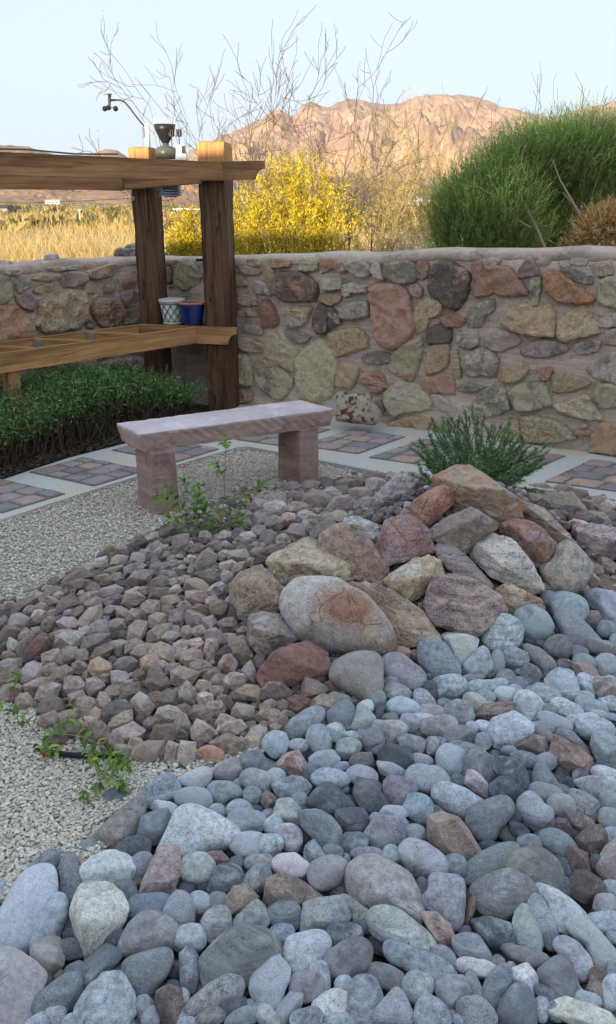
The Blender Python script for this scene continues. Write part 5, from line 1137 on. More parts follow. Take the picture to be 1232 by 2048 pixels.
def beam(mb, a, b, h, th, side):                          # a, b: top centre line points on the visible face
    a, b = np.asarray(a, float), np.asarray(b, float); d = b - a; L_ = np.linalg.norm(d); d = d / L_; n = np.cross(d, ZZ); n /= np.linalg.norm(n)
    if np.dot(n, side) < 0: n = -n
    z = np.cross(n, d); z = z if z[2] > 0 else -z
    c = (a + b) / 2 - n * th / 2 - z * h / 2
    W, Fs = rough_poly_box(c, (L_, th, h), d, n, z, 50, .0012, int(L_ * 100) + int(h * 1000), corner=.003); mb.add(W, Fs); return d
def one_beam(name, a, b, h, th, side, mat, root):
    mb = MB(); beam(mb, a, b, h, th, side); o = mb.build(name, mat, root); rr = rotated(o, (np.asarray(b) - np.asarray(a))); return rr
def stub(name, a, b, h, th, mat, root, side):            # beam whose end is cut with a cove
    a, b = np.asarray(a, float), np.asarray(b, float); d = b - a; L_ = np.linalg.norm(d); d /= L_; n = np.cross(d, ZZ); n /= np.linalg.norm(n)
    if np.dot(n, side) < 0: n = -n
    pr = [(0, 0), (L_, 0), (L_, -.36 * h)]; cx_, cz_, r_ = L_, -h * .99, h * .60
    for k in range(9):
        t = math.radians(92 + 78 * k / 8); pr.append((cx_ + r_ * math.cos(t) * .95 , cz_ + r_ * math.sin(t)))
    pr += [(L_ - r_ * .98, -h), (0, -h)]
    V = [a + d * x + ZZ * z - n * q for q in (0, th) for x, z in pr]; m_ = len(pr)
    bm = bmesh.new(); vs = [bm.verts.new(v) for v in V]; bm.faces.new(vs[:m_]); bm.faces.new(vs[m_:][::-1])
    for k in range(m_): bm.faces.new([vs[k], vs[(k + 1) % m_], vs[m_ + (k + 1) % m_], vs[m_ + k]])
    bmesh.ops.recalc_face_normals(bm, faces=bm.faces[:]); bmesh.ops.triangulate(bm, faces=bm.faces[:]); bm.verts.index_update()
    W = [v.co[:] for v in bm.verts]; Fs = [[v.index for v in f.verts] for f in bm.faces]; bm.free()
    return rotated(MB().add(W, Fs).build(name, mat, root), d)
def Bpt(px, z, zpy=None):                                 # point on the cross-beam face line seen at picture column px
    p0 = np.array([-.58, 6.36, 0]); r = ray(px, 500 if z < 1 else 340); n = BN; t = np.dot(p0 - CAM, n) / np.dot(r, n); p = CAM + r * t; return np.array([p[0], p[1], z])
# lower frame
t1 = thing('bed_frame', 'low orange timber frame with open joists over the hedge', 'timber frame', (-1.6, 5.7, 0))
zl, h = .685, .133
J = Bpt(385, zl); E_ = J + FD * 3.3; B0 = Bpt(262, zl)
stub('cross_beam', B0 + BN * .0, Bpt(467, zl), h, .042, M_BEAM, t1, BN)
one_beam('front_beam', J + BN * .003, E_, h, .042, FN, M_BEAM, t1)
R0 = B0 + BN * .002 + BD * .02; R1 = R0 + FD * 3.1; one_beam('rear_beam', R0, R1, h, .042, FN, M_BEAM, t1)
for k, px in enumerate([287, 185, 80, -60, -240]):
    r = ray(px, np.interp(px, [-300, 80, 287], [720, 694, 668])); n = FN; tt = np.dot(J - CAM, n) / np.dot(r, n); p = CAM + r * tt; p[2] = zl - .006; p = p - FN * .045
    q = p - FN * 0; 
    dd = -BD; sR = np.dot(R0 - p, FN) / np.dot(dd, FN); qe = p + dd * (sR + 0) ; qe[2] = zl - .006
    one_beam('joist', p, qe, h * .93, .038, BN, M_BEAM, t1)
    hb = MB(); hb.box(qe + BD * .012 + BN * .006 - ZZ * .06, (.014, .02, .12), BD, BN, ZZ, .002); hb.box(qe + BD * .03 + BN * .003 - ZZ * .05, (.05, .004, .08), BD, BN, ZZ); hb.build('joist_hanger', M_STEEL, t1)
pl = at_Y(38, 760, 5.25); c = J + FD * np.dot(pl - J, FD); lg = MB(); W, Fs = rough_poly_box((c[0] - FN[0] * .06, c[1] - FN[1] * .06, .25), (.09, .09, .62), FD, FN, ZZ, 20, .002, 4, corner=.004); lg.add(W, Fs); rotated(lg.build('leg', M_BEAM, t1), ZZ)
# upper frame
t2 = thing('pergola_frame', 'upper brown timber frame carried across the two tall posts', 'timber frame', (-1.6, 5.7, 1.7))
zu = 1.878; J = Bpt(448, zu); E_ = J + FD * 3.4
stub('cross_beam', Bpt(400, zu), Bpt(527, zu + .004), .128, .042, M_BEAMU, t2, BN)
one_beam('front_beam', J + BN * .003, E_, .130, .042, FN, M_BEAMU, t2)
b1 = Bpt(400, zu - .01); b0 = Bpt(243, zu - .055); one_beam('side_beam', b1 - BD * .001, b0, .135, .042, BN, M_BEAMU, t2)
one_beam('rear_beam', b0 - BN * .02 + BD * .01 - ZZ * .006, b0 + FD * 3.1 - ZZ * .006, .135, .042, FN, M_BEAMU, t2)
hk = MB(); p = Bpt(477, zu - .128); hk.tube([p, p - ZZ * .02], .003, 5)
for q in range(3):
    pts = [p - ZZ * (.03 + .024 * q) + (BD if q % 2 else BN) * .007 * math.cos(a_) + ZZ * .014 * math.sin(a_) for a_ in np.linspace(0, 6.283, 9)]; hk.tube(pts, .0022, 5)
tag(hk.build('hook_chain', M_STEEL), 'small steel eye and chain links hanging under the upper beam end', 'hook chain')
# dark cord lying along the upper beam
cb = MB(); pts = [at_Y(x, y, 5.75) for x, y in ((-30, 300), (60, 303), (105, 306), (150, 312), (215, 316))]; 
pts = [J + FD * s_ + ZZ * (.012 + .006 * math.sin(s_ * 9)) - FN * .02 for s_ in np.linspace(.9, 3.0, 14)]; cb.tube(pts, .006, 6); tag(cb.build('garden_hose', plain('dull green hose', (.10, .14, .12), .5, .1)), 'thin grey green hose lying along the upper front beam', 'hose')
# shelf behind the posts with the two pots
a, b = at_z(301, 641, .685), at_z(406, 641, .685); Yb = 6.70
sh = MB(); W, Fs = rough_poly_box(((at_Y(301, 641, Yb)[0] + at_Y(420, 641, Yb)[0]) / 2, Yb + .05, .655), (.62, .26, .05), np.array([1., -.03, 0]), np.array([0.03, 1, 0]), ZZ, 26, .002, 77, corner=.004)
sh.add(W, Fs); so_ = sh.build('shelf_board', M_GREYW); tag(so_, 'weathered grey board carrying the two flower pots between the posts', 'shelf')
def pot(px, pyb, Yd, prof, name, lab, mat):
    c = at_Y(px, pyb, Yd); c[2] = .682; t = thing(name, lab, 'flower pot', tuple(c), 'flower pots on the shelf board'); return c, t
M_PW = plain('white glazed pot', (.62, .61, .57), .45, .1, 40); M_DKL = plain('dark pot lines', (.10, .095, .085), .6)
k_ = 6.60 / F * .96
c, t = pot(346, 640, 6.62, None, 'flower_pot', 'white pot with a dark crosshatch pattern and dotted rim', M_PW)
mb = MB(); R1_, R2_, H_ = .077, .098, .195; mb.lathe(c, [(0, .0), (R1_, 0), (R1_ + .004, .006), (R1_ + .003, .016), (R1_, .02), (R2_, H_ - .03), (R2_ - .012, H_ - .03), (R1_ - .01, .02), (0, .02)], 32); mb.build('pot_body', M_PW, t, smooth=True)
mb = MB(); mb.lathe(c, [(R2_ - .003, H_ - .034), (R2_ + .006, H_ - .030), (R2_ + .008, H_ - .018), (R2_ + .010, H_ - .012), (R2_ + .010, H_ - .003), (R2_ + .004, H_), (R2_ - .010, H_), (R2_ - .014, H_ - .03)], 32); mb.build('rim', M_PW, t, smooth=True)
mb = MB()
def onpot(a_, f, o_=.0012): r_ = R1_ + (R2_ - R1_) * ((f * H_ - .02) / (H_ - .05)) + o_; return c + np.array([r_ * math.cos(a_), r_ * math.sin(a_), f * H_])
for sgn in (1, -1):
    for k in range(10):
        for off in (-.05, .05):
            mb.tube([onpot(6.283 * k / 10 + off + sgn * s_ * 1.0, .13 + .66 * s_) for s_ in np.linspace(0, 1, 12)], .0016, 4)
for zz in (.815, .12): mb.tube([onpot(a_, zz) for a_ in np.linspace(0, 6.3, 40)], .002, 4)
for k in range(26): a_ = 6.283 * k / 26; rr_ = R2_ + .0085; p = c + np.array([rr_ * math.cos(a_), rr_ * math.sin(a_), H_ - .018]); mb.tube([p - ZZ * .003, p + np.array([-math.sin(a_), math.cos(a_), 0]) * .008 + ZZ * .003], .0028, 4)
mb.build('crosshatch_pattern', M_DKL, t)
c, t = pot(386, 643, 6.545, None, 'flower_pot', 'shiny cobalt blue glazed pot with a bare terracotta rim', None)
M_BLU = plain('cobalt glaze', (.010, .032, .17), .12, .25, 14, 0, 0, .6); M_TER = plain('terracotta', (.45, .22, .13), .75, .12, 50)
mb = MB(); mb.lathe(c, [(0, 0), (.072, 0), (.074, .01), (.092, .10), (.1, .148), (.103, .152), (.103, .164), (.095, .166), (.088, .1), (0, .02)], 36); mb.build('pot_body', M_BLU, t, smooth=True)
mb = MB(); mb.lathe(c, [(.1, .165), (.112, .166), (.117, .172), (.114, .181), (.105, .184), (.094, .18), (.094, .166)], 36); mb.build('rim', M_TER, t, smooth=True)
# turnbuckle and wires
tb = MB(); p0 = at_Y(233, 589, 6.5); p1 = at_Y(273, 580, 6.62); d = p1 - p0
tb.tube([p0, p0 + d * .3], .003, 5); tb.tube([p0 + d * .3 + ZZ * .008, p0 + d * .75 + ZZ * .008], .0035, 5); tb.tube([p0 + d * .3 - ZZ * .008, p0 + d * .75 - ZZ * .008], .0035, 5); tb.tube([p0 + d * .75, p1], .003, 5)
for q in (p0, p1): tb.tube([q + (d / np.linalg.norm(d)) * .014 * math.cos(a_) + ZZ * .014 * math.sin(a_) for a_ in np.linspace(0, 6.3, 9)], .003, 5)
for q in (.3, .75): tb.box(p0 + d * q, (.012, .012, .026), bev=.002)
tag(tb.build('turnbuckle', plain('bright steel', (.5, .52, .55), .3, .1, 30, .8)), 'small steel turnbuckle fixed between left wall and corner post', 'turnbuckle')
wr = MB(); M_WIRE = plain('thin wire', (.16, .11, .08), .6)
pts = [at_Y(x, y, 6.1 + (x + 20) / 290 * .52) for x, y in ((-40, 405), (40, 406), (100, 405), (160, 402), (220, 399), (262, 397))]; wr.tube(pts, .0016, 4); tag(wr.build('wire', M_WIRE), 'thin wire stretched from the corner post out to the left', 'wire')
ey = MB(); p = at_Y(266, 397, 6.60); ey.tube([p + BD * .010 * math.cos(a_) + ZZ * .014 * math.sin(a_) for a_ in np.linspace(0, 6.3, 9)], .003, 5); ey.box(p + BN * -.006, (.02, .008, .03), BD, BN, ZZ, .002); tag(ey.build('eye_bolt', M_STEEL), 'steel eye bolt screwed into the corner post', 'eye bolt')
# the outdoor sensors
t = thing('wind_sensor', 'dark cup anemometer with wind vane on a bent arm above the corner post', 'anemometer', (-1.3, 6.7, 1.99))
Ys = 6.72
def s_(x, y, Y=Ys): return at_Y(x, y, Y)
mb = MB(); mb.tube([s_(288, 252), s_(282, 245), s_(270, 230), s_(258, 214), s_(249, 204), s_(241, 200), s_(229, 200)], .0062, 8); mb.build('arm', M_BLK, t, smooth=True)
mb = MB(); mb.tube([s_(219, 188), s_(219, 192), s_(219, 204), s_(219, 212)], [.014, .012, .010, .008], 10); mb.tube([s_(232, 200), s_(219, 200)], [.007, .009], 8); mb.build('hub', M_BLK, t, smooth=True)
mb = MB(); q = [s_(202, 175), s_(206, 175.5), s_(214, 189), s_(207, 191.5), s_(205, 186)]; V_ = [p + np.array([0, e, 0]) for e in (-.002, .002) for p in q]
mb.add(V_, [(0, 1, 2), (0, 2, 3), (0, 3, 4), (7, 6, 5), (8, 7, 5), (9, 8, 5)] + [(i, (i + 1) % 5, 5 + (i + 1) % 5, 5 + i) for i in range(5)]); mb.tube([s_(210, 189), s_(224, 187.5)], [.004, .006], 6); mb.build('wind_vane', M_GRYP, t)
for x, y, Yo in ((209.5, 217, 6.70), (231, 217, 6.70), (217, 215, 6.80)):
    mb = MB(); c = s_(x, y, Yo); X_ = np.array([0, 1., 0]); mb.lathe(c, [(.004, -.018), (.013, -.014), (.0185, -.004), (.0195, .006), (.0165, .006), (.010, -.008), (.001, -.013)], 14, ax=(np.array([1., 0, 0]), np.array([0, .3, .95]), np.array([0, .95, -.3]))); mb.tube([c, s_(219, 214)], .0025, 5); mb.build('cup', M_BLK, t, smooth=True)
mb = MB(); mb.box(s_(286, 264), (.016, .02, .075), bev=.003); mb.tube([s_(285, 268), s_(286, 291)], .0025, 5); mb.build('bracket', M_GRYP, t)
mb = MB(); c = s_(294.5, 271, 6.74); mb.lathe(c, [(0, -.085), (.020, -.085), (.020, .082), (0, .084)], 16); o = mb.build('mounting_tube', M_WHT, t, smooth=True)
t = thing('weather_station', 'weather station with black rain cone, white box and grey louvred shield', 'weather station', tuple(s_(340, 315)))
mb = MB(); c = s_(333, 318, 6.6); u_ = 6.5 / F
mb.lathe(c, [(0, 0), (20 * u_, 0), (20 * u_, 14 * u_), (17 * u_, 19 * u_), (6 * u_, 23 * u_), (6 * u_, 27 * u_), (0, 27 * u_)], 28); mb.build('rain_base', plain('olive grey plastic', (.11, .11, .095), .35, .1), t, smooth=True)
mb = MB(); mb.lathe(c, [(6 * u_, 26.5 * u_), (12 * u_, 36 * u_), (17.5 * u_, 48 * u_), (20 * u_, 58 * u_), (19 * u_, 58 * u_), (14 * u_, 44 * u_), (4 * u_, 30 * u_)], 28); mb.build('rain_cone', M_BLK, t, smooth=True)
mb = MB()
for k in range(26):
    a_ = 6.283 * k / 26; p = c + np.array([math.cos(a_) * 19.6 * u_, math.sin(a_) * 19.6 * u_, 57 * u_]); mb.tube([p, p + ZZ * .05], [.0012, .0004], 4)
mb.build('bird_spikes', M_WHT, t)
for dx in (343, 358):
    mb = MB(); c2 = s_(dx, 272, 6.56)
    for k in range(7): a_ = 6.283 * k / 7; p = c2 + np.array([math.cos(a_) * .017, math.sin(a_) * .017, 0]); mb.tube([p, p + ZZ * .045], .0045, 5)
    mb.lathe(c2, [(0, -.004), (.02, -.004), (.02, .002), (0, .002)], 12); mb.tube([c2, c2 - ZZ * .14], .0035, 5); mb.build('sensor_head', M_BLK, t)
mb = MB(); q = [s_(352, 320, 6.54), s_(375, 320, 6.54), s_(369, 290, 6.54), s_(354, 290, 6.54)]; V_ = [p + np.array([0, e, 0]) for e in (-.03, .03) for p in q]
mb.add(V_, [(0, 1, 2, 3), (7, 6, 5, 4), (0, 4, 5, 1), (1, 5, 6, 2), (2, 6, 7, 3), (3, 7, 4, 0)]); wb = mb.build('white_box', M_WHT, t)
mb = MB(); c = s_(366.5, 299, 6.5) ; mb.box(c, (.026, .004, .05), bev=.001); mb.build('solar_panel', plain('solar cell', (.03, .04, .06), .25), wb)
mb = MB(); c = s_(341, 390, 6.60)
for k in range(5): z = k * 4.6 * u_; mb.lathe(c, [(9 * u_, z + 1 * u_), (19.5 * u_, z - .2 * u_), (21.5 * u_, z - 2.2 * u_), (20 * u_, z + .6 * u_), (10 * u_, z + 3.2 * u_)], 24)
mb.lathe(c, [(0, -4 * u_), (11 * u_, -4 * u_), (11 * u_, 22 * u_), (0, 22 * u_)], 18); mb.build('radiation_shield', plain('blue grey plastic', (.30, .35, .42), .5, .06), t, smooth=False)
mb = MB(); mb.tube([s_(370, 366, 6.6), s_(369, 378, 6.6), s_(360, 391, 6.6), s_(346, 398, 6.6), s_(330, 402, 6.6), s_(318, 400, 6.6)], .0016, 5); mb.build('cable', M_BLK, t)
mb = MB(); p = at_Y(399, 520, 6.44); mb.box(p, (.05, .02, .02), bev=.003); mb.tube([p, p - BD * .03], .008, 8); tag(mb.build('tap_bolt', M_BLK), 'small black bolt sticking out left of the nearer post', 'bolt')
# ------------------------------------------------------------------ the sandstone bench, drip pipe
M_SST = rock_mat('pink sandstone', 4, 40, 300, .3, .004, .22)
def bnd(m, strength=.35):
    """fine sedimentary banding"""
    N = m.node_tree.nodes; L = m.node_tree.links; b = N['Principled BSDF']; src = b.inputs['Base Color'].links[0].from_socket
    tc = N.new('ShaderNodeTexCoord'); mp = N.new('ShaderNodeMapping'); mp.inputs['Scale'].default_value = (2, 2, 34); L.new(tc.outputs['Object'], mp.inputs['Vector'])
    n = noise(N, L, mp.outputs[0], 1.0, 5, .6, .9); L.new(mixc(N, L, 1.0, src, grey(N, L, ramp(N, L, n, .35, .65, 1 - strength, 1 + strength * .6)), 'MULTIPLY'), b.inputs['Base Color'])
bnd(M_SST, .16)
tb = thing('stone_bench', 'pink sandstone slab bench standing on two squared stone legs', 'bench', (-.45, 4.55, 0))
c4 = [at_z(278, 869, .45), at_z(669.5, 818, .45), at_z(601, 799, .45), at_z(232, 846, .45)]
du = c4[1] - c4[0]; Lb = np.linalg.norm(du); du /= Lb; dv = np.cross(ZZ, du)
cc_ = sum(c4) / 4; wd = .325
W, Fs = rough_poly_box(cc_ - ZZ * .052, (Lb, wd, .104), du, dv, ZZ, 90, .0016, 12, corner=.002)
loc_ = (W - cc_) @ np.stack([du, dv, ZZ], 1)                # skew the plan to the slab's real corners, undercut the edges
fu = loc_[:, 0] / (Lb / 2); fv = loc_[:, 1] / (wd / 2); fz = np.clip(-loc_[:, 2] / .104, 0, 1)
bil = [(1 - fu) * (1 - fv) / 4, (1 + fu) * (1 - fv) / 4, (1 + fu) * (1 + fv) / 4, (1 - fu) * (1 + fv) / 4]
Wt = sum(b_[:, None] * (p - cc_)[None] for b_, p in zip(bil, c4)) + cc_; Wt[:, 2] = W[:, 2]
e = np.maximum(np.abs(fu), np.abs(fv)) > .97; nf = SN(77)(loc_ / .1, 1.1) * .6 + .4 * SN(79)(loc_ / .1, 2.6)
rim = np.where(e, (.006 * nf - .016 * fz ** 1.5 * (SN(78)(loc_ / .1, .3) * .5 + .8)), 0)
dirr = np.stack([np.where(np.abs(fu) > .97, np.sign(fu), 0), np.where(np.abs(fv) > .97, np.sign(fv), 0)], 1)
Wt[:, :2] += (dirr[:, :1] * du[:2] + dirr[:, 1:] * dv[:2]) * rim[:, None]
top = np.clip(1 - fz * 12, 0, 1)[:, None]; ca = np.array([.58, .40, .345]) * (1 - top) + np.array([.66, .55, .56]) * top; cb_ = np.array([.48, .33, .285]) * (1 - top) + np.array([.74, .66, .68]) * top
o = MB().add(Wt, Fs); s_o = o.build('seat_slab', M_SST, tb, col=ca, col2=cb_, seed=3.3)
def bleg(pc, pf, pb, zt, seed, dark):                     # corner px, front-face far px, left-face far px on the ground
    C0, Pf, Pb = at_z(*pc, 0.), at_z(*pf, 0.), at_z(*pb, 0.); a_ = Pf - C0; b_ = Pb - C0; wa, wb_ = np.linalg.norm(a_), np.linalg.norm(b_)
    X_, Y_ = a_ / wa, b_ / wb_; W, Fs = rough_poly_box(C0 + (a_ + b_) / 2 + ZZ * (zt / 2 - .03), (wa, wb_, zt + .06), X_, Y_, ZZ, 40, .0016, seed, .93, (0, 0), .002)
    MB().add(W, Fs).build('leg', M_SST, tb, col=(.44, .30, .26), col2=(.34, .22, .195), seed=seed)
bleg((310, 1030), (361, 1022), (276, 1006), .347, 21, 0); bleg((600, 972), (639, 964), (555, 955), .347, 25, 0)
dp = MB(); pts = [at_z(x, y, .012) for x, y in ((70, 1492), (95, 1503), (140, 1510), (190, 1512), (225, 1510), (250, 1516))]; dp.tube(pts, .009, 8)
tag(dp.build('drip_pipe', M_BLK, smooth=True), 'black drip irrigation pipe on the gravel beside the angular rocks', 'pipe')
dm = MB(); dm.tube([at_z(88, 1504, .02), at_z(96, 1505, .02)], .012, 8); tag(dm.build('pipe_end', plain('red cap', (.5, .04, .02), .5)), 'small red cap ring on the black drip pipe', 'cap')
# ------------------------------------------------------------------ desert, hills, sky line
g = np.random.default_rng(21)
m, N, L, b = newmat('desert ground'); tc = N.new('ShaderNodeTexCoord')
n = noise(N, L, tc.outputs['Object'], .006, 8, .62); n2 = noise(N, L, tc.outputs['Object'], .09, 6, .65); n3 = noise(N, L, tc.outputs['Object'], 1.2, 6, .7)
c = mixc(N, L, ramp(N, L, n, .38, .62), (.40, .28, .14), (.47, .33, .19)); c = mixc(N, L, ramp(N, L, n2, .5, .68), c, (.19, .17, .075)); c = mixc(N, L, ramp(N, L, n3, .5, .72, 0, .6), c, (.20, .15, .08))
L.new(c, b.inputs['Base Color']); b.inputs['Roughness'].default_value = .95
rr = np.concatenate([[3.0], np.geomspace(8.5, 16000, 60)]); aa = np.linspace(0, 2 * math.pi, 97)[:-1]
V = [[0, 0, -.6]]; 
for r in rr:
    for a in aa: V.append([r * math.sin(a), r * math.cos(a), (-.6 if r < 4 else -.30) + (.25 * math.sin(r * .05 + a * 7) * min(1, r / 400) if r > 50 else 0)])
Fq = []; nA = len(aa)
for i in range(len(rr) - 1):
    for j in range(nA): Fq.append((1 + i * nA + j, 1 + (i + 1) * nA + j, 1 + (i + 1) * nA + (j + 1) % nA, 1 + i * nA + (j + 1) % nA))
Tr = [(0, 1 + j, 1 + (j + 1) % nA) for j in range(nA)]
tag(mesh_np('desert_ground', V, [np.array(Fq), np.array(Tr)], m), kind='structure')
def mtn(name, D0, D1, prof, seed, c1, c2, c3, rough_, nu=640, nv=170, xpx=(-260, 1500)):
    """prof: ridge line in picture units; slopes fall from D1 (ridge) to D0 (foot)"""
    xs = np.linspace(*xpx, nu); py = np.interp(xs, [p[0] for p in prof], [p[1] for p in prof])
    n1 = SN(seed); q1 = np.stack([xs / 60, 0 * xs, 0 * xs], 1); py = py + (1.6 * n1(q1, 1.0) + 1.1 * SN(seed + 1)(q1, 2.7) + .7 * SN(seed + 2)(q1, 6.0)) * rough_
    t = np.linspace(0, 1, nv); te = np.tan(np.arctan((1024 - py) / F) - PITCH); te = np.maximum(te, .0005)
    X = np.zeros((nv, nu)); Y = X.copy()
    for j in range(nv):
        D = D0 + (D1 - D0) * t[j]; X[j] = (xs - 616) / F * D * (cp - te * t[j] * sp); Y[j] = D
    H = te * D1
    P = np.stack([X.ravel(), Y.ravel() * .8, 0 * X.ravel()], 1); k0 = D1 / 5200.; wx = 60 * k0 * SN(seed + 4)(P, 1 / (500. * k0)); P = P + np.stack([wx, wx * .7, 0 * wx], 1)
    gul = sum(w_ * (1 - 1.5 * np.abs(SN(seed + 5 + i_)(P, 1 / (l_ * k0)))) for i_, (w_, l_) in enumerate(((.32, 760), (.26, 380), (.19, 190), (.13, 95), (.10, 48)))).reshape(X.shape)
    T = t[:, None]; shape = T ** 1.15; amp = 4 * T * (1 - T) * .55 + .03 * T
    Z = H[None] * (shape + amp * (gul - .5) * .75) - 2 * (1 - T)
    back = np.stack([X[-1] * 1.15, Y[-1] * 1.15, 0 * X[-1] - 5], 1)
    V = np.concatenate([np.stack([X.ravel(), Y.ravel(), Z.ravel()], 1), back]); i, j = np.mgrid[0:nv, 0:nu - 1]; a = (i * nu + j).ravel()
    m, N, L, b = newmat(name + ' rock'); tc = N.new('ShaderNodeTexCoord'); k = 3000. / D1
    n = noise(N, L, tc.outputs['Object'], .006 * k, 8, .7, .6); n2 = noise(N, L, tc.outputs['Object'], .03 * k, 8, .75); n4 = noise(N, L, tc.outputs['Object'], .12 * k, 5, .7)
    c = mixc(N, L, ramp(N, L, n, .42, .58), c1, c2); c = mixc(N, L, ramp(N, L, n2, .50, .66, 0, .8), c, c3)
    c = mixc(N, L, ramp(N, L, n4, .55, .7, 0, .5), c, tuple(q * .62 for q in c1))
    bp = N.new('ShaderNodeBump'); bp.inputs['Strength'].default_value = .42; bp.inputs['Distance'].default_value = 22 * D1 / 5200; L.new(math_(N, L, 'ADD', n2, math_(N, L, 'MULTIPLY', n4, .4)), bp.inputs['Height']); L.new(bp.outputs[0], b.inputs['Normal'])
    L.new(c, b.inputs['Base Color']); b.inputs['Roughness'].default_value = .95; b.inputs['Specular IOR Level'].default_value = .1
    return tag(mesh_np(name, V, np.stack([a, a + 1, a + nu + 1, a + nu], 1), m), kind='structure')
mtn('mountain', 3300, 5200, [(-300, 420), (240, 372), (300, 340), (340, 318), (380, 302), (415, 287), (445, 272), (470, 258), (492, 250), (520, 238), (545, 218), (560, 214), (585, 232), (596, 222), (604, 208), (622, 200), (640, 210), (655, 214), (680, 204), (705, 196), (735, 202), (760, 208), (800, 203), (850, 191), (880, 187), (920, 191), (955, 193), (975, 203), (1005, 213), (1040, 217), (1070, 226), (1100, 234), (1140, 224), (1180, 212), (1212, 203), (1240, 196), (1300, 186), (1400, 220), (1500, 260)], 301, (.38, .25, .20), (.54, .36, .235), (.72, .53, .32), 1.0)
mtn('hills', 2300, 3400, [(-300, 300), (-60, 292), (0, 291), (30, 290), (60, 293), (85, 300), (120, 312), (160, 316), (190, 303), (210, 295), (235, 300), (260, 316), (300, 330), (340, 322), (380, 325), (430, 330), (500, 335), (560, 345), (640, 352), (760, 358), (860, 366), (1000, 372), (1232, 378), (1500, 380)], 331, (.30, .17, .12), (.44, .27, .16), (.50, .34, .20), .8)
mtn('foothills', 1500, 2100, [(-300, 386), (0, 378), (80, 372), (150, 384), (220, 378), (300, 384), (420, 380), (520, 376), (700, 385), (900, 388), (1232, 390), (1500, 392)], 351, (.36, .22, .14), (.46, .30, .17), (.40, .25, .15), .5)
# scattered far desert scrub: bushes as small leafy tufts, too many to count
def blades(n, base, length, width, dirs, bend, col, rg_):
    """n curved blades (4 cross pairs each) -> V, F, colours"""
    d = dirs / np.linalg.norm(dirs, axis=1)[:, None]; sd = np.cross(d, rg_.normal(size=(n, 3))); sd /= np.linalg.norm(sd, axis=1)[:, None] + 1e-9
    ts = np.array([0, .4, .75, 1.]); ws = np.array([1, .85, .5, .08]); V = []
    for t, w_ in zip(ts, ws):
        c = base + d * (length * t)[:, None] + bend * (length * t * t)[:, None]
        V += [c - sd * (width * w_ / 2)[:, None], c + sd * (width * w_ / 2)[:, None]]
    V = np.stack(V, 1); Fi = np.array([[0, 1, 3, 2], [2, 3, 5, 4], [4, 5, 7, 6]]); Fq = (Fi[None] + np.arange(n)[:, None, None] * 8).reshape(-1, 4)
    return V.reshape(-1, 3), Fq, np.repeat(col, 8, 0)
def pick(rg_, n, cols, lo=.8, hi=1.2): c = np.array(cols)[rg_.integers(0, len(cols), n)]; return c * rg_.uniform(lo, hi, (n, 1))
M_LEAF = leaf_mat('leaf', .55, .25); M_DRY = leaf_mat('dry grass', .7, .2)
n = 52000; D = 12.2 + 110 * g.random(n) ** 2.6; ax_ = (g.uniform(-120, 760, n) - 616) / F; X = ax_ * D * 1.0; cl = SN(91)(np.stack([X / 3, D / 3, 0 * D], 1), .35)
keep = cl + g.normal(size=n) * .5 > -.35; X, D, cl = X[keep], D[keep], cl[keep]; n = len(D)
lg_ = g.uniform(.35, .85, n) * (1 + .35 * cl) * np.clip(.8 + D / 120, 0, 1.4); lg_ = np.clip(lg_, .15, 1.3)
V, Fq, cc = blades(n, np.stack([X, D, np.full(n, -.32)], 1), lg_, .006 + D * .00042, np.stack([g.normal(size=n) * .3, g.normal(size=n) * .3, np.ones(n)], 1), np.stack([g.normal(size=n) * .2, g.normal(size=n) * .2, -g.uniform(0, .3, n)], 1), pick(g, n, [(.56, .40, .16), (.62, .47, .22), (.50, .34, .11), (.48, .40, .13), (.66, .52, .28)]), g)
tag(mesh_np('dry_grass', V, Fq, M_DRY, None, cc), 'tall golden dry grass covering the desert beyond the wall', 'grass', kind='stuff')
# low scrub dotted across the plain
n = 2600; D = 60 + 1500 * g.random(n) ** 1.6; X = (g.uniform(-300, 1500, n) - 616) / F * D * .95; k = 14; s_b = g.uniform(.5, 1.3, n)
B = np.repeat(np.stack([X, D, np.full(n, -.3)], 1), k, 0); sb = np.repeat(s_b, k); nn = n * k
V, Fq, cc = blades(nn, B + g.normal(size=(nn, 3)) * sb[:, None] * [.5, .5, 0], sb * g.uniform(.6, 1.3, nn), sb * .5 + np.repeat(D, k) * .0003, np.stack([g.normal(size=nn), g.normal(size=nn) * .5, g.uniform(.4, 1.4, nn)], 1), np.zeros((nn, 3)), np.repeat(pick(g, n, [(.20, .19, .06), (.36, .28, .09), (.16, .14, .06), (.42, .32, .14)]), k, 0), g)
tag(mesh_np('desert_scrub', V, Fq, M_DRY, None, cc), 'low olive and tan scrub dotted over the far plain', 'scrub', kind='stuff')
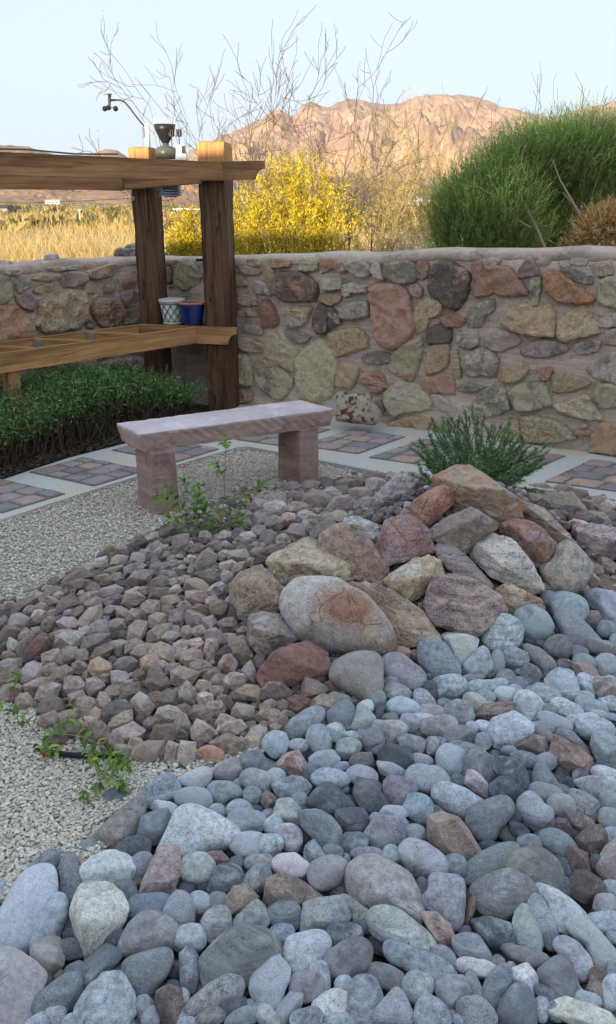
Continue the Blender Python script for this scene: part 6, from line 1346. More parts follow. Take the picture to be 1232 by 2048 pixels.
# a few far buildings, a shade roof, a pole and parked cars
def house_far(px, py, D, w_, h_, d_, colw, colr, lab, roof=1):
    c = at_Y(px, py, D); t = thing('distant_house', lab, 'house', (float(c[0]), D, -.3)); mw = plain('far wall', colw, .9); mr = plain('far roof', colr, .8)
    mb = MB(); mb.box((c[0], D, -.3 + h_ / 2), (w_, d_, h_)); mb.build('wall', mw, t)
    mb = MB(); 
    if roof: mb.add([(c[0] - w_ * .55, D - d_ * .55, h_ - .3), (c[0] + w_ * .55, D - d_ * .55, h_ - .3), (c[0] + w_ * .55, D + d_ * .55, h_ - .3), (c[0] - w_ * .55, D + d_ * .55, h_ - .3), (c[0] - w_ * .5, D, h_ + h_ * .3), (c[0] + w_ * .5, D, h_ + h_ * .3)], [(0, 1, 5, 4), (2, 3, 4, 5), (1, 2, 5), (3, 0, 4)])
    else: mb.box((c[0], D, h_ - .2), (w_ * 1.04, d_ * 1.04, .25))
    mb.build('roof', mr, t)
    for k in range(3): mb = MB(); mb.box((c[0] + w_ * (k - 1) * .3, D - d_ / 2 - .02, h_ * .5 - .3), (w_ * .1, .1, h_ * .3)); mb.build('window', plain('far window', (.06, .06, .07), .3), t)
house_far(108, 409, 900, 15, 3.4, 10, (.75, .70, .60), (.62, .55, .45), 'long pale distant building left of the corner post')
house_far(846, 404, 620, 10, 4.5, 9, (.85, .85, .85), (.7, .72, .75), 'small white distant house seen between the bare trees and green bush')
house_far(868, 407, 560, 9, 3.6, 8, (.75, .72, .68), (.45, .3, .22), 'distant house with a reddish roof beside the green bush')
house_far(820, 408, 640, 12, 3.6, 8, (.70, .62, .5), (.6, .58, .55), 'low tan distant house at the foot of the mountain', 0)
t = thing('shade_roof', 'white flat shade roof on thin posts in the grass field', 'shade roof', tuple(at_Y(385, 418, 62))); c = at_Y(388, 418, 62)
mb = MB(); mb.box(c, (2.6, 3., .09)); mb.build('roof', plain('white sheet', (.8, .8, .8), .5), t)
for k in (-1.2, 0, 1.2):
    mb = MB(); mb.tube([c + np.array([k, -1.3, 0]), c + np.array([k, -1.3, -1.4])], .035, 6); mb.build('post', M_GRYP, t)
t = thing('utility_pole', 'thin pale pole standing alone in the golden field', 'pole', tuple(at_Y(160, 438, 70)))
mb = MB(); mb.tube([at_Y(160, 439, 70), at_Y(159.5, 418, 70)], [.09, .07], 8); mb.build('pole', plain('pole wood', (.6, .5, .4), .8), t); mb = MB(); p = at_Y(159.5, 419, 70); mb.box(p, (.35, .08, .08)); mb.build('crossarm', plain('pole arm', (.5, .4, .3), .8), t)
for px, py, D, cl_, lb in ((13, 426, 118, (.05, .055, .06), 'dark parked vehicle far out at the left edge of the field'), (30, 427, 124, (.5, .5, .48), 'pale parked vehicle behind the dark one at the far left')):
    c = at_Y(px, py, D); c[2] = at_Y(px, py + 4, D)[2]; t = thing('parked_car', lb, 'car', tuple(c)); mb = MB(); mb.box(c + ZZ * .55, (1.9, 4.2, .6), bev=.12); bd_ = mb.build('body', plain('car paint', cl_, .3), t); mb = MB(); mb.box(c + ZZ * 1.05, (1.6, 2.2, .5), bev=.15); mb.build('cabin', plain('car glass', (.04, .05, .06), .1), t)
    for sx in (-.9, .9):
        for sy in (-1.3, 1.3): mb = MB(); mb.lathe(c + np.array([sx, sy, .32]), [(0, -.1), (.32, -.1), (.32, .1), (0, .1)], 12, ax=(np.array([0, 1., 0]), ZZ, np.array([1., 0, 0]))); mb.build('wheel', M_BLK, t)

# the evening air: even thin haze round everything
hz = MB(); hz.box((0, 4000, 300), (12000, 9000, 620)); m, N, L, b = newmat('haze'); N.remove(b); vl = N.new('ShaderNodeVolumePrincipled')
vl.inputs['Color'].default_value = (.95, .95, .92, 1); vl.inputs['Density'].default_value = HAZE; vl.inputs['Anisotropy'].default_value = .3; L.new(vl.outputs[0], N['Material Output'].inputs['Volume'])
tag(hz.build('haze', m), 'thin pale evening haze over the desert', 'haze', kind='stuff')
# ------------------------------------------------------------------ plants
def tubes_np(paths, name, mat, parent, col, seg=4, origin=None):
    V = []; Fq = []; C = []; n0 = 0
    for pts, rad, cl_ in paths:
        P = np.array(pts); n = len(P); d = np.gradient(P, axis=0); d /= np.linalg.norm(d, axis=1)[:, None] + 1e-9
        r_ = np.array([.37, .21, 1.0]); a = np.cross(d, r_); a /= np.linalg.norm(a, axis=1)[:, None] + 1e-9; b_ = np.cross(d, a); R = np.asarray(rad)[:, None]
        ring = [P + (a * math.cos(t) + b_ * math.sin(t)) * R for t in np.arange(seg) * 6.283 / seg]; Q = np.stack(ring, 1).reshape(-1, 3); V.append(Q)
        i, j = np.mgrid[0:n - 1, 0:seg]; A_ = (i * seg + j).ravel(); B_ = (i * seg + (j + 1) % seg).ravel(); Fq.append(np.stack([A_, B_, B_ + seg, A_ + seg], 1) + n0); n0 += len(Q); C.append(np.tile(cl_, (len(Q), 1)))
    V, Fq, C = np.concatenate(V), np.concatenate(Fq), np.concatenate(C)
    return child_np(name, V, Fq, mat, parent, col=C)
M_BARK = leaf_mat('bark and twig', .8, 0)
def grow(rg_, p, d, L_, r, depth, out, cols, wig=.25, kids=(3, 5), spread=.7, up=.15, shrink=.62, tips=None):
    n = 6 if depth > 0 else 4; pts = [p]; dd = d / np.linalg.norm(d)
    for k in range(n):
        dd = dd + rg_.normal(size=3) * wig / n ** .5 * 1.3 + np.array([0, 0, up / n]); dd /= np.linalg.norm(dd); pts.append(pts[-1] + dd * L_ / n)
    r = max(r, .0036); rad = np.linspace(r, max(r * .55, .0030), n + 1); out.append((pts, rad, np.array(cols[rg_.integers(0, len(cols))]) * rg_.uniform(.8, 1.2)))
    if depth == 0:
        if tips is not None: tips.append((pts[-1], dd))
        return
    m_ = rg_.integers(kids[0], kids[1] + 1)
    for k in range(m_):
        t = rg_.uniform(.25, 1.0) if k else 1.0; i = min(n, int(t * n)); q = pts[i]; s_v = rg_.normal(size=3); e = pts[i] - pts[max(0, i - 1)]; e = e / (np.linalg.norm(e) + 1e-9)
        grow(rg_, q, e + s_v * spread, L_ * shrink * rg_.uniform(.7, 1.25), rad[i] * .62, depth - 1, out, cols, wig, kids, spread, up, shrink, tips)
def bare_tree(name, base, ht, lean, seed, lab, ndir=5, cols=((.13, .10, .065), (.18, .14, .085)), r0=.022, depth=4, spread=.55, leaves=0, kids=(2, 4), cat='tree', group=None):
    rg_ = np.random.default_rng(seed); t = thing(name, lab, cat, tuple(base), group); tr = []; tw = []; tips = []; sprd = .42 if cat == 'tree' else spread
    for k in range(ndir):
        d = np.array([lean[0] + rg_.normal() * .38, rg_.normal() * .3, 1.0]); o_ = []
        grow(rg_, np.array(base) + rg_.normal(size=3) * [.06, .06, 0], d, ht * .42, r0 * rg_.uniform(.7, 1.1), depth, o_, cols, .20, kids, sprd, .30, .66, tips)
        tr.append(o_[0]); tw += o_[1:]
    tubes_np(tr, 'trunk', M_BARK, t, None, 5); tubes_np(tw, 'branches', M_BARK, t, None, 3)
    if leaves:
        T_ = np.array([p for p, d in tips]); n = leaves; i = rg_.integers(0, len(T_), n); B = T_[i] + rg_.normal(size=(n, 3)) * .03
        V, Fq, cc = blades(n, B, rg_.uniform(.02, .045, n), np.full(n, .008), rg_.normal(size=(n, 3)) + [0, 0, .5], np.zeros((n, 3)), pick(rg_, n, [(.60, .50, .16), (.66, .48, .16), (.46, .42, .14)]), rg_)
        child_np('leaves', V, Fq, M_LEAF, t, col=cc)
    return t
GT = 'bare desert trees beyond the wall'
bare_tree('bare_tree', (-1.05, 12.99, -.3), 4.3, (-.05, 0), 5, 'tallest bare twiggy tree behind the nearer timber post', 6, r0=.03, depth=5, kids=(2, 3), leaves=300, group=GT)
bare_tree('bare_tree', (-0.35, 14.15, -.3), 3.4, (-.62, 0), 8, 'bare twiggy tree leaning left behind the weather station', 4, r0=.022, leaves=150, group=GT)
bare_tree('bare_tree', (0.60, 13.2, -.3), 4.1, (.12, 0), 13, 'slim bare tree rising against the sky right of the yellow bush', 5, r0=.024, depth=5, kids=(2, 3), leaves=200, group=GT)
bare_tree('bare_tree', (3.30, 13.22, -.3), 3.8, (.1, 0), 17, 'bare tree with upright twigs rising above the green bush', 5, r0=.022, leaves=120, group=GT)
bare_tree('bare_tree', (4.52, 12.76, -.3), 3.2, (.1, 0), 19, 'bare twiggy tree at the right edge behind the green bush', 5, r0=.02, leaves=100, group=GT)
bare_tree('bare_tree', (1.74, 14.50, -0.3), 3.41, (.05, 0), 23, 'dense tan brushy tree between yellow bush and green bush', 8, r0=.018, depth=4, kids=(3, 4), leaves=9000, cols=((.42, .31, .14), (.46, .36, .17)), group=GT)
bare_tree('bare_tree', (1.10, 12.64, -0.3), 2.83, (-.05, 0), 29, 'short tan brushy tree just right of the yellow bush', 7, r0=.014, depth=4, leaves=6000, cols=((.42, .31, .14), (.48, .38, .20)), group=GT)
bare_tree('bare_tree', (2.55, 14.15, -0.3), 2.83, (.05, 0), 37, 'short tan brushy tree against the mountain beside the green bush', 6, r0=.014, depth=4, leaves=5200, cols=((.42, .31, .14), (.46, .36, .20)), group=GT)
bare_tree('bare_tree', (-0.06, 13.92, -0.3), 3.22, (.1, 0), 41, 'tan brushy tree standing right behind the yellow bush', 6, r0=.014, depth=4, leaves=4800, cols=((.42, .31, .14), (.46, .36, .20)), group=GT)
bare_tree('dry_shrub', (1.33, 11.25, -0.2), 1.56, (.0, 0), 43, 'low grey brown leafless shrub behind the wall beside the green bush', 12, r0=.012, depth=3, leaves=2500, cols=((.16, .12, .08), (.22, .17, .10)), kids=(3, 5), spread=.8, cat='shrub')
def leafy_bush(name, lab, blobs, n, cols, seed, ll, lw, base, stems, upb=.6, stemc=((.22, .15, .08),), clump=.05, group=None, cat='bush', nc=260, mat=None, root=None):
    """leaves gathered in many small sprays on the shell and inside of several lobes, with gaps between"""
    rg_ = np.random.default_rng(seed); t = thing(name, lab, cat, tuple(base), group); blobs = np.array(blobs, float); vol = blobs[:, 3] * blobs[:, 4] * blobs[:, 5]; vol = vol ** .67
    ci = rg_.choice(len(blobs), nc, p=vol / vol.sum()); u = rg_.normal(size=(nc, 3)); u /= np.linalg.norm(u, axis=1)[:, None]; rr_ = rg_.uniform(.55, 1.06, nc)[:, None] * (1 + .12 * SN(seed)(u * 1., .5))[:, None]
    Cc = blobs[ci, :3] + u * rr_ * blobs[ci, 3:6]; cdir = u * [.6, .6, .5] + [0, 0, upb] + rg_.normal(size=(nc, 3)) * .25; cdir /= np.linalg.norm(cdir, axis=1)[:, None]; csz = rg_.uniform(.6, 1.5, nc) * clump
    i = rg_.integers(0, nc, n); tt_ = rg_.uniform(-1, 1, n)[:, None]; B = Cc[i] + cdir[i] * tt_ * csz[i][:, None] * 2.0 + rg_.normal(size=(n, 3)) * csz[i][:, None] * (.42 * (1 - .45 * tt_))
    d = cdir[i] * .9 + rg_.normal(size=(n, 3)) * .55; cc = pick(rg_, n, cols) * rg_.uniform(.72, 1.25, nc)[i][:, None]
    V, Fq, cc = blades(n, B, rg_.uniform(.7, 1.3, n) * ll, np.full(n, lw), d, rg_.normal(size=(n, 3)) * .2, cc, rg_); child_np('foliage', V, Fq, mat or M_LEAF, t, col=cc)
    paths = []
    for k in range(stems):
        q = Cc[rg_.integers(0, nc)]; b0 = np.array(base) + rg_.normal(size=3) * [.08, .08, 0]; mid = (b0 + q) / 2 + rg_.normal(size=3) * .06; mid[2] += .05
        s = np.linspace(0, 1, 7)[:, None]; P = b0 * (1 - s) ** 2 + 2 * mid * s * (1 - s) + q * s ** 2 + rg_.normal(size=(7, 3)) * .008; paths.append((P, np.linspace(.009, .0025, 7), np.array(stemc[rg_.integers(0, len(stemc))]) * rg_.uniform(.7, 1.2)))
    tubes_np(paths, 'stems', M_BARK, t, None, 4); return t
YC = [(.70, .52, .03), (.52, .45, .05), (.76, .55, .05), (.38, .36, .05), (.66, .46, .04), (.50, .46, .03)]
def yb(px, py, Y, rx, ry): p = at_Y(px, py, Y); k = Y / F; return [p[0], p[1], p[2], rx * k, rx * k * .8, ry * k]
Yb_ = 12.0
leafy_bush('creosote_bush', 'large bright yellow green bush right of the timber posts', [yb(590, 352, Yb_, 30, 34), yb(545, 400, Yb_, 62, 45), yb(625, 400, Yb_, 55, 50), yb(500, 410, Yb_ - .1, 38, 40), yb(665, 460, Yb_ - .3, 45, 45), yb(520, 470, Yb_ - .3, 60, 45), yb(590, 460, Yb_ - .3, 70, 50), yb(480, 480, Yb_ - .3, 30, 45), yb(590, 540, Yb_, 110, 60)], 25000, YC, 3, .040, .014, (-.28, Yb_, -.3), 90, 1.0, clump=.105, nc=330)
leafy_bush('creosote_bush', 'small yellow bush seen between the two timber posts', [yb(380, 470, Yb_ + .6, 26, 40), yb(365, 505, Yb_ + .6, 32, 35), yb(395, 505, Yb_ + .6, 30, 40)], 9000, YC, 4, .038, .014, (-1.6, Yb_ + .6, -.3), 30, .9, clump=.06, nc=150)
# big green broom bush: dense upright green sprays
def broom(name, lab, blobs, n, cols, seed, base, nb, ln=(.13, .30), up=1.0, cat='bush', mat=None, w_=.0040):
    rg_ = np.random.default_rng(seed); t = thing(name, lab, cat, tuple(base)); blobs = np.array(blobs, float); vol = (blobs[:, 3] * blobs[:, 4] * blobs[:, 5]) ** .67
    ci = rg_.choice(len(blobs), n, p=vol / vol.sum()); u = rg_.normal(size=(n, 3)); u /= np.linalg.norm(u, axis=1)[:, None]; u[:, 2] = np.where(u[:, 2] < -.2, -u[:, 2], u[:, 2])
    C_ = blobs[ci, :3] + u * (rg_.uniform(.25, 1., n) ** .5)[:, None] * blobs[ci, 3:6]
    d = u * .6 + [0, 0, up] + rg_.normal(size=(n, 3)) * .30; d /= np.linalg.norm(d, axis=1)[:, None]; Ls = rg_.uniform(*ln, n); k = 13; nn = n * k
    cl = SN(seed)(C_ / .35, .5); cc = pick(rg_, n, cols, .8, 1.2) * (1 + .34 * cl)[:, None]
    tt_ = np.tile(np.linspace(-.1, .95, k), n); B = np.repeat(C_, k, 0) + np.repeat(d, k, 0) * (tt_ * np.repeat(Ls, k))[:, None]
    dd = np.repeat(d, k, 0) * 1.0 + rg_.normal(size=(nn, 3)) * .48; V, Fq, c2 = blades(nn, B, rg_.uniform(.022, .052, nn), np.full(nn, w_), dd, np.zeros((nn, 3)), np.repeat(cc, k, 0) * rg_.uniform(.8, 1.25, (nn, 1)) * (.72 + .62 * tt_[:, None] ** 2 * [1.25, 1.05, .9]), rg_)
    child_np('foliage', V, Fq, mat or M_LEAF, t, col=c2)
    paths = []
    for q in range(nb):
        e = C_[rg_.integers(0, n)]; b0 = np.array(base) + rg_.normal(size=3) * [.25, .15, 0]; s = np.linspace(0, 1, 8)[:, None]; mid = (b0 * .6 + e * .4); mid[2] += .1
        P = b0 * (1 - s) ** 2 + 2 * mid * s * (1 - s) + e * s ** 2 + rg_.normal(size=(8, 3)) * .015; paths.append((P, np.linspace(.014, .003, 8), np.array([.30, .22, .15]) * rg_.uniform(.7, 1.2)))
    tubes_np(paths, 'branches', M_BARK, t, None, 5); return t
def bb(px, py, Y, rx, ry, dz=1.0): p = at_Y(px, py, Y); k = Y / F; return [p[0], p[1], p[2], rx * k, rx * k * dz, ry * k]
GC = [(.28, .45, .11), (.22, .37, .09), (.34, .50, .14), (.15, .27, .07), (.42, .52, .17), (.36, .37, .14)]
Yg = 6.9
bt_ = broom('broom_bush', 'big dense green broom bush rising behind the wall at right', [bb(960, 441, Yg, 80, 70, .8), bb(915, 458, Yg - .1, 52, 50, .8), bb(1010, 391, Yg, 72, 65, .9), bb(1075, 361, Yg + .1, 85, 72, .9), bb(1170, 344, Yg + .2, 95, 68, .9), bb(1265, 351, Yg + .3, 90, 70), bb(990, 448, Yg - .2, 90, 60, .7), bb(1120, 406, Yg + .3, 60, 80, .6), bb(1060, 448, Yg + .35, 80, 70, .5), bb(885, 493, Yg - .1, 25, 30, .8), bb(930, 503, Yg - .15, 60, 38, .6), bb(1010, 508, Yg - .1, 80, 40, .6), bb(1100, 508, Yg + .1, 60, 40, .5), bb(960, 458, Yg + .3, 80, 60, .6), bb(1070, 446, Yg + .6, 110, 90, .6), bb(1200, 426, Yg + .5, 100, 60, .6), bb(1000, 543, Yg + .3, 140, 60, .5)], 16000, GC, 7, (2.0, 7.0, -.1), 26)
mb = MB()
for pts, r in (([(1092, 500), (1075, 460), (1055, 420), (1040, 385), (1030, 350), (1022, 320)], .013), ([(1062, 455), (1035, 440), (1018, 420)], .007), ([(1160, 430), (1140, 395), (1120, 360), (1105, 320)], .012), ([(1210, 500), (1185, 455), (1160, 425), (1125, 385)], .013), ([(1050, 350), (1042, 320), (1050, 290)], .007), ([(1000, 400), (960, 375), (930, 372)], .006)):
    P = [at_Y(x, y, Yg - .42 + .05 * k) for k, (x, y) in enumerate(pts)]; mb.tube(P, list(np.linspace(r, r * .4, len(P))), 6)
o = mb.build('limb', M_BARK, bt_, col=(.33, .25, .18), smooth=True)
SCs = [(.58, .38, .17), (.64, .45, .22), (.50, .31, .13), (.55, .42, .22)]
broom('dry_bush', 'orange straw coloured dry bush at the right edge behind the wall', [bb(1215, 475, 6.5, 50, 34, .6), bb(1270, 465, 6.5, 55, 45, .6), bb(1175, 500, 6.5, 35, 18, .6)], 1300, SCs, 9, (2.6, 6.5, .4), 10, (.10, .20), .3, mat=M_DRY, w_=.005)
# rosemary behind the mound
rg_ = np.random.default_rng(12); base = at_z(955, 985, .12); base[1] += .1; t = thing('rosemary_bush', 'dark green rosemary bush growing behind the crowning boulder', 'rosemary', tuple(base)); paths = []; Bs = []; Ds = []; Cs = []
tips = [(838, 880, 4.1), (822, 893, 4.0), (858, 865, 4.2), (872, 850, 4.3), (905, 835, 4.35), (882, 832, 4.3), (930, 822, 4.4), (945, 812, 4.4), (968, 830, 4.35), (985, 850, 4.4), (1010, 858, 4.3), (1022, 835, 4.4), (1040, 870, 4.3), (1060, 890, 4.2), (1092, 893, 4.15), (1080, 915, 4.1), (1060, 985, 3.95), (1045, 960, 4.0), (860, 900, 4.0), (890, 880, 4.2), (920, 865, 4.3), (990, 900, 4.1), (1020, 920, 4.05), (1050, 930, 4.0), (965, 870, 4.2), (940, 900, 4.1), (905, 910, 4.05), (880, 925, 4.0), (850, 925, 3.98), (1000, 940, 4.0), (1030, 890, 4.2), (955, 920, 4.0)]
for rep in range(4):
    for (x, y, Y) in tips:
        e = at_Y(x + rg_.normal() * 14 * (rep > 0), y + abs(rg_.normal()) * 22 * (rep > 0), Y + rg_.normal() * .07); b0 = base + rg_.normal(size=3) * [.09, .07, 0.01]; mid = b0 * .5 + e * .5; mid[:2] = b0[:2] * .35 + e[:2] * .65; mid[2] = b0[2] * .62 + e[2] * .38
        s = np.linspace(0, 1, 12)[:, None]; P = b0 * (1 - s) ** 2 + 2 * mid * s * (1 - s) + e * s ** 2 + rg_.normal(size=(12, 3)) * .004; paths.append((P, np.linspace(.0045, .0015, 12), np.array([.16, .13, .08])))
        L_ = np.linalg.norm(np.diff(P, axis=0), axis=1).sum(); m_ = int(L_ / .0017); tq = rg_.uniform(.12, 1, m_); idx = tq * 11; i0 = np.minimum(idx.astype(int), 10); fr_ = (idx - i0)[:, None]; Bs.append(P[i0] * (1 - fr_) + P[i0 + 1] * fr_); tg = P[i0 + 1] - P[i0]; tg /= np.linalg.norm(tg, axis=1)[:, None]
        Ds.append(tg * .75 + rg_.normal(size=(m_, 3)) * .55); Cs.append(pick(rg_, m_, [(.16, .29, .12), (.12, .22, .09), (.23, .37, .16), (.30, .42, .22)]) * rg_.uniform(.75, 1.2))
B, Dd, Cc = np.concatenate(Bs), np.concatenate(Ds), np.concatenate(Cs); V, Fq, c2 = blades(len(B), B, rg_.uniform(.018, .032, len(B)), np.full(len(B), .0040), Dd, rg_.normal(size=(len(B), 3)) * .15, Cc, rg_)
child_np('foliage', V, Fq, M_LEAF, t, col=c2); tubes_np(paths, 'stems', M_BARK, t, None, 4)
# hedge under the timber frame
rg_ = np.random.default_rng(14); OL = np.array([(-2.9, 3.3), (-2.35, 3.98), (-1.887, 4.637), (-1.595, 5.107), (-1.322, 5.412), (-1.02, 5.85), (-.80, 6.30)]); seg = np.linalg.norm(np.diff(OL, axis=0), axis=1); cum = np.concatenate([[0], np.cumsum(seg)])
def along(s_): i = np.clip(np.searchsorted(cum, s_) - 1, 0, len(seg) - 1); f = ((s_ - cum[i]) / seg[i])[:, None]; P = OL[i] * (1 - f) + OL[i + 1] * f; d = (OL[i + 1] - OL[i]) / seg[i][:, None]; return P, np.stack([-d[:, 1], d[:, 0]], 1)
t = thing('hedge', 'dense green low hedge with bare brown twigs below under the timber frame', 'hedge', (-1.9, 5.3, 0))
nc = 1500; s_ = rg_.uniform(0, cum[-1] - .05, nc); P, nv = along(s_); nzs = SN(88)(np.stack([s_ * 2, 0 * s_, 0 * s_], 1), .4); topz = np.interp(s_, [0, 1.2, 2.2, 3.2, cum[-1]], [.40, .37, .35, .35, .28]) + .06 * nzs
u_ = rg_.uniform(0, 1, nc); face = rg_.random(nc) < .42                              # clumps on the front face or on the top
off = np.where(face, .10 + .10 * (1 - u_) ** 2 + rg_.normal(size=nc) * .02, .16 + .70 * u_); z = np.where(face, topz * (.34 + .62 * u_), topz + rg_.normal(size=nc) * .025 - .06 * (off > .7))
off = off + np.where(face, .12 * (1 - np.clip(z / topz, 0, 1)) + .03 * nzs, 0)
Cc3 = np.stack([P[:, 0] + nv[:, 0] * off, P[:, 1] + nv[:, 1] * off, z], 1); n = 62000; i = rg_.integers(0, nc, n); B = Cc3[i] + rg_.normal(size=(n, 3)) * [.035, .035, .03]
tone = rg_.uniform(.65, 1.3, nc); cc = pick(rg_, n, [(.15, .28, .08), (.11, .21, .06), (.20, .34, .10), (.08, .16, .055), (.29, .40, .17)]) * tone[i][:, None]; dry = (B[:, 2] < topz[i] * (.5 + .1 * rg_.normal(size=n))) & (rg_.random(n) < .75); cc[dry] = pick(rg_, int(dry.sum()), [(.16, .12, .08), (.10, .075, .05), (.22, .17, .11)])
V, Fq, c2 = blades(n, B, rg_.uniform(.016, .030, n), np.full(n, .009), rg_.normal(size=(n, 3)) + [0, -.2, .55], rg_.normal(size=(n, 3)) * .2, cc, rg_); child_np('foliage', V, Fq, M_LEAF, t, col=c2)
paths = []
for k in range(2600):
    s0 = rg_.uniform(0, cum[-1] - .05, 1); P0, n0_ = along(s0); o1 = rg_.uniform(.16, .6); zt = rg_.uniform(.08, .44); b0 = np.array([*(P0[0] + n0_[0] * o1), 0.0]); e = b0 + np.array([*(-n0_[0] * rg_.uniform(-.05, .16)), zt]) + rg_.normal(size=3) * .05; mid = (b0 + e) / 2 + rg_.normal(size=3) * .03
    s = np.linspace(0, 1, 6)[:, None]; Pp = b0 * (1 - s) ** 2 + 2 * mid * s * (1 - s) + e * s ** 2 + rg_.normal(size=(6, 3)) * .006; paths.append((Pp, np.linspace(.0032, .0014, 6), np.array([(.16, .115, .08), (.24, .18, .13), (.10, .07, .05)][rg_.integers(0, 3)])))
tubes_np(paths, 'stems', M_BARK, t, None, 3)
# leaf litter on the soil under it
n = 9000; s_ = rg_.uniform(0, cum[-1], n); P, nv = along(s_); off = rg_.uniform(-.02, .5, n) ** 1.0; B = np.stack([P[:, 0] + nv[:, 0] * off, P[:, 1] + nv[:, 1] * off, rg_.uniform(.012, .03, n) - .02 * (off < .02) + .0], 1)
V, Fq, c2 = blades(n, B, rg_.uniform(.012, .04, n), np.full(n, .006), rg_.normal(size=(n, 3)) * [1, 1, .12], rg_.normal(size=(n, 3)) * .2, pick(rg_, n, [(.17, .13, .09), (.10, .075, .055), (.26, .20, .14), (.13, .10, .08)]), rg_)
V[:, 2] = np.maximum(V[:, 2], .006); tag(mesh_np('leaf_litter', V, Fq, M_DRY, None, c2), 'brown dry leaf litter on the soil under the hedge', 'leaf litter', kind='stuff')
# broad leaf maker for the small plants
def ovate(mb_l, p, d, nrm, L_, w_, colr):
    d = d / np.linalg.norm(d); s_ = np.cross(d, nrm); s_ /= np.linalg.norm(s_) + 1e-9; nn = np.cross(s_, d); V = []
    for f, q, dr in ((0, .02, 0), (.2, .7, .02), (.45, 1.0, .02), (.72, .68, -.05), (.9, .28, -.14), (1, .02, -.2)):
        c = p + d * L_ * f + nn * L_ * dr * 1.0
        V += [c - s_ * w_ * q / 2 + nn * w_ * .22 * q, c, c + s_ * w_ * q / 2 + nn * w_ * .22 * q]
    n0 = mb_l['n']; 
    for k in range(5):
        a = n0 + 3 * k; mb_l['F'] += [(a, a + 1, a + 4, a + 3), (a + 1, a + 2, a + 5, a + 4)]
    mb_l['V'] += V; mb_l['C'] += [colr] * 18; mb_l['n'] += 18
LC = [(.20, .36, .06), (.14, .27, .05), (.25, .41, .08), (.11, .22, .05), (.30, .43, .09)]
def sprig(name, lab, cat, base, shoots, seed, lf=(.035, .055), lw=.5, step=.035, stemc=(.36, .32, .20), flowers=(), group=None, spiral=4):
    """shoots: list of point lists in world space; leaves in whorls towards the tips"""
    rg_ = np.random.default_rng(seed); t = thing(name, lab, cat, tuple(base), group); lf_ = dict(V=[], F=[], C=[], n=0); paths = []
    for sh_, a0_, rad in shoots:
        P = np.array(sh_); n = len(P); s = np.linspace(0, n - 1, 14); i0 = np.minimum(s.astype(int), n - 2); f = (s - i0)[:, None]; Q = P[i0] * (1 - f) + P[i0 + 1] * f; Q += rg_.normal(size=Q.shape) * .002; paths.append((Q, np.linspace(rad, rad * .45, 14), np.array(stemc) * rg_.uniform(.8, 1.2)))
        L_ = np.linalg.norm(np.diff(Q, axis=0), axis=1).sum(); k = max(2, int(L_ * (1 - a0_) / step))
        for j in range(k + 1):
            tt_ = a0_ + (1 - a0_) * j / k; ii = min(12, int(tt_ * 13)); p = Q[ii] * (1 - (tt_ * 13 - ii)) + Q[ii + 1] * (tt_ * 13 - ii); tg = Q[ii + 1] - Q[ii]; tg /= np.linalg.norm(tg) + 1e-9
            m_ = spiral if j == k else 2 + (rg_.random() < .3)
            for q in range(m_):
                a = 6.283 * q / m_ + j * 1.4 + rg_.normal() * .3; x_ = np.cross(tg, [.3, .5, .8]); x_ /= np.linalg.norm(x_); y_ = np.cross(tg, x_); d = (x_ * math.cos(a) + y_ * math.sin(a)) * (.9 if j < k else .7) + tg * .45 + np.array([0, 0, -.05]); sz = rg_.uniform(*lf) * (1 if j < k else .8)
                ovate(lf_, p, d, np.array([0, 0, 1.]) + rg_.normal(size=3) * .35, sz, sz * lw, np.array(LC[rg_.integers(0, len(LC))]) * rg_.uniform(.8, 1.2))
    child_np('leaves', np.array(lf_['V']), np.array(lf_['F']), M_LEAF, t, col=np.array(lf_['C'])); tubes_np(paths, 'stems', M_BARK, t, None, 5)
    for p in flowers:
        fl = dict(V=[], F=[], C=[], n=0)
        for q in range(9): a = 6.283 * q / 9; ovate(fl, np.array(p), np.array([math.cos(a), math.sin(a), .5]), np.array([0, 0, 1.]), .009, .006, np.array([.75, .5, .02]))
        child_np('flower', np.array(fl['V']), np.array(fl['F']), M_LEAF, t, col=np.array(fl['C']))
    return t
rg_ = np.random.default_rng(5)
def pth(pts, Y): return [at_Y(x, y, Y[0] + (Y[1] - Y[0]) * k / (len(pts) - 1)) for k, (x, y) in enumerate(pts)]
b0 = (438, 1098); Yp = 3.72
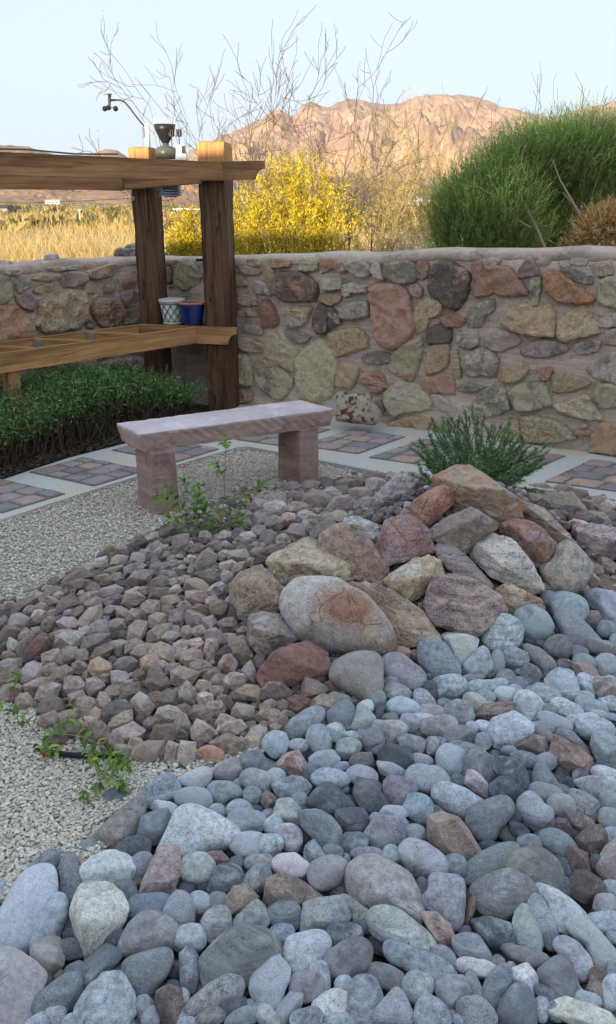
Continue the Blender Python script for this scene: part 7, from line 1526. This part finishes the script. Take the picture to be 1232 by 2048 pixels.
sh_ = [(pth([(438, 1098), (443, 1040), (448, 980), (450, 930), (452, 895), (450, 874)], (Yp, Yp)), .80, .0034), (pth([(438, 1098), (430, 1060), (402, 1010), (375, 980), (368, 962)], (Yp, Yp - .02)), .45, .0028), (pth([(436, 1098), (420, 1070), (380, 1030), (345, 1005), (318, 992)], (Yp, Yp - .08)), .45, .0026),
       (pth([(440, 1098), (455, 1060), (475, 1030), (490, 1000), (495, 985)], (Yp, Yp + .02)), .4, .0028), (pth([(440, 1098), (470, 1060), (500, 1010), (515, 980), (525, 968)], (Yp, Yp + .12)), .55, .0026), (pth([(436, 1098), (425, 1060), (415, 1035), (405, 1010)], (Yp, Yp - .05)), .3, .0024),
       (pth([(436, 1100), (415, 1075), (385, 1055), (352, 1045), (340, 1038)], (Yp, Yp - .1)), .5, .0024), (pth([(440, 1100), (470, 1075), (482, 1050), (480, 1020)], (Yp, Yp)), .35, .0024), (pth([(442, 1100), (480, 1092), (505, 1080), (512, 1085)], (Yp, Yp - .12)), .5, .0022), (pth([(438, 1098), (432, 1070), (440, 1040), (432, 1012)], (Yp, Yp)), .4, .0022),
       (pth([(436, 1100), (410, 1080), (400, 1045), (388, 1020)], (Yp, Yp - .05)), .4, .0022), (pth([(440, 1098), (462, 1070), (462, 1030), (470, 1000)], (Yp, Yp + .03)), .4, .0022), (pth([(448, 960), (442, 940), (432, 930)], (Yp, Yp)), .3, .0018), (pth([(436, 1098), (400, 1062), (360, 1020), (335, 975)], (Yp, Yp - .03)), .55, .0024), (pth([(436, 1098), (395, 1040), (395, 1000), (400, 972)], (Yp, Yp)), .5, .0024)]
sprig('lantana_plant', 'leafy light green lantana with one tall bare stem beside the bench', 'plant', at_Y(438, 1098, Yp), sh_, 4, (.034, .058), .46, .032, flowers=[at_Y(318, 990, Yp - .08)])
def g_pt(x, y, z): return at_z(x, y, z)
def gp(pts): return [g_pt(x, y, z) for x, y, z in pts]
sh2 = [(gp([(85, 1470, .02), (140, 1470, .05), (180, 1478, .04), (215, 1500, .03), (238, 1520, .04)]), .35, .0022), (gp([(150, 1480, .03), (160, 1440, .07), (150, 1415, .08)]), .3, .002), (gp([(85, 1478, .02), (90, 1495, .05), (110, 1505, .05)]), .1, .002), (gp([(130, 1500, .02), (180, 1500, .06), (188, 1520, .07), (190, 1522, .08)]), .3, .002), (gp([(190, 1530, .03), (205, 1560, .05), (190, 1580, .04), (165, 1590, .02)]), .2, .002), (gp([(190, 1530, .03), (230, 1560, .05), (245, 1575, .03)]), .2, .002), (gp([(180, 1500, .02), (230, 1512, .06), (252, 1532, .06)]), .3, .002), (gp([(80, 1470, .02), (50, 1440, .06), (30, 1425, .04)]), .4, .002), (gp([(100, 1480, .03), (120, 1450, .07), (135, 1440, .08)]), .2, .002), (gp([(20, 1470, .0), (10, 1440, .06), (0, 1410, .05)]), .8, .002)]
sprig('lantana_sprig', 'sprawling leafy sprig with a yellow flower over the gravel edge', 'plant', g_pt(120, 1500, 0), sh2, 8, (.024, .042), .42, .024, stemc=(.30, .25, .17), flowers=[g_pt(190, 1519, .085)])
sh3 = [(gp([(20, 1395, .0), (30, 1372, .06), (34, 1352, .09)]), .3, .0018)]
sprig('lantana_sprig', 'tiny green sprig sprouting at the left edge of the rocks', 'plant', g_pt(20, 1395, 0), sh3, 9, (.022, .036), .45, .022, spiral=6)
sh4 = [(pth([(500, 1105), (508, 1092), (520, 1088)], (3.45, 3.4)), .1, .0018), (pth([(500, 1105), (490, 1092), (480, 1085)], (3.45, 3.4)), .1, .0018)]
sprig('lantana_sprig', 'small bright green sprig low between rocks right of the lantana', 'plant', at_Y(500, 1105, 3.45), sh4, 10, (.028, .045), .62, .02)
